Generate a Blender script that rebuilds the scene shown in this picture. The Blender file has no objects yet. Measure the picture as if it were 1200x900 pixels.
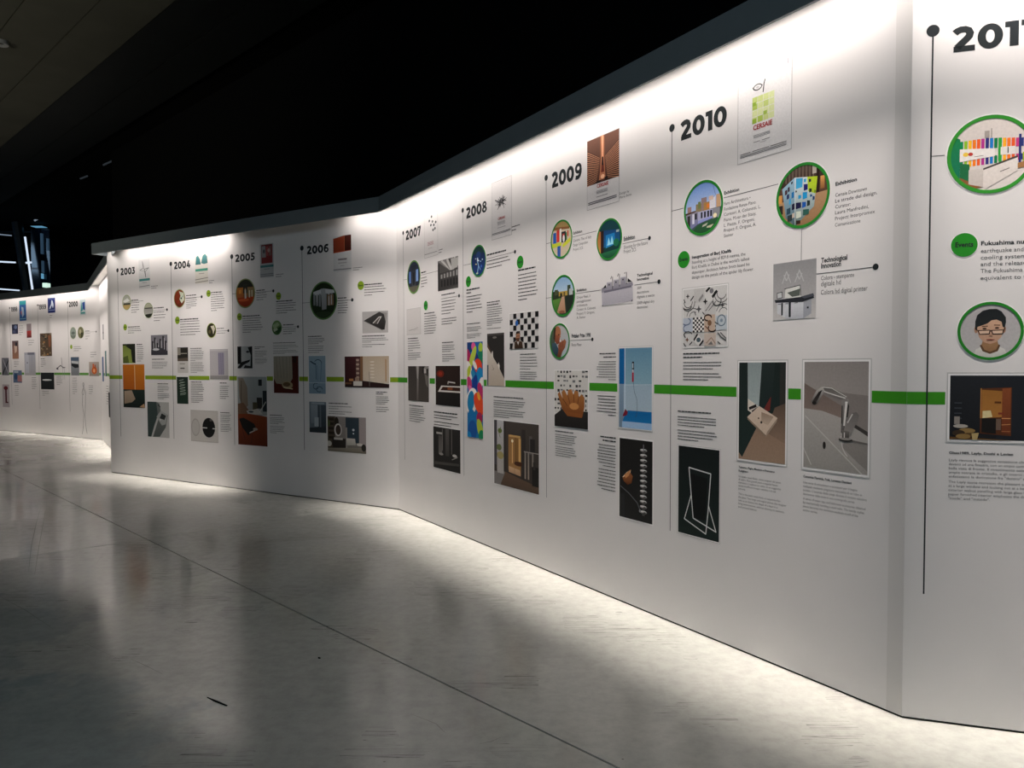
import bpy, math, random
from mathutils import Vector, Matrix
random.seed(7)
scene = bpy.context.scene
COL = scene.collection

# ------------------------------------------------------------------ camera
cam_d = bpy.data.cameras.new('camera'); cam = bpy.data.objects.new('camera', cam_d); COL.objects.link(cam)
cam_d.sensor_fit = 'HORIZONTAL'; cam_d.sensor_width = 36.0
cam_d.lens = 907.63 / 1200 * 36
cam_d.shift_y = 12.24 / 1200
cam_d.clip_start = 0.05; cam_d.clip_end = 200
cam.matrix_world = (Matrix.Translation((0, 0, 1.5)) @ Matrix.Rotation(math.radians(90) - 0.0362, 4, 'X')
                    @ Matrix.Rotation(-0.0027, 4, 'Z'))
scene.camera = cam

# ------------------------------------------------------------------ world, exposure
w = bpy.data.worlds.new('dark_hall'); scene.world = w; w.use_nodes = True
w.node_tree.nodes['Background'].inputs[0].default_value = (0.55, 0.75, 1.0, 1)
w.node_tree.nodes['Background'].inputs[1].default_value = 0.004
vs = scene.view_settings
vs.view_transform = 'Standard'; vs.look = 'None'; vs.gamma = 1.0; vs.use_curve_mapping = False
vs.exposure = 0.75

# ------------------------------------------------------------------ wall bays: (left end), direction to the right, length
SEG = {
 'N': ((1.6543, 3.2418), (0.947642, -0.319335), 3.2),
 'R': ((-1.1887, 8.0788), (0.506714, -0.862114), 5.6106),
 'M': ((-5.7274, 11.0234), (0.838919, -0.544257), 5.4102),
 'A': ((-13.8939, 19.6628), (0.828995, -0.559256), 6.5),
 'B': ((-8.5055, 16.0276), (0.525465, -0.850815), 6.16)}
H_LOW, H_TOP, DEPTH = 3.0737, 3.2252, 0.2163      # pelmet lower edge, top, projection

def seg_matrix(k, s, h, off=0.0):
    (ox, oy), (dx, dy), L = SEG[k]
    n = Vector((dy, -dx, 0))                       # towards the visitor
    d = Vector((dx, dy, 0))
    if n.dot(Vector((-ox, -oy, 0))) < 0: n = -n
    m = Matrix.Identity(4)
    m.col[0][:3] = d; m.col[1][:3] = -n; m.col[2][:3] = (0, 0, 1)
    p = Vector((ox, oy, 0)) + d * s + n * off
    m.translation = (p.x, p.y, h)
    return m

# ------------------------------------------------------------------ lights
def strip_lamp(k, s0, s1, power, off, tilt, spread, width=0.03, col=(1.0, 0.91, 0.84)):
    ld = bpy.data.lights.new('strip_lamp', 'AREA'); ld.shape = 'RECTANGLE'
    ld.size = s1 - s0; ld.size_y = width; ld.energy = power * (s1 - s0); ld.color = col
    ld.spread = math.radians(spread)
    o = bpy.data.objects.new('strip_lamp', ld); COL.objects.link(o)
    o.matrix_world = seg_matrix(k, (s0 + s1) / 2, H_TOP - 0.05, off) @ Matrix.Rotation(math.radians(tilt), 4, 'X')
LIGHTS = [   # bay, from, to, downlight power, wall-wash power
 ('N', 0.03, 1.45, 4.2, 4.4), ('N', 1.5, 3.0, 4.2, 1.8),
 ('R', 0.03, 1.46, 4.2, 2.3), ('R', 1.48, 2.86, 3.7, 1.6), ('R', 2.88, 4.26, 3.9, 1.6), ('R', 4.28, 5.57, 4.0, 2.2),
 ('M', 0.06, 1.66, 3.8, 1.5), ('M', 1.7, 2.7, 5.2, 2.8), ('M', 4.75, 5.38, 3.6, 1.5),
 ('A', 0.1, 2.2, 3.2, 0.8), ('A', 2.3, 4.3, 3.8, 1.1), ('A', 4.4, 6.4, 4.2, 1.7), ('B', 0.1, 2.0, 5.4, 2.6), ('B', 2.1, 4.0, 5.4, 2.6)]
for k_, a_, b_, pd_, pw_ in LIGHTS:          # each strip has a row aimed down and a row washing the wall
    strip_lamp(k_, a_, b_, pd_ * 0.9, 0.17, 2.2, 28)
    strip_lamp(k_, a_, b_, pw_ * 1.15, 0.165, 20, 150)

def area(name, loc, target, size, power, col):
    ld = bpy.data.lights.new(name, 'AREA'); ld.shape = 'SQUARE'; ld.size = size; ld.energy = power; ld.color = col
    o = bpy.data.objects.new(name, ld); COL.objects.link(o)
    o.location = loc; o.rotation_euler = (Vector(target) - Vector(loc)).to_track_quat('-Z', 'Y').to_euler()
area('hall_fill', (-3.0, -5.0, 5.6), (-3, 3, 0), 3.0, 132, (0.72, 0.9, 1.0))  # unseen fill added behind the viewer for ambient light
area('ceiling_fill', (-9.0, 1.0, 2.2), (-8.5, 9.0, 6.0), 1.5, 46, (1.0, 0.93, 0.76))  # unseen warm fill added to brighten the ceiling boards
bpy.data.objects['ceiling_fill'].data.spread = math.radians(70)
area('lobby_fill', (-17.5, 21.0, 5.5), (-15.5, 26.0, 4.0), 1.0, 10, (0.45, 0.7, 1.0))  # added blue fill that lifts the dark lobby

# ------------------------------------------------------------------ materials
def lin(c):
    if isinstance(c, str):
        c = c.lstrip('#'); c = c if len(c) == 6 else ''.join(q * 2 for q in c); c = tuple(int(c[i:i + 2], 16) / 255 for i in (0, 2, 4))
    return tuple((v / 12.92 if v <= 0.04045 else ((v + 0.055) / 1.055) ** 2.4) for v in c[:3])
def mat(name, col, rough=0.5, noise=0.06, scale=30.0, metal=0.0, spec=0.5, emit=None, estr=0.0, bump=0.0):
    m = bpy.data.materials.new(name); m.use_nodes = True; nt = m.node_tree; N = nt.nodes; Lk = nt.links
    b = N['Principled BSDF']; b.inputs['Roughness'].default_value = rough; b.inputs['Metallic'].default_value = metal
    b.inputs['Specular IOR Level'].default_value = spec
    tc = N.new('ShaderNodeTexCoord'); nz = N.new('ShaderNodeTexNoise'); nz.inputs['Scale'].default_value = scale
    nz.inputs['Detail'].default_value = 5
    Lk.new(tc.outputs['Object'], nz.inputs['Vector'])
    r = N.new('ShaderNodeValToRGB'); c = lin(col)
    r.color_ramp.elements[0].position = 0.3; r.color_ramp.elements[1].position = 0.7
    r.color_ramp.elements[0].color = tuple(v * (1 - noise) for v in c) + (1,)
    r.color_ramp.elements[1].color = tuple(min(1, v * (1 + noise)) for v in c) + (1,)
    Lk.new(nz.outputs['Fac'], r.inputs['Fac']); Lk.new(r.outputs['Color'], b.inputs['Base Color'])
    if emit is not None:
        b.inputs['Emission Color'].default_value = lin(emit) + (1,); b.inputs['Emission Strength'].default_value = estr
    if bump:
        bp = N.new('ShaderNodeBump'); bp.inputs['Strength'].default_value = bump; bp.inputs['Distance'].default_value = 0.002
        Lk.new(nz.outputs['Fac'], bp.inputs['Height']); Lk.new(bp.outputs['Normal'], b.inputs['Normal'])
    return m
M = {}
M['wall'] = mat('wall_vinyl', '#dedbdb', 0.6, 0.012, 3.0, spec=0.2)
M['scratch'] = mat('scratch_grey', '#55554f', 0.6, 0.2, 60, spec=0.2)
M['strip'] = mat('shade_vinyl', '#d2cfce', 0.6, 0.012, 3.0, spec=0.2)
M['pelmet'] = mat('pelmet_paint', '#6e777c', 0.6, 0.03, 8)
M['pelmet_in'] = mat('pelmet_inner', '#e8e4df', 0.6, 0.02, 8)
M['black'] = mat('matt_black', '#08090a', 0.9, 0.1, 4, spec=0.1)
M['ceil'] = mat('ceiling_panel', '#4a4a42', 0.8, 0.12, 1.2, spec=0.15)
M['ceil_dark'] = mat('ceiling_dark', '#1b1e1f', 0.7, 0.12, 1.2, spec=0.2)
M['gap'] = mat('joint_shadow', '#1c1c1b', 0.9, 0.1, 20)
M['ink'] = mat('dark_ink', '#23282b', 0.65, 0.05, 60, spec=0.12)
M['ink2'] = mat('text_ink', '#4c4b4d', 0.65, 0.05, 60, spec=0.12)
M['line'] = mat('line_ink', '#3f4043', 0.65, 0.05, 60, spec=0.12)
M['faint'] = mat('faint_ink', '#8f8d8e', 0.65, 0.05, 60, spec=0.12)
M['green'] = mat('green_vinyl', '#3a8f20', 0.65, 0.04, 30, spec=0.12)
M['green2'] = mat('green_disc', '#258a26', 0.65, 0.04, 30, spec=0.12)
M['green_m'] = mat('olive_green_vinyl', '#7f9c25', 0.65, 0.04, 30, spec=0.12)
M['green_a'] = mat('soft_green_vinyl', '#5f9448', 0.65, 0.04, 30, spec=0.12)
M['white'] = mat('white_vinyl', '#eceaea', 0.65, 0.01, 30, spec=0.12)
M['frame'] = mat('pale_grey_border', '#bdbcbc', 0.65, 0.02, 30, spec=0.12)
M['tube'] = mat('led_tube', '#dfe8f0', 0.4, 0.02, 30, emit='#dcebff', estr=0.55)
M['tube_dim'] = mat('led_tube_dim', '#a0b0c0', 0.4, 0.02, 30, emit='#b9cbe0', estr=0.16)
M['cyan'] = mat('cyan_glow', '#7fb8d8', 0.4, 0.2, 6, emit='#6aa8cc', estr=0.4)
M['steel'] = mat('dark_steel', '#20282e', 0.4, 0.1, 6, metal=0.6)
M['sign'] = mat('exit_light', '#cfe8d8', 0.4, 0.05, 30, emit='#cfeedd', estr=0.6)
M['metal'] = mat('grey_metal', '#8c8f90', 0.35, 0.05, 30, metal=0.5)

def print_material():
    m = bpy.data.materials.new('printed_picture'); m.use_nodes = True; nt = m.node_tree; N = nt.nodes; Lk = nt.links
    b = N['Principled BSDF']; b.inputs['Roughness'].default_value = 0.65; b.inputs['Specular IOR Level'].default_value = 0.12
    a = N.new('ShaderNodeVertexColor'); a.layer_name = 'Ink'
    tc = N.new('ShaderNodeTexCoord'); nz = N.new('ShaderNodeTexNoise'); nz.inputs['Scale'].default_value = 90; nz.inputs['Detail'].default_value = 4
    Lk.new(tc.outputs['Object'], nz.inputs['Vector'])
    mr = N.new('ShaderNodeMapRange'); mr.inputs['To Min'].default_value = 0.86; mr.inputs['To Max'].default_value = 1.14
    Lk.new(nz.outputs['Fac'], mr.inputs['Value'])
    mx = N.new('ShaderNodeVectorMath'); mx.operation = 'SCALE'
    Lk.new(a.outputs['Color'], mx.inputs[0]); Lk.new(mr.outputs['Result'], mx.inputs['Scale'])
    Lk.new(mx.outputs['Vector'], b.inputs['Base Color'])
    return m
M['print'] = print_material()

def floor_material():
    m = bpy.data.materials.new('glossy_painted_concrete'); m.use_nodes = True; nt = m.node_tree; N = nt.nodes; Lk = nt.links
    b = N['Principled BSDF']; b.inputs['Specular IOR Level'].default_value = 0.5
    geo = N.new('ShaderNodeNewGeometry')
    def noise(scale, det=4, rough=0.55, vec=None):
        n = N.new('ShaderNodeTexNoise'); n.inputs['Scale'].default_value = scale; n.inputs['Detail'].default_value = det
        n.inputs['Roughness'].default_value = rough; Lk.new(vec or geo.outputs['Position'], n.inputs['Vector']); return n
    def ramp(src, p0, c0, p1, c1):
        r = N.new('ShaderNodeValToRGB'); r.color_ramp.elements[0].position = p0; r.color_ramp.elements[1].position = p1
        r.color_ramp.elements[0].color = c0 + (1,); r.color_ramp.elements[1].color = c1 + (1,); Lk.new(src, r.inputs['Fac']); return r
    def mix(fac, c1, c2):
        x = N.new('ShaderNodeMix'); x.data_type = 'RGBA'; x.blend_type = 'MULTIPLY'
        Lk.new(c1, x.inputs['A']); Lk.new(c2, x.inputs['B'])
        if isinstance(fac, float): x.inputs['Factor'].default_value = fac
        else: Lk.new(fac, x.inputs['Factor'])
        return x.outputs['Result']
    base = ramp(noise(0.45, 5).outputs['Fac'], 0.35, lin('#a9aaa4'), 0.65, lin('#c1c0b9'))
    fine = ramp(noise(14, 6, 0.7).outputs['Fac'], 0.3, (0.78, 0.78, 0.78), 0.6, (1, 1, 1))
    col = mix(0.8, base.outputs['Color'], fine.outputs['Color'])
    # scratches: stretched thin noise ridges in two directions
    for ang, sc, lo, hi in ((0.6, (1.2, 42, 1), 0.492, 0.5), (-0.9, (1.0, 55, 1), 0.494, 0.5)):
        mp = N.new('ShaderNodeMapping'); mp.inputs['Rotation'].default_value = (0, 0, ang); mp.inputs['Scale'].default_value = sc
        Lk.new(geo.outputs['Position'], mp.inputs['Vector'])
        nz = noise(0.8, 2, 0.5, mp.outputs['Vector'])
        ab = N.new('ShaderNodeMath'); ab.operation = 'SUBTRACT'; ab.inputs[1].default_value = 0.5; Lk.new(nz.outputs['Fac'], ab.inputs[0])
        a2 = N.new('ShaderNodeMath'); a2.operation = 'ABSOLUTE'; Lk.new(ab.outputs[0], a2.inputs[0])
        gate = noise(1.3, 3); g = N.new('ShaderNodeMath'); g.operation = 'GREATER_THAN'; g.inputs[1].default_value = 0.57; Lk.new(gate.outputs['Fac'], g.inputs[0])
        r = ramp(a2.outputs[0], 0.0, (0.42, 0.42, 0.42), 0.010, (1, 1, 1))
        col = mix(g.outputs[0], col, r.outputs['Color'])
    # small dark specks
    v = N.new('ShaderNodeTexVoronoi'); v.inputs['Scale'].default_value = 3.2; Lk.new(geo.outputs['Position'], v.inputs['Vector'])
    sp = ramp(v.outputs['Distance'], 0.012, (0.35, 0.33, 0.3), 0.02, (1, 1, 1)); col = mix(0.8, col, sp.outputs['Color'])
    # two worn, darker patches of old coating with ragged edges
    warp = noise(1.6, 5, 0.65)
    for cx, cy, rad, cc in ((-3.15, 4.0, 0.62, (0.78, 0.83, 0.86)), (-2.15, 2.95, 0.62, (0.8, 0.86, 0.9))):
        ds = N.new('ShaderNodeVectorMath'); ds.operation = 'DISTANCE'; ds.inputs[1].default_value = (cx, cy, 0); Lk.new(geo.outputs['Position'], ds.inputs[0])
        ad = N.new('ShaderNodeMath'); ad.operation = 'MULTIPLY_ADD'; ad.inputs[1].default_value = 2.2; Lk.new(warp.outputs['Fac'], ad.inputs[0]); Lk.new(ds.outputs['Value'], ad.inputs[2])
        pr = ramp(ad.outputs[0], 0.0, cc, 1.0, (1, 1, 1)); pr.color_ramp.elements[0].position = 0.0
        mr_ = N.new('ShaderNodeMapRange'); mr_.inputs['From Min'].default_value = rad + 1.08; mr_.inputs['From Max'].default_value = rad + 1.28
        Lk.new(ad.outputs[0], mr_.inputs['Value']); Lk.new(mr_.outputs['Result'], pr.inputs['Fac'])
        col = mix(1.0, col, pr.outputs['Color'])
    Lk.new(col, b.inputs['Base Color'])
    rr = N.new('ShaderNodeMapRange'); rr.inputs['From Min'].default_value = 0.35; rr.inputs['From Max'].default_value = 0.65
    rr.inputs['To Min'].default_value = 0.09; rr.inputs['To Max'].default_value = 0.20
    Lk.new(noise(0.9, 5, 0.6).outputs['Fac'], rr.inputs['Value']); Lk.new(rr.outputs['Result'], b.inputs['Roughness'])
    bp = N.new('ShaderNodeBump'); bp.inputs['Strength'].default_value = 0.14; bp.inputs['Distance'].default_value = 0.012
    Lk.new(noise(2.2, 4, 0.55).outputs['Fac'], bp.inputs['Height']); Lk.new(bp.outputs['Normal'], b.inputs['Normal'])
    return m
M['floor'] = floor_material()

# ------------------------------------------------------------------ mesh helpers
def build(name, verts, faces, m, parent=None, matrix=None, cols=None):
    me = bpy.data.meshes.new(name); me.from_pydata(verts, [], faces); me.materials.append(m)
    if cols is not None:
        at = me.color_attributes.new('Ink', 'FLOAT_COLOR', 'POINT')
        at.data.foreach_set('color', [x for c in cols for x in (c[0], c[1], c[2], 1.0)])
    me.update()
    o = bpy.data.objects.new(name, me); COL.objects.link(o)
    if matrix is not None: o.matrix_world = matrix
    if parent is not None: o.parent = parent
    return o
def box(x0, x1, y0, y1, z0, z1):
    v = [(x, y, z) for x in (x0, x1) for y in (y0, y1) for z in (z0, z1)]
    f = [(0, 1, 3, 2), (4, 6, 7, 5), (0, 4, 5, 1), (2, 3, 7, 6), (0, 2, 6, 4), (1, 5, 7, 3)]
    return v, f
def join(parts):
    V, F = [], []
    for v, f in parts:
        k = len(V); V += v; F += [tuple(i + k for i in q) for q in f]
    return V, F
def boxobj(name, b, m, parent=None, matrix=None):
    v, f = box(*b); return build(name, v, f, m, parent, matrix)
def empty(name, matrix, label=None, cat=None, group=None, kind=None):
    o = bpy.data.objects.new(name, None); COL.objects.link(o); o.matrix_world = matrix; o.empty_display_size = 0.05
    tag(o, label, cat, group, kind); return o
def tag(o, label=None, cat=None, group=None, kind=None):
    if label: o['label'] = label
    if cat: o['category'] = cat
    if group: o['group'] = group
    if kind: o['kind'] = kind
    return o

# ------------------------------------------------------------------ floor: cast slabs with open joints
fl = empty('floor', Matrix.Identity(4), 'glossy pale grey painted concrete floor with scratches and joints', kind='structure')
boxobj('subfloor', (-24, 12, -8, 30, -0.1, -0.006), M['gap'], fl)
J1 = Vector((-1.692, 5.093)); d1 = Vector((0.6795, -0.7337)); d2 = Vector((0.7337, 0.6795))
# crossing of the two visible joints
a = Vector((-3.095, 6.811)); t = (a - J1).dot(d1); X0 = J1 + d1 * t
SL = 6.0; SL1 = 9.5; G_ = 0.0055
slab_mesh = None
for i in range(-3, 4):
    for j in range(-2, 3):
        c = X0 + d1 * SL1 * i + d2 * SL * j
        v, f = box(G_, SL1 - G_, G_, SL - G_, -0.03, 0.0)
        mtx = Matrix.Identity(4); mtx.col[0][:3] = (d1.x, d1.y, 0); mtx.col[1][:3] = (d2.x, d2.y, 0); mtx.col[2][:3] = (0, 0, 1)
        mtx.translation = (c.x, c.y, 0)
        if slab_mesh is None:
            o = build('floor_slab', v, f, M['floor'], None, mtx); slab_mesh = o.data
        else:
            o = bpy.data.objects.new('floor_slab', slab_mesh); COL.objects.link(o); o.matrix_world = mtx
        o.parent = fl

# ------------------------------------------------------------------ hall shell
cl = empty('ceiling', Matrix.Identity(4), 'high dark ceiling of long painted boards', kind='structure')
boxobj('ceiling_deck', (-26, 14, -10, 34, 6.05, 6.2), M['black'], cl)
# boards run parallel to the black wall (x + y = const)
u = Vector((-0.7071, 0.7071, 0)); vdir = Vector((0.7071, 0.7071, 0))
base_sum = 8.1 / math.sqrt(2)
bw = 0.66
first = None
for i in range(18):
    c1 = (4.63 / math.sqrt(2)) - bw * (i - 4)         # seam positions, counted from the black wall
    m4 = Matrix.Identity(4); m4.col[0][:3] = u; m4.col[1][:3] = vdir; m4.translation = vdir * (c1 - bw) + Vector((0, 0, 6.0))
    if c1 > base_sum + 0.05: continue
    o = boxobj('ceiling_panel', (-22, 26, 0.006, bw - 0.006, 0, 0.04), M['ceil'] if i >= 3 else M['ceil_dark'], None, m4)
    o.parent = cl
m4 = Matrix.Identity(4); m4.col[0][:3] = u; m4.col[1][:3] = vdir; m4.translation = vdir * base_sum
wb = boxobj('wall_back', (-20, 17.7, 0.0, 0.2, 0, 6.1), M['black'], None, m4); tag(wb, 'tall matt black hall wall behind the white partition', kind='structure')
wl = boxobj('wall_left', (-24.2, -24, -8, 30, 0, 6.1), M['black']); tag(wl, 'black side wall of the hall', kind='structure')
wf = boxobj('wall_far', (-24, 12, 29, 29.2, 0, 6.1), M['black']); tag(wf, 'black far wall of the hall', kind='structure')
wr = boxobj('wall_rear', (-24, 12, -8.2, -8, 0, 6.1), M['black']); tag(wr, 'black wall behind the viewer', kind='structure')
we = boxobj('wall_right', (12, 12.2, -8, 30, 0, 6.1), M['black']); tag(we, 'black wall at the right end of the hall', kind='structure')

# ------------------------------------------------------------------ zigzag partition
TH = 0.10
def n_of(k):
    (ox, oy), (dx, dy), L = SEG[k]
    n = Vector((dy, -dx)); 
    return n if n.dot(Vector((-ox, -oy))) > 0 else -n
def pt(k, s, off):
    (ox, oy), (dx, dy), L = SEG[k]; return Vector((ox, oy)) + Vector((dx, dy)) * s + n_of(k) * off
def mitre(k1, k2, off):
    n1, n2 = n_of(k1), n_of(k2); m = (n1 + n2).normalized(); c = pt(k2, 0, 0)
    return c + m * (off / m.dot(n1))
def prism(poly, z0, z1):
    n = len(poly); v = [(p.x, p.y, z0) for p in poly] + [(p.x, p.y, z1) for p in poly]
    f = [tuple(range(n - 1, -1, -1)), tuple(range(n, 2 * n))] + [(i, (i + 1) % n, (i + 1) % n + n, i + n) for i in range(n)]
    return v, f
def quadstrip(k, s0, s1, jl, jr, o0, o1, z0, z1):
    """solid between offsets o0..o1 in front of bay k, mitred to neighbours jl / jr"""
    def end(s, j, o, right):
        if j is None: return pt(k, s, o)
        return mitre(k, j, o) if right else mitre(j, k, o)
    poly = [end(s0, jl, o0, False), end(s1, jr, o0, True), end(s1, jr, o1, True), end(s0, jl, o1, False)]
    return prism(poly, z0, z1)
BAYS = {  # bay: (name, label, left neighbour, right neighbour, s0, s1)
 'N': ('wall_near', 'nearest white partition bay carrying the 2011 column', 'R', None, 0, 3.2),
 'R': ('wall_long', 'long white partition bay carrying the years 2007 to 2010', 'M', 'N', 0, 5.6106),
 'M': ('wall_middle', 'middle white partition bay carrying the years 2003 to 2006', None, 'R', 0, 5.4102),
 'A': ('wall_distant', 'far white partition bay carrying the years 1998 to 2000', None, 'B', 0, 6.5),
 'B': ('wall_receding', 'short white partition bay receding behind the middle bay', 'A', None, 0, 6.16)}
for k, (nm, lb, jl, jr, s0, s1) in BAYS.items():
    root = empty(nm, Matrix.Translation(Vector((*pt(k, (s0 + s1) / 2, 0), 0))), lb, kind='structure')
    inv = root.matrix_world.inverted()
    def put(name, vf, m, label=None):
        v, f = vf; v = [tuple(inv @ Vector(p)) for p in v]
        o = build(name, v, f, m, root); 
        if label: o['label'] = label
        return o
    put('wall_panel', quadstrip(k, s0, s1, jl, jr, -TH, 0.0, 0.010, H_TOP - 0.02), M['wall'])
    put('base_gap', quadstrip(k, s0, s1, jl, jr, -TH, -0.006, 0.0, 0.010), M['gap'], 'dark shadow gap at the floor')
    put('pelmet_board', quadstrip(k, s0, s1, jl, jr, DEPTH - 0.018, DEPTH, H_LOW, H_TOP), M['pelmet'], 'grey front board of the light pelmet')
    put('pelmet_top', quadstrip(k, s0, s1, jl, jr, -TH, DEPTH - 0.018, H_TOP - 0.019, H_TOP), M['pelmet'], 'grey top board of the light pelmet')
    put('pelmet_lining', quadstrip(k, s0 + (0.02 if jl is None else 0), s1, jl, jr, 0.002, DEPTH - 0.02, H_TOP - 0.022, H_TOP - 0.0195), M['pelmet_in'], 'white lining inside the pelmet')
    if jl is None and k == 'M':
        put('pelmet_end', quadstrip(k, 0, 0.018, None, None, 0.0, DEPTH - 0.018, H_LOW, H_TOP - 0.019), M['pelmet'], 'grey end cap of the pelmet')
ORD = ['leftmost', 'second', 'third', 'fourth']
BN = {'N': 'nearest', 'R': 'long', 'M': 'middle', 'A': 'far', 'B': 'receding'}; cnt = {}
cs = empty('corner_shade', seg_matrix('R', 5.6106 - 0.085, 0.01), 'slightly darker vertical band of painted shade at the end of the long bay beside the 2011 column', 'painted shade')  # shade beside the wall bend, put into a darker vinyl colour
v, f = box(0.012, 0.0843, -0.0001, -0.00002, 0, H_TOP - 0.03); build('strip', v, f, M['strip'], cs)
for a in LIGHTS:   # lamp housings above the strips
    k, s0, s1 = a[:3]; cnt[k] = cnt.get(k, 0) + 1
    o = boxobj('strip_light', (-(s1 - s0) / 2, (s1 - s0) / 2, -0.02, 0.02, 0, 0.02), M['pelmet_in'], None,
               seg_matrix(k, (s0 + s1) / 2, H_TOP - 0.044, 0.17))
    tag(o, '%s slim white strip light inside the pelmet of the %s wall bay' % (ORD[cnt[k] - 1], BN[k]), 'lamp', 'strip lights inside the pelmet')

# ------------------------------------------------------------------ print canvas
def clip_poly(poly, cols, clipper):
    """Sutherland-Hodgman against a convex polygon (counter clockwise in x right / y up)"""
    out = list(zip(poly, cols)); n = len(clipper)
    for i in range(n):
        (ax, ay), (bx, by) = clipper[i], clipper[(i + 1) % n]
        def side(p): return (bx - ax) * (p[1] - ay) - (by - ay) * (p[0] - ax)
        res = []
        for j in range(len(out)):
            (p, cp), (q, cq) = out[j], out[(j + 1) % len(out)]
            sp, sq = side(p), side(q)
            if sp >= 0: res.append((p, cp))
            if (sp >= 0) != (sq >= 0):
                tt = sp / (sp - sq)
                res.append(((p[0] + (q[0] - p[0]) * tt, p[1] + (q[1] - p[1]) * tt), tuple(cp[m] + (cq[m] - cp[m]) * tt for m in range(3))))
        out = res
        if len(out) < 3: return None, None
    return [o[0] for o in out], [o[1] for o in out]
TS = 0.35        # thickness of the vinyl layers, scaled
class Canvas:
    STEP = 0.00002
    def __init__(s, w, h, clip=None, y0=0.0):
        s.w, s.h, s.V, s.F, s.C, s.k, s.y0 = w, h, [], [], [], 0, y0 * TS
        s.clip = clip or [(-w / 2, 0), (w / 2, 0), (w / 2, h), (-w / 2, h)]
        s.asp = w / h
    def verts(s):
        st = min(s.STEP, 0.0007 / max(1, s.k)) / s.STEP          # keep the stack of ink layers thinner than a millimetre
        return [(x, -s.y0 + (y + s.y0) * st, z) for x, y, z in s.V]
    def P(s, pts, c, c2=None):
        c = lin(c); c2 = lin(c2) if c2 else c
        vs_ = [p[1] for p in pts]; lo, hi = min(vs_), max(vs_)
        xy = [((p[0] - 0.5) * s.w, (1 - p[1]) * s.h) for p in pts]
        cc = [tuple(c[i] + (c2[i] - c[i]) * ((p[1] - lo) / max(1e-6, hi - lo)) for i in range(3)) for p in pts]
        xy, cc = clip_poly(xy, cc, s.clip)
        if not xy: return
        s.k += 1; y = -s.y0 - s.k * s.STEP; b = len(s.V)
        s.V += [(x, y, z) for x, z in xy]; s.C += cc
        ar = sum(xy[i][0] * xy[(i + 1) % len(xy)][1] - xy[(i + 1) % len(xy)][0] * xy[i][1] for i in range(len(xy)))
        f = list(range(b, b + len(xy)))
        s.F.append(tuple(f if ar > 0 else f[::-1]))
    def R(s, x0, y0, x1, y1, c, c2=None): s.P([(x0, y0), (x1, y0), (x1, y1), (x0, y1)], c, c2)
    def E(s, cx, cy, rx, ry, c, c2=None, n=20, rot=0.0):
        pts = []
        for i in range(n):
            a = 2 * math.pi * i / n; x, y = rx * math.cos(a), ry * math.sin(a)
            x, y = x * s.asp, y
            x, y = x * math.cos(rot) - y * math.sin(rot), x * math.sin(rot) + y * math.cos(rot)
            pts.append((cx + x / s.asp, cy + y))
        s.P(pts, c, c2)
    def L(s, pts, wd, c):
        """polyline, width relative to height"""
        for (x0, y0), (x1, y1) in zip(pts, pts[1:]):
            dx, dy = (x1 - x0) * s.asp, y1 - y0; l = math.hypot(dx, dy) or 1
            nx, ny = -dy / l * wd / 2 / s.asp, dx / l * wd / 2
            ex, ey = dx / l * wd * 0.2 / s.asp, dy / l * wd * 0.2
            s.P([(x0 - ex + nx, y0 - ey + ny), (x1 + ex + nx, y1 + ey + ny), (x1 + ex - nx, y1 + ey - ny), (x0 - ex - nx, y0 - ey - ny)], c)
    def arc(s, cx, cy, rx, ry, a0, a1, wd, c, n=10):
        s.L([(cx + rx * math.cos(math.radians(a0 + (a1 - a0) * i / n)), cy - ry * math.sin(math.radians(a0 + (a1 - a0) * i / n))) for i in range(n + 1)], wd, c)

PIC = {}
def pic(f): PIC[f.__name__[2:]] = f; return f
rnd_ = random.Random(3)

@pic
def p_sauna(c):
    c.R(0, 0, 1, 1, '#23262b', '#1b1d21'); c.R(0.5, 0, 1, 1, '#202329')
    c.P([(0.33, 0.2), (0.66, 0.18), (0.66, 0.93), (0.33, 0.9)], '#54301d')
    c.P([(0.345, 0.22), (0.56, 0.24), (0.56, 0.64), (0.345, 0.66)], '#96652f', '#a87238'); c.P([(0.355, 0.55), (0.44, 0.54), (0.46, 0.64), (0.355, 0.66)], '#d8c898')
    c.P([(0.56, 0.2), (0.65, 0.19), (0.65, 0.9), (0.56, 0.88)], '#84482a', '#6b3520'); c.R(0.48, 0.4, 0.55, 0.43, '#5a3218'); c.R(0.52, 0.57, 0.58, 0.6, '#7a3526')
    c.L([(0.56, 0.66), (0.65, 0.66)], 0.012, '#d79a60'); c.L([(0.56, 0.76), (0.65, 0.75)], 0.01, '#c48a58'); c.L([(0.56, 0.86), (0.65, 0.86)], 0.01, '#a06a44')
    c.P([(0.345, 0.66), (0.5, 0.66), (0.5, 0.9), (0.345, 0.88)], '#1c1a19'); c.R(0.5, 0.67, 0.55, 0.84, '#6d5a4e')
    c.L([(0.335, 0.2), (0.335, 0.66)], 0.012, '#c48a4a')
    c.P([(0.3, 0.97), (1, 1.02), (1, 1), (0, 1), (0, 0.96)], '#5d4122')
    for i in range(4): c.R(0.05, 0.42 + i * 0.08, 0.13, 0.44 + i * 0.08, '#3d4248')
    c.R(0.05, 0.64, 0.11, 0.76, '#8d8680'); c.E(0.12, 0.79, 0.08, 0.03, '#aaa39b'); c.E(0.19, 0.86, 0.09, 0.04, '#8f7447'); c.E(0.1, 0.9, 0.07, 0.05, '#3a2d22')
    c.E(0.22, 0.92, 0.06, 0.03, '#5a4327'); c.E(0.15, 0.95, 0.08, 0.04, '#8b6f43'); c.P([(0.24, 0.9), (0.32, 0.89), (0.3, 1), (0.25, 1)], '#b09a6a')
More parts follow.
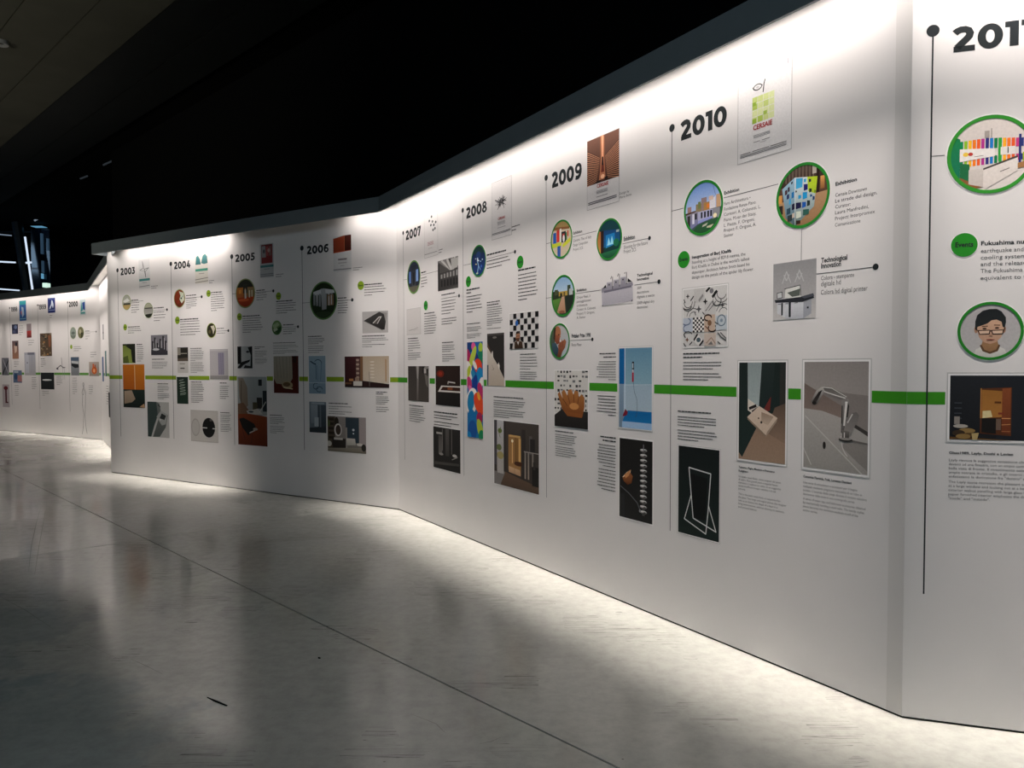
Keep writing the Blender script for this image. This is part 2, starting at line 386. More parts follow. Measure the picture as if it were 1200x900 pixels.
@pic
def p_showroom(c):
    c.R(0, 0, 1, 1, '#d9d0cc'); c.R(0.1, 0, 1, 0.3, '#e5dad4', '#d8cec9')
    c.P([(0, 0.2), (0.12, 0.26), (0.12, 0.9), (0, 0.7)], '#17804a', '#0f6f56')
    cs = ['#0c8a50', '#86b828', '#f2b521', '#f07a1e', '#ea5a24', '#b5338a', '#343378', '#1c78c4', '#0c7a48', '#36a844', '#f4a828', '#ee7424', '#e85a28', '#c43a80', '#2a3478']
    for i, k in enumerate(cs):
        x = 0.115 + i * 0.053; c.R(x, 0.27 + 0.001 * abs(i - 6) * 4, x + 0.042, 0.42, k, k); c.R(x + 0.004, 0.52, x + 0.042, 0.66 - i * 0.004, k)
    c.R(0.59, 0.28, 0.63, 0.6, '#2fa23e'); c.R(0.84, 0.25, 0.87, 0.64, '#2a3272'); c.R(0.89, 0.5, 1, 0.62, '#a8c22a')
    c.P([(0.115, 0.4), (0.55, 0.42), (0.55, 0.53), (0.115, 0.58)], '#e8e2de'); c.E(0.19, 0.48, 0.035, 0.03, '#e9c24a'); c.E(0.25, 0.48, 0.03, 0.025, '#b83d36')
    c.L([(0.3, 0.52), (0.41, 0.51)], 0.008, '#8a817c'); c.R(0.62, 0.41, 0.8, 0.52, '#e2dcd8'); c.L([(0.71, 0.42), (0.71, 0.5)], 0.012, '#4a4a4a')
    c.R(0.42, 0.17, 0.48, 0.26, '#aaa09a'); c.R(0.5, 0.14, 0.51, 0.27, '#8a827d')
    c.P([(0.12, 0.6), (0.24, 0.62), (0.24, 0.9), (0.12, 0.8)], '#1d6a40'); c.P([(0.12, 0.8), (0.4, 0.95), (0.12, 1)], '#8a5a34')
    c.P([(0.23, 0.7), (0.41, 0.69), (0.41, 0.95), (0.23, 0.9)], '#cfc6c0', '#c2b8b2'); c.P([(0.41, 0.7), (0.83, 0.56), (0.83, 0.75), (0.41, 1.0)], '#e2dad5', '#d6ccc6')
    c.P([(0.41, 0.69), (0.83, 0.54), (0.83, 0.57), (0.41, 0.715)], '#4c4542'); c.L([(0.62, 0.75), (0.73, 0.71)], 0.012, '#6a625e'); c.P([(0.83, 0.65), (1, 0.6), (1, 0.7), (0.83, 0.72)], '#a5764a')
@pic
def p_portrait(c):
    c.R(0, 0, 1, 1, '#aeaaac', '#b7b4b4')
    c.P([(0.2, 1), (0.27, 0.84), (0.38, 0.78), (0.62, 0.78), (0.74, 0.84), (0.8, 1)], '#d2d0cb', '#c0beb9')
    c.P([(0.33, 0.77), (0.38, 0.74), (0.62, 0.74), (0.67, 0.77), (0.63, 0.88), (0.5, 0.93), (0.38, 0.88)], '#5d4632')
    c.P([(0.36, 0.76), (0.40, 0.6), (0.60, 0.6), (0.64, 0.76), (0.6, 0.85), (0.5, 0.89), (0.41, 0.85)], '#a17a58', '#8c6a4c')
    c.E(0.265, 0.47, 0.03, 0.07, '#a88068'); c.E(0.725, 0.47, 0.03, 0.07, '#a88068')
    c.P([(0.27, 0.35), (0.3, 0.24), (0.5, 0.2), (0.7, 0.24), (0.73, 0.35), (0.715, 0.5), (0.68, 0.62), (0.6, 0.71), (0.5, 0.745), (0.4, 0.71), (0.32, 0.62), (0.285, 0.5)], '#cda78c', '#ba927a')
    c.P([(0.25, 0.47), (0.25, 0.32), (0.28, 0.2), (0.37, 0.12), (0.48, 0.09), (0.6, 0.09), (0.68, 0.14), (0.75, 0.25), (0.755, 0.34), (0.735, 0.45), (0.7, 0.42), (0.68, 0.33), (0.6, 0.29), (0.52, 0.3), (0.45, 0.36), (0.35, 0.4), (0.29, 0.42), (0.28, 0.48)], '#1e2225', '#262a2c')
    c.P([(0.36, 0.405), (0.46, 0.4), (0.46, 0.42), (0.36, 0.425)], '#6a4c3c'); c.P([(0.56, 0.38), (0.66, 0.385), (0.66, 0.405), (0.56, 0.4)], '#6a4c3c')
    c.E(0.405, 0.455, 0.035, 0.017, '#3a2822'); c.E(0.61, 0.445, 0.035, 0.017, '#3a2822')
    for x in (0.4, 0.62): 
        c.P([(x - 0.095, 0.495), (x + 0.09, 0.49), (x + 0.08, 0.55), (x - 0.07, 0.555)], '#d8b8a0')
        c.L([(x - 0.1, 0.49), (x + 0.095, 0.485), (x + 0.085, 0.555), (x - 0.075, 0.56), (x - 0.1, 0.49)], 0.016, '#2f1c1c')
    c.L([(0.49, 0.5), (0.53, 0.5)], 0.02, '#2f1c1c'); c.L([(0.3, 0.49), (0.26, 0.46)], 0.014, '#2f1c1c'); c.L([(0.715, 0.49), (0.74, 0.45)], 0.014, '#2f1c1c')
    c.E(0.51, 0.585, 0.035, 0.014, '#a87e66'); c.P([(0.43, 0.655), (0.5, 0.648), (0.58, 0.655), (0.55, 0.672), (0.46, 0.672)], '#8c4f44')
@pic
def p_p2010(c):
    c.R(0, 0, 1, 1, '#dddbdc')
    g = ['#bccb78', '#cdd695', '#a9bf58', '#c6d188', '#d2daa2']
    for i in range(4):
        for j in range(4):
            x = 0.28 + i * 0.105; y = 0.315 + j * 0.073 - 0.0
            c.R(x, y, x + 0.098, y + 0.067, g[(i * 3 + j * 2 + (i * j)) % 5])
    c.R(0.28, 0.37, 0.35, 0.41, '#8fae3c'); c.R(0.28, 0.55, 0.36, 0.605, '#94b23e'); c.R(0.49, 0.5, 0.56, 0.54, '#9cb84a')
    c.arc(0.38, 0.225, 0.085, 0.042, 20, 175, 0.010, '#2b3030'); c.arc(0.38, 0.195, 0.09, 0.05, 190, 345, 0.012, '#2b3030'); c.E(0.38, 0.215, 0.03, 0.012, '#b9b9b9')
    c.L([(0.52, 0.16), (0.50, 0.2), (0.485, 0.29)], 0.013, '#2b3030')
    for y in (0.735, 0.748, 0.762): c.L([(0.31, y), (0.62, y)], 0.004, '#77757a')
    c.L([(0.31, 0.81), (0.43, 0.81)], 0.005, '#444'); c.L([(0.47, 0.81), (0.62, 0.81)], 0.005, '#444'); c.L([(0.43, 0.83), (0.55, 0.83)], 0.004, '#888')
    c.L([(0.05, 0.905), (0.25, 0.905)], 0.006, '#333'); c.L([(0.29, 0.905), (0.6, 0.905)], 0.006, '#333'); c.L([(0.63, 0.905), (0.92, 0.905)], 0.006, '#333')
    for y in (0.925, 0.94): c.L([(0.05, y), (0.92, y)], 0.006, '#6a686c')
    c.R(0.93, 0.03, 0.945, 0.09, '#9a989c')
@pic
def p_p2009(c):
    c.R(0, 0, 1, 1, '#d8d5d6'); c.R(0, 0, 1, 0.655, '#6d4a3c', '#4a2d24')
    for i in range(34):     # ribs fan out on both sides
        y = 0.14 + i * 0.0155; yc = 0.3 + i * 0.009; k = '#c48a6a' if i % 2 else '#3a211a'
        c.P([(0, y), (0.42, yc), (0.42, yc + 0.006), (0, y + 0.011)], k); c.P([(1, y), (0.56, yc), (0.56, yc + 0.006), (1, y + 0.011)], k)
    c.P([(0.42, 0), (0.56, 0), (0.58, 0.3), (0.66, 0.655), (0.3, 0.655), (0.41, 0.3)], '#8a5a44', '#4c2b20')
    c.P([(0.44, 0), (0.54, 0), (0.54, 0.28), (0.58, 0.55), (0.6, 0.62), (0.38, 0.62), (0.42, 0.5), (0.45, 0.28)], '#c9855f', '#b46f50')
    c.P([(0.475, 0), (0.515, 0), (0.51, 0.5), (0.48, 0.5)], '#efb088'); c.P([(0.48, 0.3), (0.52, 0.3), (0.545, 0.5), (0.45, 0.5)], '#2e1712')
    c.P([(0.46, 0.42), (0.54, 0.42), (0.55, 0.52), (0.45, 0.52)], '#6b2c20'); c.E(0.5, 0.58, 0.06, 0.03, '#f3bc96'); c.R(0.3, 0.625, 0.44, 0.655, '#1d0f0c'); c.R(0.56, 0.6, 0.66, 0.64, '#1d0f0c')
    for y in (0.765, 0.785, 0.8): c.L([(0.3, y), (0.65, y)], 0.007, '#8f8b90')
    c.L([(0.3, 0.85), (0.66, 0.85)], 0.008, '#77747a')
    for y in (0.905, 0.93): c.L([(0.04, y), (0.93, y)], 0.012, '#55535a')
@pic
def p_plaza(c):
    c.R(0, 0, 1, 0.62, '#6f94d6', '#b4c8ea'); c.R(0, 0.55, 1, 1, '#47525c')
    c.R(0.06, 0.42, 0.17, 0.56, '#a07f7a'); c.R(0.3, 0.4, 0.5, 0.6, '#8a7a58'); c.R(0.45, 0.3, 0.6, 0.55, '#8e7876'); c.R(0.52, 0.4, 0.72, 0.56, '#a97e4a'); c.R(0.6, 0.44, 0.68, 0.52, '#d9782f')
    c.R(0.36, 0.36, 0.44, 0.5, '#6f7a4a'); c.P([(0.68, 0.4), (0.84, 0.32), (0.84, 0.55), (0.68, 0.55)], '#d7d4dc'); c.R(0.86, 0.3, 0.98, 0.55, '#c79f7a'); c.R(0.66, 0.3, 0.78, 0.38, '#d2b7a8')
    c.P([(0, 0.54), (0.3, 0.52), (0.3, 0.56), (0, 0.6)], '#4f3626')
    c.P([(0, 0.58), (0.36, 0.54), (0.36, 0.8), (0, 0.95)], '#8c8796', '#6c74a8'); c.R(0.06, 0.6, 0.14, 0.84, '#35302f'); c.R(0.2, 0.58, 0.26, 0.78, '#d8d8e8'); c.R(0.27, 0.58, 0.33, 0.7, '#252530')
    c.P([(0.36, 0.56), (0.76, 0.56), (0.76, 0.72), (0.36, 0.76)], '#a9a9c8'); 
    for x in (0.44, 0.53, 0.62, 0.7): c.R(x, 0.58, x + 0.05, 0.7, '#20242e')
    c.P([(0.36, 0.74), (0.76, 0.7), (0.76, 0.74), (0.36, 0.8)], '#8f98d0'); c.R(0.76, 0.56, 0.96, 0.76, '#8b8a92'); c.E(0.83, 0.7, 0.05, 0.045, '#efe2b8')
    c.P([(0.12, 0.98), (0.36, 0.82), (0.9, 0.74), (0.98, 1), (0.4, 1.1)], '#2f5a3a', '#1f4a2e'); c.P([(0.5, 0.84), (0.64, 0.81), (0.6, 0.86), (0.48, 0.88)], '#b9b8a8'); c.P([(0.62, 0.88), (0.8, 0.86), (0.72, 0.92), (0.6, 0.91)], '#c9c3a8')
    c.L([(0.78, 0.12), (0.84, 0.3)], 0.01, '#5b6f9c')
@pic
def p_cube(c):
    c.R(0, 0, 1, 1, '#5b4033'); c.R(0, 0, 1, 0.3, '#5a4a42', '#3c2b24'); c.P([(0, 0.55), (1, 0.5), (1, 1), (0, 1)], '#b08a66', '#93704f')
    for i in range(9): c.R(0.15 + i * 0.07, 0.0, 0.17 + i * 0.07, 0.24, '#75655a')
    c.R(0.7, 0.05, 0.78, 0.18, '#b9b0a4'); c.R(0.86, 0.25, 0.94, 0.46, '#e0a05a', '#8a5a34'); c.R(0.78, 0.1, 0.84, 0.5, '#2a1a14'); c.R(0, 0.42, 0.08, 0.56, '#d0954e'); c.R(0, 0.6, 0.1, 0.75, '#2e2420')
    c.P([(0.08, 0.32), (0.34, 0.17), (0.36, 1.0), (0.16, 0.82)], '#9fc3d8', '#46585c'); c.P([(0.34, 0.17), (0.8, 0.24), (0.74, 0.72), (0.36, 1.0)], '#d4e2e6', '#58706c')
    c.P([(0.6, 0.21), (0.8, 0.24), (0.77, 0.52), (0.62, 0.45)], '#b9d22c', '#a8c030')
    c.P([(0.37, 0.19), (0.51, 0.21), (0.5, 0.36), (0.37, 0.37)], '#3fa6d8'); c.P([(0.53, 0.23), (0.58, 0.235), (0.575, 0.29), (0.53, 0.285)], '#35a0cc')
    for x, y, w, h, k in [(0.53, 0.32, 0.08, 0.11, '#1c1c66'), (0.63, 0.25, 0.045, 0.06, '#27243a'), (0.51, 0.45, 0.09, 0.12, '#1f92cc'), (0.42, 0.48, 0.06, 0.07, '#2a94c8'), (0.36, 0.39, 0.03, 0.04, '#14151c'), (0.37, 0.6, 0.11, 0.11, '#1a1a40'), (0.5, 0.61, 0.08, 0.1, '#1c55a8'),
                          (0.64, 0.41, 0.05, 0.07, '#1f3020'), (0.66, 0.51, 0.04, 0.05, '#1f4a80'), (0.71, 0.55, 0.04, 0.07, '#1c3a6a'), (0.6, 0.6, 0.06, 0.1, '#1c2c2c'), (0.74, 0.45, 0.03, 0.05, '#6c8a20'), (0.38, 0.75, 0.1, 0.12, '#cbd2c4'), (0.52, 0.74, 0.12, 0.1, '#2d5a50'), (0.38, 0.9, 0.09, 0.07, '#31241f')]:
        c.P([(x, y), (x + w, y + 0.01), (x + w, y + h - 0.01), (x, y + h)], k)
    for x, y, w, h, k in [(0.28, 0.4, 0.05, 0.1, '#1f6fae'), (0.14, 0.34, 0.05, 0.08, '#4b2f38'), (0.2, 0.3, 0.04, 0.08, '#3a2634'), (0.18, 0.42, 0.05, 0.08, '#23305c'), (0.23, 0.5, 0.04, 0.1, '#46a0d0'), (0.29, 0.6, 0.06, 0.1, '#1f1c38'), (0.27, 0.22, 0.03, 0.04, '#20242c'), (0.29, 0.76, 0.05, 0.08, '#c8b8a8'), (0.18, 0.66, 0.08, 0.1, '#2c4858'), (0.2, 0.78, 0.1, 0.1, '#303c40')]:
        c.P([(x, y + 0.015), (x + w, y), (x + w, y + h), (x, y + h + 0.015)], k)
    c.L([(0.35, 0.18), (0.36, 1.0)], 0.008, '#e4ecee')
@pic
def p_printer(c):
    c.R(0, 0, 1, 0.6, '#8e8e90', '#a9a7a8'); c.R(0, 0.6, 1, 1, '#a9a7a8', '#c4c1c0')
    for x in (0.32, 0.62): c.L([(x - 0.1, 0.36), (x, 0.16), (x + 0.1, 0.36)], 0.02, '#b7b7b9'); c.L([(x - 0.06, 0.22), (x, 0.32), (x + 0.06, 0.22)], 0.02, '#b7b7b9')
    c.P([(0.1, 0.64), (0.3, 0.62), (0.3, 0.96), (0.1, 0.88)], '#c9cbd0'); c.P([(0.3, 0.7), (0.72, 0.72), (0.72, 1), (0.3, 0.98)], '#d2d4da', '#b4b6be'); c.P([(0.72, 0.72), (0.9, 0.66), (0.9, 0.92), (0.72, 1)], '#9fa2ab')
    c.P([(0.04, 0.64), (0.94, 0.62), (0.96, 0.66), (0.7, 0.71), (0.06, 0.69)], '#2c2e34'); c.R(0.2, 0.7, 0.24, 0.92, '#22242a'); c.R(0.38, 0.7, 0.43, 0.96, '#22242a'); 
    for x in (0.1, 0.28, 0.5): c.L([(x + 0.02, 0.72), (x + 0.09, 0.72)], 0.012, '#5a5c64')
    c.P([(0.3, 0.45), (0.64, 0.42), (0.66, 0.62), (0.28, 0.63)], '#d6d6d2'); c.P([(0.34, 0.53), (0.64, 0.48), (0.64, 0.6), (0.46, 0.61)], '#59605a'); c.L([(0.28, 0.46), (0.64, 0.42), (0.66, 0.6)], 0.012, '#26282a')
    c.P([(0.1, 0.52), (0.22, 0.51), (0.22, 0.61), (0.1, 0.62)], '#c6c8c8'); c.L([(0.1, 0.52), (0.22, 0.51), (0.22, 0.61), (0.1, 0.62), (0.1, 0.52)], 0.012, '#303236'); c.P([(0.66, 0.62), (0.94, 0.58), (0.96, 0.63), (0.74, 0.66)], '#4a4d56'); c.R(0.8, 0.8, 0.84, 0.83, '#303238')
@pic
def p_tiles(c):
    c.R(0, 0, 1, 1, '#c9c7c6'); k = '#4a4849'; K = '#1d1c1d'
    for i in range(4):
        for j in range(4): c.R(i * 0.25 + 0.004, j * 0.25 + 0.003, i * 0.25 + 0.246, j * 0.25 + 0.247, ['#cdcbca', '#c2c0bf', '#d1cfcd'][(i + 2 * j) % 3])
    def star(x, y, r, kk):
        c.P([(x, y - r), (x + r * .3, y - r * .25), (x + r, y), (x + r * .3, y + r * .25), (x, y + r), (x - r * .3, y + r * .25), (x - r, y), (x - r * .3, y - r * .25)], kk)
    star(0.11, 0.12, 0.05, k); star(0.37, 0.36, 0.07, '#57575a'); star(0.9, 0.33, 0.05, k); star(0.1, 0.88, 0.05, '#6d4a3a'); star(0.52, 0.24, 0.06, K)
    for r in (0.1, 0.16): c.arc(0.12, 0.22, r, r, 180, 360, 0.014, k); c.arc(0.88, 0.12, r, r, 170, 340, 0.014, k); c.arc(0.25, 0.5, r, r, 60, 170, 0.012, k); c.arc(0.92, 0.48, r, r * 1.1, 30, 160, 0.013, '#55585c')
    c.P([(0.36, 0.2), (0.46, 0.1), (0.48, 0.14), (0.38, 0.24)], '#8c8a8a')
    c.P([(0.52, 0.06), (0.6, 0.0), (0.64, 0.02), (0.55, 0.09)], K); c.P([(0.66, 0.16), (0.76, 0.06), (0.8, 0.09), (0.69, 0.2)], K); c.E(0.66, 0.07, 0.045, 0.045, '#77757a')
    c.L([(0.7, 0.22), (0.55, 0.38), (0.52, 0.4)], 0.012, k); c.L([(0.76, 0.25), (0.6, 0.4)], 0.012, k); c.arc(0.78, 0.25, 0.09, 0.08, 180, 380, 0.018, K)
    c.arc(0.1, 0.3, 0.1, 0.05, 180, 360, 0.02, k); c.L([(0.18, 0.2), (0.25, 0.13)], 0.022, K); c.L([(0.02, 0.17), (0.05, 0.23)], 0.02, K); c.L([(0.28, 0.4), (0.3, 0.46)], 0.02, k); c.L([(0.46, 0.42), (0.5, 0.46)], 0.02, k)
    c.R(0.0, 0.5, 0.23, 0.74, '#b4bcca'); c.arc(0.08, 0.56, 0.1, 0.06, 200, 420, 0.022, '#66708a'); c.arc(0.1, 0.68, 0.09, 0.06, 100, 300, 0.02, '#66708a')
    for i in range(6):
        for j in range(7):
            if (i + j) % 2 == 0: c.R(0.235 + i * 0.043, 0.5 + j * 0.037, 0.278 + i * 0.043, 0.537 + j * 0.037, K)
            else: c.R(0.235 + i * 0.043, 0.5 + j * 0.037, 0.278 + i * 0.043, 0.537 + j * 0.037, '#e6e3e1')
    c.R(0.5, 0.47, 0.74, 0.76, '#bfa998'); c.arc(0.58, 0.52, 0.08, 0.05, 0, 270, 0.026, '#3a2a22'); c.E(0.62, 0.61, 0.045, 0.05, '#7a5a44'); c.arc(0.68, 0.7, 0.09, 0.06, 150, 400, 0.026, '#2a1e1a'); c.L([(0.52, 0.66), (0.6, 0.72)], 0.02, '#7a5240')
    c.R(0.76, 0.5, 1, 0.74, '#b9c2ca'); c.arc(0.88, 0.58, 0.09, 0.09, 0, 360, 0.02, '#5f7080', 14); c.E(0.88, 0.58, 0.03, 0.03, '#7c8c9c'); c.L([(0.74, 0.6), (0.8, 0.64)], 0.02, k)
    c.P([(0.25, 0.9), (0.35, 0.78), (0.47, 0.9), (0.37, 1.0)], '#d9d7d5'); c.E(0.37, 0.89, 0.05, 0.04, '#4f6068'); c.P([(0.25, 0.88), (0.34, 0.77), (0.36, 0.8), (0.27, 0.91)], K); c.P([(0.38, 0.98), (0.48, 0.88), (0.49, 0.92), (0.4, 1.0)], K)
    c.arc(0.12, 0.8, 0.1, 0.06, 20, 170, 0.018, k); c.L([(0.02, 0.94), (0.07, 1)], 0.02, K); c.L([(0.16, 0.97), (0.22, 0.92)], 0.02, K); c.L([(0.02, 0.78), (0.06, 0.84)], 0.02, K)
    c.R(0.5, 0.78, 0.76, 1, '#c3b4aa'); c.L([(0.55, 0.95), (0.66, 0.86), (0.75, 0.96)], 0.02, '#9a8478'); c.P([(0.58, 0.98), (0.66, 0.92), (0.7, 0.98)], '#6d6a6a'); c.L([(0.8, 0.78), (0.88, 0.86), (0.98, 0.92)], 0.018, k); c.L([(0.86, 0.78), (0.98, 0.88)], 0.014, k); c.L([(0.8, 0.93), (0.86, 0.97)], 0.016, K)
@pic
def p_wire(c):
    c.R(0, 0, 1, 1, '#161c1d', '#1d2826')
    w = 0.013; k = '#d6d8d6'
    c.P([(0.3, 0.3), (0.72, 0.33), (0.68, 0.8), (0.38, 0.8)], '#121516')
    c.L([(0.27, 0.235), (0.8, 0.27)], w, k); c.L([(0.27, 0.235), (0.33, 0.55), (0.38, 0.8)], w, k); c.L([(0.8, 0.27), (0.74, 0.7), (0.69, 0.945)], w, k)
    c.L([(0.69, 0.945), (0.16, 0.83)], w, k); c.L([(0.16, 0.83), (0.33, 0.54)], w, k); c.L([(0.38, 0.8), (0.93, 0.895)], w, k); c.L([(0.93, 0.895), (0.755, 0.63)], w, k)
@pic
def p_sink(c):
    c.R(0, 0, 1, 1, '#1d2726', '#243230'); c.P([(0.46, 0), (0.78, 0), (0.7, 0.55), (0.5, 0.55)], '#26302f', '#1f2b2b'); c.R(0.88, 0, 1, 0.85, '#2b2e2d', '#3e3733')
    c.P([(0.08, 0.98), (0.42, 0.64), (0.75, 0.5), (1, 0.62), (1, 1), (0, 1), (0, 0.93)], '#8f7563', '#9c8370')
    c.P([(0.78, 0.45), (1, 0.4), (1, 0.8), (0.6, 0.7)], '#5a4a40', '#8d7564')
    c.P([(0.19, 0), (0.5, 0), (0.44, 0.5), (0.2, 0.4)], '#8d999a', '#a9b5b6')
    c.P([(0.2, 0.37), (0.42, 0.44), (0.3, 0.52), (0.2, 0.49)], '#d8cfc4'); c.L([(0.24, 0.47), (0.38, 0.44)], 0.03, '#201c1a'); c.L([(0.3, 0.5), (0.42, 0.46)], 0.018, '#2a2422'); c.P([(0.56, 0.46), (0.7, 0.34), (0.68, 0.48), (0.62, 0.49)], '#6d2e2a')
    c.P([(0.19, 0.56), (0.45, 0.44), (0.84, 0.55), (0.6, 0.73)], '#d8c4b2', '#cdb7a4'); c.P([(0.19, 0.56), (0.6, 0.73), (0.58, 0.75), (0.2, 0.585)], '#8e7a6a'); c.P([(0.6, 0.75), (0.62, 0.7), (0.84, 0.55), (0.82, 0.59)], '#a58f7e')
    c.P([(0.5, 0.5), (0.76, 0.54), (0.64, 0.63), (0.5, 0.6)], '#9c8472', '#c4ae9c'); c.E(0.5, 0.605, 0.022, 0.013, '#2c2420'); c.E(0.44, 0.565, 0.015, 0.009, '#3c322c')
@pic
def p_tap(c):
    c.R(0, 0, 1, 1, '#7d7673', '#8f8783'); c.P([(0, 0), (1, 0), (1, 0.3), (0, 0.25)], '#8b8583', '#99928f'); c.P([(0, 0.2), (0.6, 0.4), (0.6, 0.55), (0, 0.47)], '#6f625d', '#87776f')
    c.P([(0, 0.44), (0.3, 0.455), (0.6, 0.51), (0.8, 0.57), (1, 0.65), (1, 1), (0, 1)], '#aba6a2', '#9f9a96')
    c.P([(0.78, 0.55), (1, 0.62), (1, 0.66), (0.8, 0.59)], '#3f3b39'); c.P([(0, 0.5), (0.04, 0.5), (0.95, 1), (0, 1)], '#a9a5a1', '#9a9692'); c.L([(0.02, 0.51), (0.92, 1.0)], 0.012, '#bdb9b5'); c.P([(0.66, 0.7), (1, 0.72), (1, 0.97), (0.62, 0.78)], '#8a8581'); c.arc(0.8, 0.68, 0.2, 0.2, 180, 240, 0.01, '#c9c5c1')
    c.L([(0.0, 0.82), (0.13, 0.97)], 0.01, '#c3bfbb'); c.E(0.34, 0.775, 0.025, 0.035, '#2a2625'); c.P([(0.75, 0.7), (1, 0.72), (1, 0.735), (0.75, 0.715)], '#6d6865')
    c.P([(0.11, 0.37), (0.2, 0.27), (0.28, 0.235), (0.36, 0.24), (0.3, 0.31), (0.22, 0.39), (0.17, 0.4)], '#b8b3af', '#4c4745'); c.P([(0.14, 0.37), (0.24, 0.28), (0.3, 0.26), (0.24, 0.34), (0.19, 0.39)], '#1d1b1b', '#3a3634'); c.E(0.17, 0.385, 0.035, 0.016, '#23201f')
    c.P([(0.31, 0.235), (0.45, 0.24), (0.62, 0.285), (0.71, 0.335), (0.7, 0.345), (0.45, 0.315), (0.34, 0.27)], '#5d5957', '#8a8582'); c.L([(0.33, 0.275), (0.5, 0.305), (0.66, 0.33)], 0.008, '#e0ddda'); c.L([(0.3, 0.236), (0.45, 0.243), (0.68, 0.318)], 0.006, '#d6d3d0')
    c.P([(0.61, 0.345), (0.71, 0.335), (0.73, 0.4), (0.7, 0.5), (0.63, 0.66), (0.6, 0.64), (0.6, 0.44)], '#8c8885', '#5a5654'); c.P([(0.66, 0.36), (0.7, 0.36), (0.66, 0.58), (0.635, 0.58)], '#dedad7'); c.P([(0.7, 0.36), (0.72, 0.4), (0.7, 0.5), (0.68, 0.5)], '#2b2827'); c.L([(0.615, 0.4), (0.612, 0.56)], 0.01, '#262322')
    c.P([(0.76, 0.46), (0.83, 0.45), (0.87, 0.48), (0.85, 0.53), (0.72, 0.68), (0.63, 0.66), (0.68, 0.56)], '#6e6967', '#918c89'); c.L([(0.7, 0.55), (0.77, 0.47)], 0.012, '#c9c5c2'); c.P([(0.62, 0.62), (0.73, 0.63), (0.72, 0.7), (0.62, 0.7)], '#77726f', '#3d3937'); c.R(0.645, 0.64, 0.66, 0.69, '#dedbd8')
    c.E(0.67, 0.705, 0.105, 0.018, '#2b2827'); c.E(0.67, 0.698, 0.09, 0.012, '#8f8a87')
@pic
def p_expo(c):
    c.R(0, 0, 1, 1, '#cdbda6'); c.R(0, 0, 1, 0.22, '#a88a58'); c.P([(0.1, 0.12), (0.9, 0.2), (0.9, 0.26), (0.1, 0.2)], '#8a5a34')
    c.R(0.08, 0.28, 0.24, 0.58, '#2a5cb0'); c.R(0.26, 0.22, 0.4, 0.56, '#c8302c'); c.R(0.42, 0.2, 0.5, 0.62, '#e8e4dc'); c.R(0.5, 0.3, 0.72, 0.6, '#23262c'); c.R(0.55, 0.36, 0.66, 0.5, '#b0402e'); c.R(0.02, 0.58, 0.5, 0.7, '#c2cc3a'); c.P([(0.55, 0.66), (0.95, 0.5), (0.95, 0.62), (0.58, 0.75)], '#cdd23a')
    c.R(0.3, 0.68, 0.46, 1, '#2f58a4'); c.R(0.72, 0.34, 0.78, 0.56, '#3a7a4a'); c.E(0.62, 0.5, 0.05, 0.1, '#e8e8e8'); c.R(0.8, 0.3, 0.86, 0.46, '#c8442e')
@pic
def p_blueexpo(c):
    c.R(0, 0, 1, 1, '#14404a', '#12382e'); c.P([(0, 0.2), (0.24, 0.3), (0.24, 0.9), (0, 0.95)], '#a8613a', '#c8924a'); c.P([(0.14, 0.25), (0.27, 0.24), (0.27, 0.85), (0.14, 0.88)], '#2c1c1a')
    c.P([(0.27, 0.24), (0.95, 0.3), (0.95, 0.6), (0.27, 0.7)], '#123f70', '#1a5a88'); c.P([(0.36, 0.38), (0.74, 0.36), (0.74, 0.66), (0.36, 0.72)], '#1c78b8', '#2486c4')
    c.P([(0.42, 0.66), (0.48, 0.45), (0.56, 0.62), (0.62, 0.42), (0.7, 0.64)], '#9adcf0'); c.R(0.8, 0.3, 0.92, 0.36, '#a8b4b0'); c.E(0.8, 0.62, 0.12, 0.1, '#1d6a4a'); c.P([(0, 0.85), (1, 0.78), (1, 1), (0, 1)], '#27704a', '#1d4a34')
@pic
def p_garden(c):
    c.R(0, 0, 1, 0.42, '#7fa6cc', '#b0c8dc'); c.R(0, 0.4, 1, 1, '#3f4a38'); c.R(0.0, 0.36, 0.3, 0.6, '#2e3a2a'); c.R(0.1, 0.32, 0.26, 0.46, '#4a5238'); c.R(0.3, 0.38, 0.7, 0.5, '#b89a4c'); c.R(0.7, 0.24, 0.84, 0.44, '#3c4a34'); c.R(0.78, 0.34, 0.94, 0.52, '#b8bcc0')
    c.R(0.36, 0.42, 0.46, 0.56, '#2a2c22'); c.R(0.52, 0.4, 0.6, 0.55, '#6a5a34'); c.P([(0.44, 0.52), (0.56, 0.52), (0.62, 0.95), (0.2, 0.95)], '#c09a80', '#b08468'); c.P([(0, 0.58), (0.4, 0.55), (0.2, 0.95), (0, 1)], '#5d8a3c', '#3f6a2c'); c.P([(0.6, 0.5), (1, 0.5), (1, 1), (0.66, 0.95)], '#232c26'); c.E(0.44, 0.92, 0.14, 0.04, '#8c5a44')
